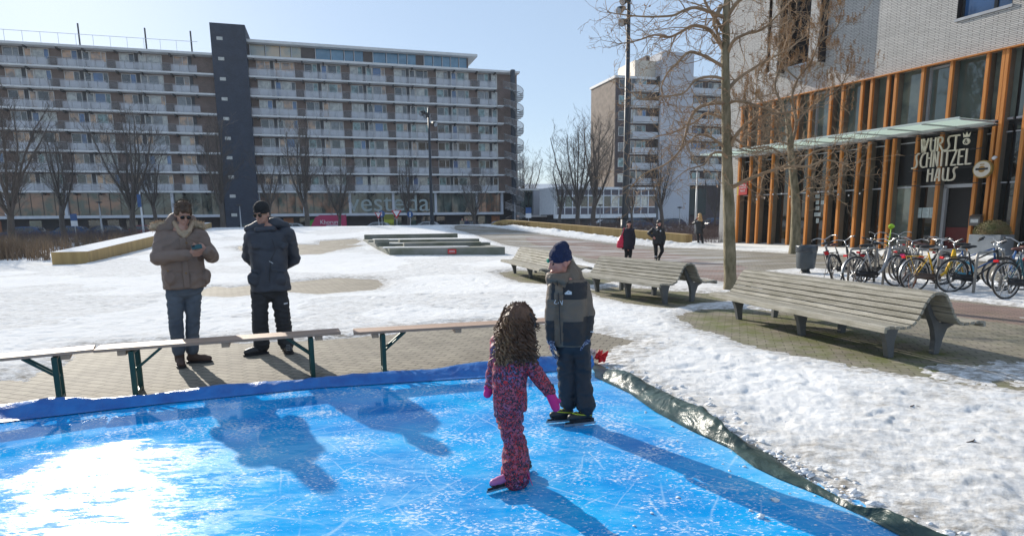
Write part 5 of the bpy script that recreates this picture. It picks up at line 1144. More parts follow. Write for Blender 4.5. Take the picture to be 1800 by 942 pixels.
# ================================================================ TREES
bark=pm('grey_bark',(.12,.095,.07),(.07,.055,.042),3,.85,.6,25,stretch=(1,1,.3)); moss=pm('mossy_bark',(.27,.225,.145),(.11,.095,.05),7.,.85,1.,26,stretch=(1,1,.4))
dbark=pm('dark_bark',(.115,.098,.088),(.08,.068,.06),1,.9)
def bez(P,n):
    """Catmull-Rom through points"""
    P=[Vector(p) for p in P]; out=[]
    Q=[P[0]*2-P[1]]+P+[P[-1]*2-P[-2]]
    for i in range(1,len(Q)-2):
        for k in range(n):
            t=k/n; a,b,c,d=Q[i-1:i+3]; out.append(.5*((2*b)+(c-a)*t+(2*a-5*b+4*c-d)*t*t+(3*b-a-3*c+d)*t**3))
    out.append(P[-1]); return out
def grow(m,p,d,L,r,lev,rg,up=.25,spread=.6,wig=.18,n=5,mini=.004,sides=5,kids=(3,5),ratio=.62,minlev=0):
    pts=[p];rs=[r]; seg=L/n; q=p.copy();dd=d.normalized()
    dirs=[dd]
    for i in range(n):
        dd=(dd+Vector((rg.gauss(0,wig),rg.gauss(0,wig),rg.gauss(0,wig)+up*.12))).normalized(); q=q+dd*seg; pts.append(q.copy()); rs.append(max(r*(1-.75*(i+1)/n),mini)); dirs.append(dd)
    m.tube(pts,rs,sides if r>.02 else (4 if r>.01 else 3),0,False)
    if lev<=minlev: return pts
    k=rg.randint(*kids)
    for i in range(k):
        t=rg.uniform(.25,1.0); j=min(int(t*n),n-1); f=t*n-j; pp=pts[j].lerp(pts[j+1],f); ax=dirs[j].orthogonal().normalized(); ax.rotate(Quaternion(dirs[j],rg.uniform(0,2*PI))); nd=(dirs[j]*(1-spread*.5)+ax*spread+Vector((0,0,up*.4))).normalized()
        grow(m,pp,nd,L*ratio*rg.uniform(.7,1.1),max(rs[j]*.62,mini),lev-1,rg,up,spread,wig,max(3,n-1),mini,sides,kids,ratio,minlev)
    return pts
def elm(seed,h=11.,fork=.28,r=.22,stems=5,spread=.32,kids=(5,7)):
    rg=random.Random(seed); t=MB(); c=MB(); fz=h*fork
    pts=[Vector((0,0,0)),Vector((rg.gauss(0,.08),rg.gauss(0,.08),fz*.5)),Vector((rg.gauss(0,.12),rg.gauss(0,.12),fz))]; t.tube(pts,[r*1.25,r,r*.85],9,0,False)
    top=pts[-1]
    for i in range(stems):
        a=2*PI*i/stems+rg.uniform(-.4,.4); s=spread*(rg.uniform(.5,1.2) if i else .1); d=Vector((math.cos(a)*s,math.sin(a)*s,1))
        p0=top-Vector((0,0,rg.uniform(0,fz*.25)))
        L=(h-fz)*rg.uniform(.75,1.); q=grow(c,p0,d,L,r*.5,0,rg,up=.35,wig=.07,n=9,sides=6,mini=.02)
        for j in range(1,len(q)):
            for k in range(2 if j%2 else 3):
                f=rg.random(); pp=q[j-1].lerp(q[j],f); ax=Vector((rg.gauss(0,1),rg.gauss(0,1),.0)).normalized(); dr=(q[j]-q[j-1]).normalized()
                grow(c,pp,dr*.75+ax*.65+Vector((0,0,.15)),L*.34*(1.15-j/len(q)*.65)*rg.uniform(.6,1.2),.028*(1.2-j/len(q)),2,rg,up=.5,spread=.55,wig=.12,n=4,mini=.0075,sides=3,kids=(2,4),ratio=.6)
    return t,c
def tree_obj(name,t,c,loc,label,group,mats=(None,None),rz=0,s=1.):
    e=empty(name,loc,rz,label,'tree',group,s); t.build('trunk',mats[0],e,True); c.build('crown',mats[1],e,True); return e
protosT=[]
for i,(sd,st,spr,fk) in enumerate(((1,5,.34,.30),(2,7,.42,.24),(5,4,.26,.34))):
    t,c=elm(sd,11.5,fk,.23,st,spr); protosT.append(tree_obj('bare_tree',t,c,(0,0,0),'x','bare street trees',(dbark,dbark)))
uT=[0,0,0]
# (u centre, v top, Y, proto, label)
TL=[(-12,150,40,1,'big dark bare tree cut off by the left edge'),(88,210,60,0,'slender bare tree near the left edge of the long block'),(212,178,60,1,'broad bare tree rising left of the man in brown'),(262,250,66,2,'thin bare tree between two larger trees at the left'),(374,195,64,0,'bare tree just left of the dark stair tower'),
 (462,262,72,2,'small bare tree behind the man in the black hat'),(526,198,64,0,'tall bare tree right of the man in the black hat'),(592,272,72,1,'small bare tree in front of the magenta van'),(713,268,76,0,'bare tree beside the yellow green cabinet'),(832,292,78,1,'low bare tree left of the spiral staircase'),
 (918,255,120,1,'faint bare tree seen right of the spiral staircase'),(1047,188,60,0,'dark bare tree in front of the brown gable wall'),(1018,205,74,1,'wide bare tree behind the darker one by the gable'),(985,270,90,0,'pale small bare tree left of the gable wall'),(1166,235,60,0,'bare tree in front of the white stair core'),(1112,300,74,2,'slim bare tree behind the floodlight pole'),(1262,290,70,1,'bare tree left of the white brick corner')]
for (u,vt,Y,k,lab) in TL:
    top=AT(u,vt,Y); h=top[2]; o=protosT[k] if uT[k]==0 else copy_tree(protosT[k]); uT[k]+=1
    o.location=(top[0],Y,-.05); o.scale=(h/11.6,)*3; o.rotation_euler=(0,0,random.uniform(0,6)); tag(o,lab,'tree','bare street trees')
# main plane tree (near, right of centre); limbs measured on the photograph at the trunk's own distance
TY=13.4
def TP(u,v,dy=0): return Vector(AT(u,v,TY+dy))
rg=random.Random(21)
tr=MB(); tp_=[TP(1283,516),TP(1283,480),TP(1282,420),TP(1281,360),TP(1279,320),TP(1277,250),TP(1276,180),TP(1275,120),TP(1276,60),TP(1278,0),TP(1283,-90),TP(1290,-180)]
tp_[0].z=-.05; rr_=[.155,.130,.122,.118,.112,.10,.092,.083,.075,.065,.05,.03]
sp=bez(tp_,4); rs=[float(np.interp(i/(len(sp)-1)*(len(rr_)-1),range(len(rr_)),rr_)) for i in range(len(sp))]
tr.tube(sp,rs,18,0,False)
for i,v_ in enumerate(tr.v):
    q=Vector(v_); d=noise.fractal(Vector((q.x*7,q.y*7,q.z*3)),.6,2.1,4)*.017; tr.v[i]=(q.x+d,q.y+d*.6,q.z)
cr=MB()
limbs=[([(1282,332),(1292,327),(1310,318),(1345,304),(1385,293),(1420,293),(1452,282),(1490,290)],-.4,.050),
 ([(1275,182),(1252,182),(1228,190),(1212,212),(1203,245),(1193,268),(1168,290),(1132,306),(1108,330)],-.9,.042),
 ([(1272,118),(1240,100),(1212,92),(1190,112),(1174,128),(1163,152),(1165,168),(1172,182)],-.5,.036),
 ([(1274,92),(1262,72),(1245,52),(1218,46),(1195,58),(1175,66),(1150,62),(1120,72),(1086,78)],.5,.045),
 ([(1270,30),(1250,22),(1222,14),(1200,20),(1182,28),(1140,30),(1100,27),(1068,22)],-.8,.04),
 ([(1268,10),(1255,40),(1262,60),(1272,95)],0.0,.05),
 ([(1280,262),(1296,235),(1318,214),(1345,203),(1380,198),(1410,190)],-.5,.045),
 ([(1278,160),(1296,140),(1322,122),(1352,104),(1385,88),(1420,60)],.4,.042),
 ([(1278,96),(1290,72),(1312,60),(1340,52),(1372,22),(1400,-10)],-.7,.04),
 ([(1276,262),(1262,250),(1246,240),(1225,238),(1210,250),(1200,242)],-.3,.034),
 ([(1277,212),(1262,205),(1240,200),(1222,215),(1180,235),(1150,240)],.6,.034),
 ([(1277,182),(1300,178),(1330,186),(1362,200),(1380,225)],-.6,.034),
 ([(1275,60),(1258,35),(1240,5),(1228,-30),(1200,-70)],.3,.045),([(1278,30),(1300,0),(1330,-20),(1360,-70)],-.3,.045),
 ([(1282,282),(1268,268),(1250,272),(1236,290),(1206,300),(1170,330)],-1.0,.03),
 ([(1279,235),(1300,250),(1322,262),(1350,258),(1372,272)],-.4,.028),([(1276,140),(1250,135),(1222,142),(1200,165),(1160,170),(1128,175),(1105,160)],-1.1,.03)]
for P,dy,r in limbs:
    n_=len(P); pts=[TP(u,v,dy*(i/(n_-1))**.8) for i,(u,v) in enumerate(P)]; q=bez(pts,4); k=len(q)
    cr.tube(q,[max(r*(1-.78*i/(k-1)),.008) for i in range(k)],8,0,False)
    for j in range(2,k):
        nk=2 if j>k*.35 else 1
        if j>=k-2: nk=3
        for _ in range(nk):
            if rg.random()<.38: continue
            dr=(q[j]-q[j-1]).normalized(); ax=Vector((rg.gauss(0,1),rg.gauss(0,.8),rg.gauss(-.1,.9))).normalized()
            L=rg.uniform(.35,.95)*(1.1-.35*j/k)
            grow(cr,q[j],dr*.6+ax*.8,L,max(r*.36*(1-.5*j/k),.007),2,rg,up=.15,spread=.62,wig=.24,n=5,mini=.0032,sides=4,kids=(2,3),ratio=.6)
pt=tree_obj('plane_tree',tr,cr,(0,0,0),'big plane tree with a mossy trunk rising between the two nearer benches','trees on the square',(moss,pm('plane_twigs',(.36,.245,.15),(.24,.165,.10),2,.8)))
pt['label']='big bare tree with mossy trunk behind the largest bench'
# withered leaves / seed clusters hanging on it
lf=MB()
def leafclump(m,c,n,s,rg):
    for _ in range(n):
        p=Vector(c)+Vector((rg.gauss(0,s),rg.gauss(0,s),rg.gauss(0,s))); d=Vector((rg.gauss(0,1),rg.gauss(0,1),rg.gauss(0,1))).normalized()*rg.uniform(.012,.03); e2=d.orthogonal().normalized(); e2.rotate(Quaternion(d.normalized(),rg.uniform(0,6))); e2*=rg.uniform(.006,.014); m.add([p-d,p+e2,p+d,p-e2],[(0,1,2,3)])
vsel=[Vector(v) for v in cr.v]
for _ in range(330):
    q=rg.choice(vsel)
    leafclump(lf,q+Vector((0,0,-.02)),rg.randint(2,5),.018,rg)
lf.build('dead_leaves',pm('dead_leaves',(.32,.17,.07),(.2,.10,.045),6,.7),pt)
# second, slimmer tree with brown catkins by the restaurant
base=G(1397,446); T2Y=base[1]
def TQ(u,v,dy=0): return Vector(AT(u,v,T2Y+dy))
t2=MB(); P=[TQ(1397,447),TQ(1398,420),TQ(1399,370),TQ(1397,330),TQ(1392,290),TQ(1388,240),TQ(1384,200)]; P[0].z=-.05
sp=bez(P,4); t2.tube(sp,[float(np.interp(i,[0,4,len(sp)-1],[.27,.21,.10])) for i in range(len(sp))],14,0,False)
c2=MB(); lf2=MB(); rg=random.Random(5)
lim2=[([(1390,262),(1400,215),(1392,175),(1402,140),(1425,110),(1440,70),(1452,20)],.3,.07),([(1386,215),(1372,180),(1362,150),(1372,110),(1368,70),(1376,30)],-.3,.06),([(1388,240),(1350,225),(1325,232),(1305,245)],-.8,.05),([(1392,290),(1360,262),(1330,268),(1300,262)],-1.2,.05),([(1394,300),(1430,268),(1470,262),(1500,270)],-.7,.05),
 ([(1400,215),(1430,185),(1455,170),(1480,150),(1492,110)],.2,.045),([(1395,330),(1420,312),(1450,318),(1485,308)],-.6,.035),([(1385,205),(1345,185),(1330,160),(1335,120)],.4,.045),([(1402,140),(1382,120),(1385,90),(1395,50)],.5,.04),([(1440,75),(1470,50),(1482,10)],.4,.04),([(1395,345),(1430,330),(1470,345)],-1.0,.03),([(1390,255),(1350,240),(1320,200),(1310,180)],-.6,.04)]
for li,(P,dy,r) in enumerate(lim2):
    n_=len(P); pts=[TQ(u,v,dy*2*(i/(n_-1))) for i,(u,v) in enumerate(P)]; q=bez(pts,4); k=len(q); c2.tube(q,[max(r*(1-.7*i/(k-1)),.014) for i in range(k)],7,0,False)
    for j in range(2,k):
        for _ in range(2 if j>k*.5 else 1):
            dr=(q[j]-q[j-1]).normalized(); ax=Vector((rg.gauss(0,1),rg.gauss(0,.8),rg.gauss(.1,.8))).normalized(); L=rg.uniform(.5,1.5)*(1.1-.4*j/k)
            tipz=q[j].z
            o_=len(c2.v); gp_=grow(c2,q[j],dr*.7+ax*.8,L,.016,2,rg,up=.5,spread=.55,wig=.2,n=5,mini=.006,sides=3,kids=(2,3),ratio=.6)
            if tipz>5.6:
                for vtx in rg.sample(c2.v[o_:],min(6,len(c2.v)-o_)):
                    # upright catkin spike
                    h=rg.uniform(.16,.34); b=Vector(vtx)
                    for s_i in range(9):
                        leafclump(lf2,b+Vector((rg.gauss(0,.01),rg.gauss(0,.01),h*s_i/9)),5,.026*(1.3-s_i/9),rg)
            else:
                for vtx in rg.sample(c2.v[o_:],min(2,len(c2.v)-o_)): leafclump(lf2,vtx,3,.03,rg)
pt2=tree_obj('catkin_tree',t2,c2,(0,0,0),'slimmer tree with brown catkins in front of the restaurant glass','trees on the square',(moss,pm('pale_twigs',(.27,.20,.13),(.18,.13,.085),2,.8)))
for q in (lf2,): q.v=[tuple(p) for p in q.v]
lf2.build('catkins',pm('brown_catkins',(.36,.21,.09),(.25,.13,.05),4,.8),pt2)
# ================================================================ REEDS, SHRUBS
def tuft_mesh(rg,m,x,y,z,h,n,lean=.3,w_=.012,plume=True):
    for _ in range(n):
        a=rg.uniform(0,2*PI); l=rg.gauss(0,lean); hh=h*rg.uniform(.55,1.15); bx=x+rg.gauss(0,.12);by=y+rg.gauss(0,.12)
        dx,dy=math.cos(a)*abs(l)*hh,math.sin(a)*abs(l)*hh; t=Vector((-math.sin(a),math.cos(a),0))*w_
        p0=Vector((bx,by,z));p1=Vector((bx+dx*.4,by+dy*.4,z+hh*.6));p2=Vector((bx+dx,by+dy,z+hh))
        m.add([p0-t,p0+t,p1+t*.8,p1-t*.8],[(0,1,2,3)]); m.add([p1-t*.8,p1+t*.8,p2],[(0,1,2)])
        if plume and rg.random()<.35: leafclump(m,p2,5,.06,rg)
rg=random.Random(8); m=MB()
for _ in range(420):
    Y=rg.uniform(27,46); u=rg.uniform(-60,250) if Y>34 else rg.uniform(-60,82); p=AT(u,430,Y)
    if p[0]>-17.2-1.8-(Y-25)*.26: continue
    if fbm(np.array([p[0]]),np.array([Y]),.35,77,2)[0]<-.02 and rg.random()<.8: continue
    tuft_mesh(rg,m,p[0],Y,-.02,rg.uniform(.6,1.2),22,.35,.012)
reedm=pm('dry_reed',(.24,.165,.10),(.15,.10,.065),.7,.85)
tag(m.build('dry_reeds',reedm),'dry brown reeds standing in the snow behind the left timber wall','reeds',kind='stuff')
m=MB(); rg=random.Random(9)
def twiggy(m,x,y,z,h,rg,n=26,wd=.5):
    for _ in range(n):
        a=rg.uniform(0,2*PI); d=Vector((math.cos(a)*wd,math.sin(a)*wd,rg.uniform(.7,1.3))); grow(m,Vector((x+rg.gauss(0,.15),y+rg.gauss(0,.15),z)),d,h*rg.uniform(.6,1.),.008,1,rg,up=.3,spread=.5,wig=.15,n=3,mini=.004,sides=3,kids=(2,4),ratio=.55)
for _ in range(260):
    Y=rg.uniform(52,57); u=rg.uniform(-40,380); p=AT(u,410,Y); twiggy(m,p[0],Y,0,rg.uniform(.8,1.3),rg,12)
for _ in range(210):
    Y=rg.uniform(46,54); u=rg.uniform(1000,1275); p=AT(u,410,Y); twiggy(m,p[0],Y,0,rg.uniform(.9,1.5),rg,12)
for _ in range(70):
    Y=rg.uniform(37.5,45); u=rg.uniform(1165,1265); p=AT(u,410,Y); twiggy(m,p[0],Y,0,rg.uniform(.5,1.),rg,12)
tag(m.build('low_shrubs',pm('shrub_twigs',(.13,.085,.075),(.085,.06,.055),.6,.9)),'leafless red brown shrubs along the far edge of the snow','shrubs',kind='stuff')
# ================================================================ PEOPLE
def remesh(m,vox,sm=2):
    me=bpy.data.meshes.new('t'); me.from_pydata(m.v,[],m.f); o=bpy.data.objects.new('t',me); COL.objects.link(o)
    r=o.modifiers.new('r','REMESH'); r.mode='VOXEL'; r.voxel_size=vox; r.adaptivity=0
    if sm: s=o.modifiers.new('s','SMOOTH'); s.iterations=sm; s.factor=.5
    dg=bpy.context.evaluated_depsgraph_get(); dg.update(); me2=bpy.data.meshes.new_from_object(o.evaluated_get(dg)); bpy.data.objects.remove(o); return me2
def cloth(name,m,mat,par,vox=.012,sm=3,amp=.006,freq=9,stretch=(1,1,1),matfn=None,fine=0,seed=0,label=None):
    me=remesh(m,vox,sm); n=len(me.vertices); co=np.empty(n*3); me.vertices.foreach_get('co',co); co=co.reshape(-1,3); no=np.empty(n*3); me.vertices.foreach_get('normal',no); no=no.reshape(-1,3)
    if amp or fine:
        for i in range(n):
            q=Vector((co[i][0]*stretch[0]+seed,co[i][1]*stretch[1],co[i][2]*stretch[2]))
            w_=Vector((noise.noise(q*3),noise.noise(q*3+Vector((5,0,0))),noise.noise(q*3+Vector((0,7,0)))))
            d=(1-abs(noise.noise(q*freq+w_*1.2))*2.6)*amp if amp else 0
            if fine: d+=noise.noise(q*freq*5)*fine
            co[i]+=no[i]*d
    me.vertices.foreach_set('co',co.ravel()); me.polygons.foreach_set('use_smooth',[True]*len(me.polygons))
    me.materials.clear()
    for mm in (mat if isinstance(mat,(list,tuple)) else [mat]): me.materials.append(mm)
    if matfn:
        me.update(); c=np.empty(len(me.polygons)*3); me.polygons.foreach_get('center',c); c=c.reshape(-1,3); me.polygons.foreach_set('material_index',[matfn(*p) for p in c])
    me.update(); o=bpy.data.objects.new(name,me); COL.objects.link(o); o.parent=par
    if label:o['label']=label
    return o
class Fig:
    def __init__(s,label,cat,uv,group=None,z=0.,name='person',base=None):
        p=np.array(base) if base is not None else G(uv[0],uv[1],z); s.p=p; s.rz=-math.atan2(p[0],p[1]); s.e=empty(name,(p[0],p[1],z),s.rz,label,cat,group); s.z=z
    def J(s,u,v,dy=0.):
        d=ray(u,v); n=np.array([-math.sin(s.rz),math.cos(s.rz)]); t=(s.p[:2]@n+dy)/(d[:2]@n); q=d*t; q[2]+=CH; x=(q[0]-s.p[0])*math.cos(s.rz)+(q[1]-s.p[1])*math.sin(s.rz); y=-(q[0]-s.p[0])*math.sin(s.rz)+(q[1]-s.p[1])*math.cos(s.rz); return Vector((x,y,q[2]-s.z))
def headmesh(m,c,Rm,k,mouth=True):
    """adult head about 0.235 tall at k=1, facing local -Y before Rm"""
    def E(p,r): m.ell(Vector(c)+Rm@(Vector(p)*k),tuple(x*k for x in r),Rm,n=14,k=10)
    E((0,.012,.03),(.076,.094,.088)); E((0,-.012,-.02),(.066,.078,.08)); E((0,-.04,-.075),(.045,.045,.036)); E((0,-.02,-.055),(.058,.06,.05))
    E((0,-.088,-.015),(.013,.020,.026)); E((0,-.103,-.028),(.014,.013,.011)); E((-.03,-.068,-.01),(.022,.018,.02)); E((.03,-.068,-.01),(.022,.018,.02)); E((0,-.083,.028),(.045,.012,.012))
    E((0,-.086,-.058),(.024,.010,.007)); E((0,-.084,-.068),(.020,.011,.008)); E((0,-.075,-.092),(.018,.014,.014))
    for s in (-1,1): E((s*.077,.012,-.005),(.010,.020,.032))
    m.cap(Vector(c)+Rm@(Vector((0,.015,-.06))*k),Vector(c)+Rm@(Vector((0,.04,-.17))*k),.054*k,.062*k)
def hand(m,w,d,nrm,th,k=1.,curl=.5,spread=.08):
    """palm from the wrist w along d; nrm is the back of the hand, th the thumb side"""
    d=Vector(d).normalized(); nrm=Vector(nrm); nrm=(nrm-d*nrm.dot(d)).normalized(); t=d.cross(nrm); 
    if t.dot(Vector(th))<0: t=-t
    w=Vector(w); m.cap(w-d*.03*k,w+d*.01*k,.026*k,.024*k)
    for i in range(4):
        o=(.030-.0195*i)*k; m.cap(w+t*o*.6,w+d*.082*k+t*o,.015*k,.0125*k)
        L=(.040,.046,.043,.033)[i]*k; a=curl*(.8+.1*i); b0=w+d*.085*k+t*o; d1=(d*math.cos(a)-nrm*math.sin(a)+t*(spread*(1.5-i)*.5)).normalized(); b1=b0+d1*L; m.cap(b0,b1,.0098*k,.0088*k)
        a2=a+curl*1.1; d2=(d*math.cos(a2)-nrm*math.sin(a2)+t*(spread*(1.5-i)*.4)).normalized(); m.cap(b1,b1+d2*L*.72,.0088*k,.0072*k)
    b0=w+d*.018*k+t*.026*k; d1=(d*.72+t*.62-nrm*.35).normalized(); b1=b0+d1*.042*k; m.cap(b0,b1,.0135*k,.011*k); d2=(d*.95+t*.1-nrm*.4).normalized(); m.cap(b1,b1+d2*.034*k,.0105*k,.0085*k)
skin=pm('skin',(.50,.28,.20),(.42,.21,.15),9,.5,.08,60); skin2=pm('skin_flushed',(.55,.28,.21),(.50,.20,.15),9,.48)
def fabric(n,c1,c2=None,s=5,rough=.8,bump=.25,bs=90): return pm(n,c1,c2,s,rough,bump,bs)
def Rz(a): return Matrix.Rotation(R_(a),3,'Z')
def Rx(a): return Matrix.Rotation(R_(a),3,'X')
def shades(par,c,Rm,k):
    m=MB()
    for s in (-1,1):
        m.ell(Vector(c)+Rm@Vector((s*.031*k,-.092*k,.002*k)),(.027*k,.006*k,.022*k),Rm,n=14,k=8)
    m.build('lens',pm('dark_lens',(.015,.014,.012),(.01,.01,.01),3,.08),par,True)
    m=MB(); m.bar(Vector(c)+Rm@Vector((-.015*k,-.097*k,.012*k)),Vector(c)+Rm@Vector((.015*k,-.097*k,.012*k)),.004*k)
    for s in (-1,1): m.bar(Vector(c)+Rm@Vector((s*.056*k,-.088*k,.010*k)),Vector(c)+Rm@Vector((s*.079*k,.01*k,.008*k)),.004*k)
    m.build('glasses_frame',pm('gold_wire',(.3,.2,.08),rough=.4,metal=.6),par)
def boot(par,a,toe,mat,k=1.,sole=True,name='boot',h=.13):
    """a: ankle (x,y,z), toe: toe tip on ground"""
    a=Vector(a);toe=Vector(toe); d=Vector((toe.x-a.x,toe.y-a.y,0)); d.normalize(); m=MB()
    m.cap(a+Vector((0,0,.04*k)),Vector((a.x,a.y,.06*k)),.052*k,.050*k); m.cap(Vector((a.x,a.y,.055*k))-d*.02*k,Vector((a.x,a.y,.05*k))+d*.13*k,.046*k,.040*k); m.cap(Vector((a.x,a.y,.05*k))+d*.10*k,Vector((a.x,a.y,.043*k))+d*.17*k,.044*k,.034*k)
    b=cloth(name,m,mat,par,.007,3,.0015,20)
    if sole:
        m=MB(); n=Vector((-d.y,d.x,0)); P=[]
        for t,wd in ((-.065,.03),(-.05,.04),(.02,.040),(.10,.050),(.16,.046),(.20,.028),(.212,.0)):
            P.append((t,wd))
        pol=[(t,w_) for t,w_ in P]+[(t,-w_) for t,w_ in P[::-1] if w_>0]; m.prism([tuple((Vector((a.x,a.y,0))+d*t*k+n*w_*k)[:2]) for t,w_ in pol],.001,.022*k); m.build('sole',mt['black'],b.parent)
    return b
# ------------------------------------------------ man in brown parka with phone
f=Fig('man in a brown fur-hooded parka and jeans looking down at his phone','person',(327,640)); J=f.J; e=f.e
brn=fabric('brown_parka',(.235,.165,.128),(.18,.125,.098),3,.6,.2,70); jean=fabric('blue_jeans',(.11,.13,.155),(.065,.08,.105),3,.85,.3,120)
hc=J(322,377,-.05); RH=Rz(14)@Rx(24)
sh=[J(286,417),J(351,414)]; el=[J(277,454,-.10),J(372,451,-.08)]; wr=[J(333,447,-.33),J(362,440,-.32)]
hip=[J(308,513),J(340,513)]; kn=[J(309,566,-.03),J(339,564,-.0)]; an=[J(315,620,-.02),J(338,618,.05)]
b=MB(); headmesh(b,hc,RH,1.0); b.cap(J(320,405),J(320,505),.10,.10); 
for i in (0,1): b.cap(sh[i],el[i],.05,.04); b.cap(el[i],wr[i],.04,.026); b.cap(hip[i],kn[i],.07,.055); b.cap(kn[i],an[i],.05,.04); b.cap(an[i],an[i]+Vector((.0,-.03,-.04)),.03,.02)
hand(b,wr[0],(1,-.15,.12),(0,-.8,-.5),(0,.3,1),1.05,.55); hand(b,wr[1],(-.85,-.2,.25),(.2,-.9,-.3),(0,.2,1),1.0,.7)
cloth('body',b,skin,e,.0065,2,0)
m=MB(); ct=J(321,460); zt=J(320,408).z; zh=J(320,506).z; cxx=ct.x
m.loft([(cxx,0,zh,.215,.15),(cxx,0,zh+.05,.22,.155),(cxx,0,zh+.22,.215,.155),(cxx,0,zh+.38,.215,.16),(cxx-.0,.0,zt-.13,.225,.155),(cxx,.0,zt-.04,.20,.13),(cxx,0,zt+.01,.11,.09)],28,e=2.5)
for i in (0,1):
    s_=-1 if i==0 else 1
    m.ell(sh[i]+Vector((-s_*.03,0,-.0)),(.09,.10,.085)); m.cap(sh[i],el[i],.082,.075); m.cap(el[i],wr[i]+(el[i]-wr[i]).normalized()*.03,.075,.058)
m.ell(J(363,486,-.05),(.045,.07,.095)); m.ell(J(302,488,-.13),(.075,.035,.085)); m.ell(J(338,488,-.13),(.06,.03,.085))
m.loft([(hc.x-.015,.03,zt-.03,.125,.11),(hc.x-.02,.04,zt+.05,.12,.115),(hc.x-.025,.06,zt+.12,.10,.10)],22)
cloth('parka',m,brn,e,.011,3,.009,7,(1,1,1.8),seed=1)
m=MB(); m.box(-.032,.032,-.176,-.150,zh+.01,zt-.06); o=m.build('placket',brn,e,bevel=.01); o.location=(cxx+.02,0.0,0)
m=MB()
for (u,v) in ((328,427),(331,455),(327,480),(295,476)): q=J(u,v,-.185); m.tube([q,q+Vector((0,-.006,0))],.011,10)
m.build('button',pm('brass_button',(.30,.18,.08),metal=.5),e)
# fur trim of the folded hood: two bushes and the hood behind the neck
m=MB(); m.cap(J(341,394,-.0),J(356,398,.02),.034,.038); cloth('hood_fur',m,fabric('pale_fur_b',(.58,.44,.30),(.42,.31,.2),12,.9,.6,60),e,.008,1,.004,16,fine=.011); m=MB(); m.cap(J(270,399,.02),J(284,395,-.0),.040,.036); o=cloth('hood_fur',m,fabric('pale_fur',(.58,.44,.30),(.42,.31,.2),12,.9,.6,60),e,.008,1,.004,16,fine=.011)
fr_=MB(); rgf=random.Random(4)
for (a_,b_) in ((J(270,399,.02),J(284,395,0)),(J(341,394,0),J(356,398,.02))):
    for _ in range(900):
        c_=a_.lerp(b_,rgf.uniform(-.2,1.2)); d=Vector((rgf.gauss(0,1),rgf.gauss(0,1),rgf.gauss(0,1))).normalized(); p=c_+d*.04; t=d.orthogonal().normalized()*.0018; fr_.add([p-t,p+t,p+d*rgf.uniform(.018,.035)+Vector((0,0,rgf.gauss(0,.006)))],[(0,1,2)])
fr_.build('fur_hairs',bpy.data.materials['pale_fur'],o)
m=MB(); m.cap(J(284,402,.02),J(345,400,.06),.07,.06); m.cap(J(305,385,.07),J(335,385,.08),.06,.055); m.cap(J(296,395,.02),J(306,382,.03),.05,.045); cloth('hood',m,brn,e,.011,3,.006,8)
# scarf
m=MB()
for a_,b_,r in (((307,392,-.02),(318,412,-.13),.024),((318,410,-.12),(331,407,-.12),.024),((333,406,-.12),(338,392,-.03),.022),((311,398,-.05),(324,416,-.14),.022),((326,416,-.14),(336,400,-.08),.020)): m.cap(J(*a_),J(*b_),r,r)
cloth('scarf',m,fabric('beige_scarf',(.46,.34,.23),(.38,.27,.18),9,.95,.4,60),e,.007,2,.005,18,(1,1,.6))
# hair
m=MB(); 
for p,r in (((0,.02,.055),(.083,.098,.080)),((0,.055,.0),(.078,.062,.07)),((0,-.045,.085),(.062,.05,.038)),((-.02,-.01,.125),(.045,.05,.028)),((.03,.0,.12),(.04,.05,.026)),((-.07,.0,.03),(.018,.045,.04)),((.07,.0,.03),(.018,.045,.04))): m.ell(hc+RH@Vector(p),r,RH)
ho=cloth('hair',m,fabric('dark_brown_hair',(.13,.075,.042),(.07,.04,.024),14,.6,.5,50),e,.006,1,.006,26,(1,1,.35),fine=.004)
m=MB()
for _ in range(520):
    d=Vector((rgf.gauss(0,1),rgf.gauss(0,1),abs(rgf.gauss(0,1))+.3)).normalized(); p=hc+RH@(Vector((d.x*.08,d.y*.095+.015,d.z*.10+.045))); t=d.orthogonal().normalized()*.0016; g_=Vector((rgf.gauss(0,.012),rgf.gauss(-.004,.012),0)); m.add([p-t,p+t,p+RH@(d*rgf.uniform(.025,.055))+g_],[(0,1,2)])
m.build('hair_strands',bpy.data.materials['dark_brown_hair'],ho)
shades(e,hc,RH,1.0)
# legs
m=MB(); 
for i in (0,1): m.cap(hip[i]+Vector((0,0,.06)),kn[i],.098,.072); m.cap(kn[i],an[i]+Vector((0,0,.02)),.074,.066)
m.ell((cxx,0,hip[0].z+.04),(.19,.13,.13)); cloth('jeans',m,jean,e,.011,3,.008,8,(1,1,2.2),seed=3)
brb=pm('brown_suede_boot',(.10,.06,.045),(.07,.042,.03),6,.85,.3,60)
boot(e,an[0],(an[0].x+.02,an[0].y-.25,0),brb,1.05); boot(e,an[1],(an[1].x+.23,an[1].y-.10,0),brb,1.05)
p1=f
# phone (a thing he holds)
q=J(346,434,-.40); M4=Matrix.Translation(f.e.location)@Matrix.Rotation(f.rz,4,'Z'); qw=M4@q
ph=empty('phone',qw,f.rz,'dark teal phone held in both hands by the man in the brown parka','phone'); ph.rotation_euler=(R_(-38),R_(-8),f.rz)
m=MB(); m.box(-.052,.052,-.006,.006,-.028,.028); m.build('case',pm('teal_case',(.02,.10,.11),(.015,.08,.09),4,.35),ph,bevel=.004); m=MB(); m.box(-.046,-.018,-.0095,-.0065,-.002,.024); m.build('camera_bump',mt['black'],ph)
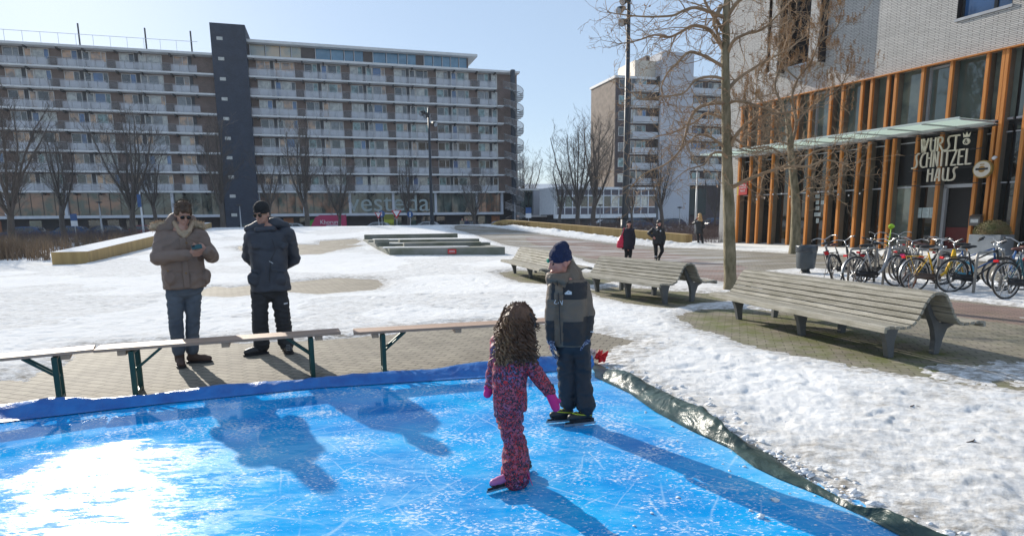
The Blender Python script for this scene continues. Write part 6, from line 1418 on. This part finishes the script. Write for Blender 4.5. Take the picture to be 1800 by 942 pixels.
# ------------------------------------------------ man in dark parka, hands behind his back
f=Fig('man in a dark hat, sunglasses and navy black parka with hands behind his back','person',(480,620)); J=f.J; e=f.e
blkp=fabric('black_parka',(.052,.058,.074),(.034,.039,.052),3,.62,.2,70); snowp=fabric('charcoal_trousers',(.030,.031,.035),(.018,.019,.022),3,.75,.2,70)
hc=J(460,377,-.03); RH=Rz(-32)@Rx(10)
sh=[J(442,416),J(506,411)]; el=[J(436,450,.10),J(518,455,.10)]; wr=[J(455,470,.21),J(492,474,.21)]
hip=[J(458,518),J(490,518)]; kn=[J(457,562,-.03),J(497,560,-.03)]; an=[J(460,605,.0),J(503,603,.0)]
b=MB(); headmesh(b,hc,RH,1.0); b.cap(J(472,405),J(472,505),.10,.10)
for i in (0,1): b.cap(sh[i],el[i],.05,.04); b.cap(el[i],wr[i],.04,.026); b.cap(hip[i],kn[i],.07,.055); b.cap(kn[i],an[i],.05,.04); b.cap(an[i],an[i]+Vector((.0,-.03,-.04)),.03,.02)
hand(b,wr[0],(.8,.1,-.5),(0,1,0),(1,0,1),1.0,.6); hand(b,wr[1],(-.8,.1,-.5),(0,1,0),(-1,0,1),1.0,.6)
cloth('body',b,skin,e,.0065,2,0)
m=MB(); zt=J(470,404).z; zh=J(472,511).z; cxx=J(473,460).x
m.loft([(cxx,0,zh,.232,.165),(cxx,0,zh+.1,.228,.16),(cxx,0,zh+.26,.205,.15),(cxx,0,zh+.42,.215,.155),(cxx,0,zt-.14,.225,.155),(cxx,0,zt-.04,.20,.13),(cxx,0,zt+.01,.11,.10)],28,e=2.6)
for i in (0,1): s_=-1 if i==0 else 1; m.ell(sh[i]+Vector((-s_*.03,0,0)),(.09,.10,.08)); m.cap(sh[i],el[i],.083,.072); m.cap(el[i],wr[i],.072,.055)
for (u,v,r) in ((446,490,(.07,.04,.085)),(492,490,(.085,.04,.085)),(450,432,(.06,.035,.05)),(498,432,(.06,.03,.045))): q=J(u,v,-.135); m.ell(q,r)
cloth('parka',m,blkp,e,.011,2,.008,7,(1,1,1.5),seed=7)
# collar and folded hood
m=MB(); m.loft([(hc.x+.03,-.0,zt-.08,.135,.12),(hc.x+.025,-.0,zt-.01,.12,.115),(hc.x+.03,.01,zt+.035,.10,.105)],22); m.cap(J(436,402,.03),J(458,396,-.02),.05,.06); m.cap(J(480,392,0),J(503,398,.05),.065,.05); m.cap(J(470,388,.10),J(492,392,.09),.06,.06); m.cap(J(452,404,-.11),J(480,402,-.11),.03,.032); cloth('hood_collar',m,blkp,e,.010,2,.008,9,seed=4)
m=MB(); m.tube([J(478,420,-.17),J(484,440,-.19),J(476,458,-.19),J(474,478,-.18),J(474,496,-.17)],.004,5); m.build('drawcord',mt['black'],e); m=MB(); 
m.bar(J(473,459,-.19),J(480,463,-.19),.008); m.build('toggle',mt['steel'],e)
m=MB()
for u0,u1,v,y_ in ((441,457,475,-.165),(477,505,474,-.165),(441,456,427,-.155),(488,506,428,-.155)): m.bar(J(u0,v,y_),J(u1,v+2,y_),.012,.03)
m.build('pocket_flap',blkp,e,bevel=.004)
m=MB(); 
for p,r in (((0,.015,.075),(.088,.103,.075)),((0,.01,.035),(.090,.106,.038)),((0,.02,.115),(.065,.078,.045))): m.ell(hc+RH@Vector(p),r,RH,n=20,k=12)
cloth('beanie',m,fabric('black_knit',(.022,.022,.022),(.014,.014,.014),12,.9,.8,70),e,.007,2,.002,30,(1,1,3)); shades(e,hc,RH,1.0)
m=MB(); 
for i in (0,1): m.cap(hip[i]+Vector((0,0,.06)),kn[i],.108,.092); m.cap(kn[i],an[i]-Vector((0,0,.0)),.092,.094)
m.ell((cxx,0,hip[0].z+.03),(.19,.13,.12)); cloth('trousers',m,snowp,e,.011,3,.010,7,(1,1,2.4),seed=9)
m=MB(); q=J(499,534,-.13); m.bar(q,q+Vector((.045,0,.008)),.004,.014); m.build('trouser_logo',mt['white'],e)
bb=pm('black_boot',(.022,.022,.024),(.035,.034,.034),6,.5,.2,60); boot(e,an[0],(an[0].x-.26,an[0].y-.10,0),bb,1.1); boot(e,an[1],(an[1].x+.05,an[1].y-.27,0),bb,1.1,name='boot')
m=MB()
for i in range(4): q=J(506,606+i*3,-.17-.02*i); m.bar(q+Vector((-.02,0,0)),q+Vector((.025,0,0)),.004)
m.build('laces',mt['grey_metal'],e)
# ------------------------------------------------ boy on skates
f=Fig('boy in a navy hat and brown and black ski jacket standing on ice skates','person',(1012,741),z=.026); J=f.J; e=f.e
olv=fabric('brown_shell',(.175,.128,.09),(.135,.10,.072),2,.62,.2,80); nvy=fabric('black_shell',(.022,.020,.022),(.015,.014,.016),3,.6,.15,80); snp=fabric('black_ski_pants',(.020,.024,.034),(.013,.016,.023),3,.65,.15,80)
hc=J(984,462,-.02); RH=Rz(-62)@Rx(8); kH=.88
sh=[J(976,508,-.06),J(1022,503,.05)]; el=[J(970,553,-.05),J(1034,552,.04)]; wr=[J(969,592,-.06),J(1030,592,-.02)]
hip=[J(994,612),J(1021,612)]; kn=[J(996,664,-.02),J(1024,668,-.02)]; an=[J(999,712,.0),J(1030,722,-.06)]
b=MB(); headmesh(b,hc,RH,kH); b.cap(J(998,498),J(1003,600),.085,.08)
for i in (0,1): b.cap(sh[i],el[i],.035,.03); b.cap(el[i],wr[i],.03,.022); b.cap(hip[i],kn[i],.05,.04); b.cap(kn[i],an[i],.04,.03)
for i in (0,1): b.cap(wr[i],wr[i]+Vector((0,0,-.09)),.02,.018)
cloth('body',b,skin2,e,.005,2,0)
m=MB(); zt=J(998,493).z; zh=J(1003,606).z; cxx=J(1001,550).x
m.loft([(cxx+.005,0,zh,.130,.105),(cxx,0,zh+.05,.135,.11),(cxx,0,zh+.2,.130,.105),(cxx-.0,0,zt-.12,.135,.105),(cxx-.0,0,zt-.03,.125,.09),(cxx-.005,0,zt+.01,.08,.075)],28,e=2.4)
for i in (0,1): s_=-1 if i==0 else 1; m.ell(sh[i]+Vector((-s_*.02,0,-.0)),(.06,.07,.055)); m.cap(sh[i],el[i],.062,.054); m.cap(el[i],wr[i],.054,.042)
zs=zt; yk=J(1003,523).z; pz0=J(1000,603).z; pz1=J(1000,562).z; xs0=J(990,570).x; 
def jm(x,y,z):
    if z>zt-.01: return 0
    if x>sh[1].x+.005 and z<J(1035,555).z and z>zh-.1 and x>cxx+.105: return 1
    if x<sh[0].x-.005 and z<J(970,560).z and x<cxx-.11: return 1
    if z>yk and abs(x-cxx)<.135 and z<zt and not(J(976,500).x<x<J(990,500).x): return 1
    if pz0<z<pz1 and x>xs0 and x<cxx+.12 and y<0: return 1
    return 0
cloth('jacket',m,[olv,nvy],e,.0085,2,.006,10,(1,1,1.6),matfn=jm,seed=11)
m=MB(); m.loft([(hc.x-.0,-.01,zt-.05,.10,.085),(hc.x-.01,-.02,zt+.02,.098,.085),(hc.x-.012,-.03,zt+.065,.088,.085)],22); m.cap(J(998,480,.04),J(1018,494,.07),.05,.045); m.cap(J(1000,470,.05),J(1012,482,.06),.055,.05); m.cap(J(1002,480,.0),J(1006,492,.0),.06,.06); m.cap(J(972,488,-.08),J(990,492,-.09),.03,.035); cloth('hood_collar',m,olv,e,.008,2,.005,12,seed=13)
m=MB(); m.bar(J(979,493,-.115),J(982,520,-.12),.006,.006); m.bar(J(982,520,-.12),J(986,604,-.115),.006); m.build('zip',mt['black'],e)
m=MB(); q=J(992,519,-.116); q2=J(999,510,-.116); 
for k_,(a_,b_) in enumerate((((-.022,-.006),(.0,.012)),((-.022,-.0065),(.022,-.0065)),((.0,.012),(.022,.002)))): thickline(m,q2+Vector((a_[0],0,a_[1]))-Vector((0,0,.02)),q2+Vector((b_[0],0,b_[1]))-Vector((0,0,.02)),.012)
m.v=[(x,(y-q2.y)*.1+q2.y,z) for x,y,z in m.v]; m.build('chest_logo',mt['white'],e)
m=MB()
for a_,b_ in (((974,533),(977,527)),((974,533),(979,534)),((983,527),(981,534)),((985,529),(988,536)),((989,528),(988,536))): m.bar(J(*a_,-.118),J(*b_,-.118),.004)
m.build('lettering',mt['white'],e)
m=MB(); q=J(1038,583,-.05); m.bar(q,q+Vector((.025,0,0)),.004,.006); m.build('sleeve_logo',mt['white'],e)
# knitted hat with turn-up
m=MB(); hr=hc+Vector((0,0,0))
for p,r in (((0,.015,.07),(.088,.100,.075)),((0,.012,.035),(.092,.106,.045)),((0.0,.03,.12),(.062,.075,.055)),((0,.05,.145),(.038,.045,.035))): m.ell(hc+RH@(Vector(p)*kH),tuple(x*kH for x in r),RH,n=20,k=12)
cloth('beanie',m,fabric('navy_knit',(.018,.026,.075),(.012,.018,.055),12,.92,.8,80),e,.006,1,.003,20,(1,1,1))
m=MB(); q=hc+RH@(Vector((-.02,-.101,.035))*kH); m.ell(q,(.024,.006,.018),RH); m.build('hat_badge',pm('green_badge',(.01,.30,.17),(.01,.2,.12),30),e,True)
m=MB()
for s in (-1,1): m.ell(hc+RH@(Vector((s*.031,-.077,.0))*kH),(.012,.009,.009),RH,n=10,k=8)
m.build('eye',pm('eye',(.05,.03,.025),rough=.2),e,True)
m=MB(); m.ell(hc+RH@(Vector((0,-.090,-.062))*kH),(.020,.008,.006),RH,n=10,k=6); m.build('lips',pm('lips',(.48,.14,.12)),e,True)
m=MB(); m.cap(J(1000,478,.01),J(996,483,-.03),.012,.012); m.build('fleece_lining',pm('orange_fleece',(.5,.20,.02)),e,True)
# patterned gloves
def glove_mat():
    mm,t,bsd=M_('patterned_glove'); L=t.links.new; v=coords(t,(1,1,1)); n=N(t,'TexNoise',Scale=42.,Detail=1.); L(v,n.inputs['Vector']); r=ramp(t,n.outputs[0],[(.44,(.03,.045,.11)),(.50,(.50,.56,.66)),(.56,(.04,.055,.12))]); L(r.outputs[0],bsd.inputs['Base Color']); bsd.inputs['Roughness'].default_value=.8; return mm
gm=glove_mat()
for i,(d,th) in enumerate((((.08,-.1,-1),(.3,-1,0)),((-.12,-.1,-1),(-.5,-1,0)))):
    m=MB(); hand(m,wr[i]+Vector((0,0,-.015)),d,(-1 if i==0 else 1,0,.1),th,1.05,.35); m.cap(wr[i]+Vector((0,0,.02)),wr[i]+Vector((0,0,-.03)),.034,.036); 
    mm=MB(); mm.v=m.v;mm.f=m.f;mm.m=m.m; cloth('glove',mm,gm,e,.0045,2,0)
m=MB()
for i in (0,1): m.cap(hip[i]+Vector((0,0,.04)),kn[i],.076,.068); m.cap(kn[i],an[i]+Vector((0,0,.04)),.068,.074)
m.ell((cxx+.01,0,hip[0].z+.02),(.125,.095,.08)); cloth('trousers',m,snp,e,.0085,2,.008,9,(1,1,2.2),seed=17)
def skate(par,a,d,k=1.,bootm=None,bladem=None,accent=None,name='ice_skate',tilt=0):
    a=Vector(a); d=Vector((d[0],d[1],0)).normalized(); n=Vector((-d.y,d.x,0)); o=Vector((a.x,a.y,0)); m=MB()
    m.cap(o+Vector((0,0,.16*k)),o+Vector((0,0,.10*k)),.040*k,.042*k); m.cap(o-d*.01*k+Vector((0,0,.09*k)),o+d*.10*k+Vector((0,0,.080*k)),.036*k,.032*k); m.cap(o+d*.08*k+Vector((0,0,.08*k)),o+d*.145*k+Vector((0,0,.075*k)),.034*k,.027*k)
    b=cloth(name,m,bootm,par,.006,2,.001,30)
    m=MB(); 
    m.bar(o-d*.06*k+Vector((0,0,.030*k)),o+d*.19*k+Vector((0,0,.030*k)),.010*k,.016*k)
    for t in (-.03,.12): m.bar(o+d*t*k+Vector((0,0,.03*k)),o+d*(t+.0)*k+Vector((0,0,.06*k)),.022*k,.05*k,up=tuple(n))
    m.bar(o-d*.05*k+Vector((0,0,.052*k)),o+d*.16*k+Vector((0,0,.052*k)),.05*k,.012*k); m.build('blade_holder',mt['black'],b)
    m=MB(); m.bar(o-d*.075*k+Vector((0,0,.014*k)),o+d*.20*k+Vector((0,0,.014*k)),.0035*k,.022*k); m.build('blade',mt['steel'],b)
    if accent:
        m=MB(); m.tube([o+d*t*k+n*s_*.0395*k*w_+Vector((0,0,z*k)) for t,s_,w_,z in ((-.02,1,1,.09),(.05,1,.98,.098),(.10,1,.72,.105),(.13,0,1,.11),(.10,-1,.72,.105),(.05,-1,.98,.098),(-.02,-1,1,.09))],.0045*k,5)
        for t in (.04,.065,.09): m.tube([o+d*t*k-n*.022*k+Vector((0,0,(.128-t*.15)*k)),o+d*t*k+n*.022*k+Vector((0,0,(.128-t*.15)*k))],.003*k,4)
        m.build('accent',accent,b)
    return b
ylw=pm('neon_yellow',(.55,.60,.04),(.5,.55,.03),5,.5); blb=pm('skate_boot_black',(.03,.03,.028),(.022,.022,.022),6,.5)
skate(e,(an[0].x-.0,an[0].y,0),(-1,-.35),.92,blb,None,ylw); skate(e,(an[1].x+.01,an[1].y+.0,0),(-1,-.42),.96,blb,None,ylw)
# ------------------------------------------------ girl with curly hair
f=Fig('small girl with long curly brown hair in a pink leopard print snowsuit, seen from behind','person',(905,850),z=.026); J=f.J; e=f.e
def leopard():
    mm,t,bsd=M_('leopard_print'); L=t.links.new; v=coords(t,(1,1,1)); 
    n=N(t,'TexNoise',Scale=30.,Detail=2.); L(v,n.inputs['Vector']); mxv=N(t,'MixRGB'); mxv.inputs[0].default_value=.06; L(v,mxv.inputs[1]); L(n.outputs['Color'],mxv.inputs[2])
    vo=N(t,'TexVoronoi',Scale=62.,feature='F1'); L(mxv.outputs[0],vo.inputs['Vector']); vo.inputs['Randomness'].default_value=.9
    core=ramp(t,vo.outputs['Distance'],[(.30,1),(.38,0)]); ring=ramp(t,vo.outputs['Distance'],[(.32,0),(.38,1),(.60,1),(.68,0)])
    g2=N(t,'TexNoise',Scale=7.,Detail=2.); L(v,g2.inputs['Vector']); base=ramp(t,g2.outputs[0],[(.52,(.40,.075,.12)),(.66,(.17,.12,.27))]); sp_=N(t,'TexNoise',Scale=60.,Detail=1.); L(v,sp_.inputs['Vector']); rb=ramp(t,sp_.outputs[0],[(.36,0),(.44,1)]); mul=N(t,'Math',operation='MULTIPLY'); L(ring.outputs[0],mul.inputs[0]); L(rb.outputs[0],mul.inputs[1])
    a=N(t,'MixRGB'); L(mul.outputs[0],a.inputs[0]); L(base.outputs[0],a.inputs[1]); a.inputs[2].default_value=(.012,.012,.03,1); b_=N(t,'MixRGB'); L(core.outputs[0],b_.inputs[0]); L(a.outputs[0],b_.inputs[1]); b_.inputs[2].default_value=(.55,.02,.03,1); L(b_.outputs[0],bsd.inputs['Base Color']); bsd.inputs['Roughness'].default_value=.6
    return mm
leo=leopard(); hc=J(911,566,.0); RH=Rz(128)@Rx(6); kH=.80
sh=[J(879,618,.02),J(922,620,-.0)]; el=[J(868,650,.06),J(945,660,-.03)]; wr=[J(863,676,.06),J(966,688,-.05)]
hip=[J(887,712,.0),J(907,712,.0)]; kn=[J(899,765,-.03),J(908,765,.03)]; an=[J(898,838,-.05),J(912,822,.10)]
b=MB(); headmesh(b,hc,RH,kH); b.cap(J(903,605),J(896,700),.075,.07)
for i in (0,1): b.cap(sh[i],el[i],.03,.025); b.cap(el[i],wr[i],.025,.018); b.cap(hip[i],kn[i],.030,.026); b.cap(kn[i],an[i],.026,.022); b.cap(wr[i],wr[i]+(wr[i]-el[i]).normalized()*.05,.02,.018)
cloth('body',b,skin2,e,.005,2,0)
m=MB(); P=lambda u,v,dy=0:J(u,v,dy)
def ring(u,v,rx,ry): q=P(u,v); return (q.x,0,q.z,rx,ry)
m.loft([ring(897,722,.092,.085),ring(897,715,.098,.09),ring(896,690,.100,.09),ring(896,655,.103,.085),ring(899,628,.100,.078),ring(901,612,.080,.066),ring(902,603,.05,.05)],26,e=2.3)
for i in (0,1): m.ell(sh[i],(.042,.045,.042)); m.cap(sh[i],el[i],.047,.043); m.cap(el[i],wr[i],.043,.036)
m.cap(P(872,600,.0),P(874,625,-.02),.034,.042); m.cap(P(874,612,-.03),P(900,625,-.06),.04,.04)
m.add([],[]); cloth('jacket',m,leo,e,.0075,2,.006,12,(1,1,1.4),seed=23)
m=MB(); m.prism([(0,0),(.035,-.05),(.005,-.05)],0,.004); 
m=MB(); m.cap(P(893,716),P(902,768),.088,.064); m.cap(P(902,768),P(906,775),.062,.060); m.cap(P(906,778,-.0),P(905,812,-.02),.066,.080); m.cap(P(905,812,-.02),P(906,836,-.03),.080,.084)
m.cap(P(910,775,.04),P(915,812,.08),.05,.055)
cloth('snow_trousers',m,leo,e,.0075,2,.009,9,(1,1,2.4),seed=29)
pink=fabric('pink_mitten',(.62,.02,.22),(.52,.015,.18),6,.7,.3,60)
for i,(tip,th) in enumerate((((857,692,.05),(852,680,.04)),((977,716,-.08),(986,706,-.08)))):
    w_=wr[i]; tp=J(*tip); m=MB(); m.cap(w_,tp,.030,.026); m.cap(w_.lerp(tp,.35),w_.lerp(tp,.35).lerp(J(*th),.8),.014,.012); m.cap(w_-(tp-w_).normalized()*.02,w_,.034,.034); cloth('mitten',m,pink,e,.005,2,.001,20)
m=MB(); q=wr[1]; d=(J(977,716,-.08)-q).normalized(); m.tube([q-d*.035,q-d*.015],.038,14); m.build('cuff',mt['black'],e,True)
# curly hair: mass plus ringlets
hm=pm('curly_brown_hair',(.15,.07,.035),(.08,.036,.018),20,.5,.4,60); hm2=pm('sunlit_curls',(.30,.17,.085),(.2,.10,.05),20,.5)
m=MB(); m.ell(hc+Vector((0,.0,.012)),(.092,.098,.095)); m.ell(J(902,590,.0),(.090,.07,.085)); m.ell(J(899,613,-.03),(.085,.06,.075)); m.ell(J(918,610,-.04),(.065,.055,.09)); m.ell(J(888,603,-.01),(.055,.06,.06))
ho=cloth('hair',m,hm,e,.005,1,.011,26,(1,1,.8),fine=.006)
m=MB(); rgc=random.Random(12)
for i in range(620):
    u0=rgc.uniform(886,934) if i%3 else rgc.uniform(898,926); v0=rgc.uniform(534,598) if i%3 else rgc.uniform(529,548); cc=J(911,568,0.); q0=J(u0,v0,0); rad=Vector((q0.x-cc.x,0,q0.z-cc.z)); 
    y=-math.sqrt(max(.0,.098**2-rad.x**2-max(rad.z,0)**2*.8))*rgc.choice([1,1,1,-.6])-.006; p=Vector((q0.x,y*1.0,q0.z)); p.x=cc.x+(p.x-cc.x)*1.05
    L=rgc.uniform(.10,.24); end=Vector((p.x+(p.x-cc.x)*.55+rgc.gauss(0,.012)-.012,p.y*1.0-.008+rgc.gauss(0,.01),max(p.z-L,J(905,638).z+rgc.uniform(0,.05))))
    ph0=rgc.uniform(0,6); turns=rgc.uniform(2.5,5); R0=rgc.uniform(.006,.012); n_=int(turns*7); pts=[]
    for k in range(n_+1):
        t=k/n_; c_=p.lerp(end,t)+Vector((0,-.018*math.sin(t*PI),0)); a=ph0+turns*2*PI*t; rr=R0*min(1,t*4+.2); pts.append(c_+Vector((math.cos(a)*rr,math.sin(a)*rr,0)))
    m.tube(pts,[.0032]*n_+[.0012],4,1 if (p.x<cc.x-.02 and rgc.random()<.6) else 0,False)
m.build('curls',[hm,hm2],ho,True)
m=MB(); Mb=RH
pts=[J(912,540,.03),J(922,543,-.03),J(931,553,-.05),J(938,566,-.05),J(941,571,-.045)]; m.tube(pts,[.006,.012,.014,.014,.009],8); 
for i,v_ in enumerate(m.v): pass
m.build('hair_band',pm('dark_hair_band',(.03,.02,.018)),ho,True)
pkb=pm('pink_skate',(.50,.16,.36),(.40,.12,.30),6,.5); gsk=pm('grey_blue_blade',(.12,.18,.24),(.1,.15,.2),5,.4)
skate(e,(an[0].x-.01,an[0].y,0),(-.9,-.55),.78,pkb,None,None); skate(e,(an[1].x+.0,an[1].y,0),(.55,.8),.76,blb,None,pkb)
m=MB(); m.bar(J(924,823,-.06),J(936,852,-.06),.012,.003); m.build('pink_strap',pink,e)
# ------------------------------------------------ distant walkers
def walker(label,uv,hd,hr,torso,arms,legs,coatm,legm_,shoe,hairf=None,yaw=0,z=0,hat=None,vox=.016,face=True):
    f=Fig(label,'person',uv,z=z); J=f.J; e=f.e; hc=J(*hd); RH=Rz(yaw); b=MB(); headmesh(b,hc,RH,.95)
    b.cap(J(*torso[0][:2]),J(*torso[-1][:2]),.08,.08)
    for A,B_,C_ in arms: b.cap(J(*A),J(*B_),.04,.035); b.cap(J(*B_),J(*C_),.035,.025); d=(J(*C_)-J(*B_)); hand(b,J(*C_),d,(0,-1,.2),(0,0,1),.95,.5)
    for A,B_,C_ in legs: b.cap(J(*A),J(*B_),.04,.04); b.cap(J(*B_),J(*C_),.035,.03)
    cloth('body',b,skin2,e,.009,1,0)
    m=MB(); m.loft([(J(u,v).x,0,J(u,v).z,rx,rx*.72) for u,v,rx in torso[::-1]],20,e=2.3)
    for A,B_,C_ in arms: m.ell(J(*A),.075); m.cap(J(*A),J(*B_),.068,.062); m.cap(J(*B_),J(*C_),.062,.048)
    cloth('coat',m,coatm,e,vox,2,.008,8)
    m=MB()
    for A,B_,C_ in legs: m.cap(J(*A),J(*B_),.085,.07); m.cap(J(*B_),J(*C_),.068,.055)
    m.cap(J(*legs[0][0])+Vector((0,0,.03)),J(*legs[1][0])+Vector((0,0,.03)),.11,.11)
    cloth('trousers',m,legm_,e,vox,2,.006,9)
    for A,B_,C_ in legs: q=J(*C_); boot(e,(q.x,q.y,max(q.z,.08)),(q.x+ (.1*math.sin(R_(yaw))),q.y-.25*math.cos(R_(yaw)),0),shoe,.95)
    if hairf: hairf(f,hc,RH)
    return f
dkc=fabric('dark_plum_coat',(.020,.016,.028),(.013,.011,.018)); bkc=fabric('black_jacket',(.012,.013,.015),(.008,.009,.01),3,.5); bkt=fabric('black_trousers',(.012,.012,.014)); 
def hatf(f,hc,RH):
    m=MB(); m.ell(hc+RH@Vector((0,.015,.065)),(.09,.10,.075),RH); m.ell(hc+RH@Vector((0,.06,-.02)),(.085,.06,.09),RH); m.cap(hc+RH@Vector((-.07,.02,-.05)),hc+RH@Vector((-.09,-.02,-.20)),.035,.03); m.cap(hc+RH@Vector((.07,.02,-.05)),hc+RH@Vector((.09,-.02,-.20)),.035,.03); cloth('hair',m,pm('black_hair',(.02,.013,.01),rough=.5),f.e,.012,1,.006,14)
    m=MB(); m.ell(hc+RH@Vector((0,.01,.075)),(.092,.105,.07),RH); cloth('beanie',m,pm('dark_beanie',(.02,.02,.03),rough=.9),f.e,.012,1,0)
walker('woman in a dark plum coat carrying a red shoulder bag','person' and (1104,457),(1106,394,-.03),1,[(1104,401,.09),(1104,405,.19),(1104,418,.20),(1104,438,.24)],[((1097,405),(1093,418,.03),(1095,430,-.02)),((1112,405),(1115,418,.02),(1114,430,-.03))],[((1101,436),(1101,446),(1100,455)),((1108,436),(1108,446),(1107,455,-.05))],dkc,bkt,mt['black'],hatf,6)
q=Fig('t','t',(1104,457)); bpw=q.J(1090.5,424,-.05); M4=Matrix.Translation(q.e.location)@Matrix.Rotation(q.rz,4,'Z'); bw=M4@bpw; zz=q.rz; s0=M4@q.J(1096,402,-.05); bpy.data.objects.remove(q.e)
e2=empty('shoulder_bag',bw,zz,'bright red shoulder bag hanging beside the woman in the dark plum coat','bag'); m=MB(); m.loft([(0,0,-.26,.10,.07),(0,0,-.2,.15,.09),(.02,0,0,.13,.08),(.05,0,.22,.05,.04)],16); cloth('bag',m,pm('red_bag',(.65,.01,.06),(.55,.01,.05),4,.4),e2,.012,2,.008,8); m=MB(); m.tube([(.05,0,.2),(.10,-.03,.35),(.14,-.02,.52)],.012,6); m.build('strap',bpy.data.materials['red_bag'],e2)
def hoodf(f,hc,RH):
    m=MB(); m.ell(hc+RH@Vector((0,.02,.055)),(.098,.11,.09),RH); m.ell(hc+RH@Vector((0,.05,-.04)),(.095,.085,.10),RH); m.cap(hc+RH@Vector((-.07,.01,-.07)),hc+RH@Vector((.07,.01,-.07)),.04,.04); m.cap(hc+RH@Vector((0,-.02,-.16)),hc+RH@Vector((0,-.0,-.24)),.09,.12); cloth('hood',m,bkc,f.e,.012,1,.003,14)
    m=MB(); q=f.J(1161,406,-.19); m.ell(q,(.03,.008,.03)); q=f.J(1153,405,-.19); m.bar(q,q+Vector((.08,0,.02)),.012); m.build('chest_print',mt['white'],f.e)
    q=f.J(1152,451,-.09); m=MB(); m.ell(q,(.075,.075,.03)); m.build('ankle_band',pm('pale_band',(.5,.47,.47)),f.e,True)
walker('person in a black hooded tracksuit walking with one hand on the hip',(1157,458),(1159,393,-.05),1,[(1157,401,.10),(1156,405,.20),(1156,418,.19),(1156,429,.19)],[((1148,404),(1140,410,.03),(1147,416,-.10)),((1165,405),(1168,418,.03),(1166,429,-.02))],[((1152,428),(1153,443,-.06),(1153,455,-.02)),((1162,428),(1164,441,-.03),(1158,453,.10))],bkc,bkt,mt['black'],hoodf,12)
def blondf(f,hc,RH):
    m=MB(); m.ell(hc+Vector((0,-.0,.03)),(.095,.10,.10)); m.ell(hc+Vector((.02,-.03,-.10)),(.12,.08,.13)); m.ell(hc+Vector((.04,-.05,-.24)),(.12,.06,.13)); m.ell(hc+Vector((.04,-.05,-.36)),(.08,.045,.10)); cloth('hair',m,pm('blonde_hair',(.52,.32,.13),(.36,.20,.08),9,.5,.5,40),f.e,.012,1,.016,16,(1,1,.5))
walker('woman with long blonde hair in a black jacket, seen from behind beside a pale pole',(1229,433),(1230,379,0),1,[(1229,387,.10),(1229,391,.19),(1229,400,.185),(1229,411,.22)],[((1223,391),(1219,393,.10),(1224,386,.18)),((1236,391),(1238,400,.0),(1234,402,.15))],[((1227,410),(1227,420),(1228,430)),((1233,410),(1234,420),(1236,430,-.1))],fabric('black_puffer',(.014,.015,.018),(.01,.011,.012),3,.4),bkt,pm('pale_shoe',(.4,.38,.36)),blondf,180)
# tiny passers-by on the far pavement
for (u,v0,Y,c_,lab) in ((912,372,78,(.02,.03,.08),'tiny figure in a blue coat on the far pavement left of the staircase'),(950,372,80,(.30,.26,.2),'tiny figure in a beige coat on the far pavement')):
    p=AT(u,v0,Y)
    if u==912: u=820
    x=AT(u if u!=950 else 812,v0,Y)
    ff=Fig(lab,'person',None,base=(x[0],Y,0)); m=MB(); m.loft([(0,0,.75,.2,.15),(0,0,1.1,.2,.15),(0,0,1.4,.22,.15),(0,0,1.5,.1,.1)],14); m.cap((-.24,0,1.4),(-.27,0,1.0),.06,.05); m.cap((.24,0,1.4),(.27,0,1.0),.06,.05); cloth('coat',m,pm('far_coat',c_),ff.e,.03,1,.01,6)
    b=MB(); headmesh(b,(0,0,1.66),Rz(0),1.); b.cap((0,0,1.5),(0,0,.9),.1,.1); b.cap((-.1,0,.9),(-.1,0,.08),.07,.05); b.cap((.1,0,.9),(.12,.1,.08),.07,.05); cloth('body',b,skin2,ff.e,.015,1,0)
    m=MB(); m.cap((-.1,0,.9),(-.1,0,.08),.09,.07); m.cap((.1,0,.9),(.12,.1,.08),.09,.07); cloth('trousers',m,bkt,ff.e,.02,1,0)
# ================================================================ VEIL: thin volume added to imitate lens veiling glare
hz,ht,hb=M_('glare_veil'); ht.nodes.remove(hb); pv=ht.nodes.new('ShaderNodeVolumePrincipled'); pv.inputs['Color'].default_value=(.85,.92,1,1); pv.inputs['Density'].default_value=.00032; pv.inputs['Anisotropy'].default_value=.1
ht.links.new(pv.outputs[0],ht.nodes['Material Output'].inputs['Volume'])
m=MB(); m.box(-260,260,-90,290,-1.5,38); tag(m.build('glare_veil',hz),'added thin pale volume imitating lens veiling over the square',None,None,'stuff')
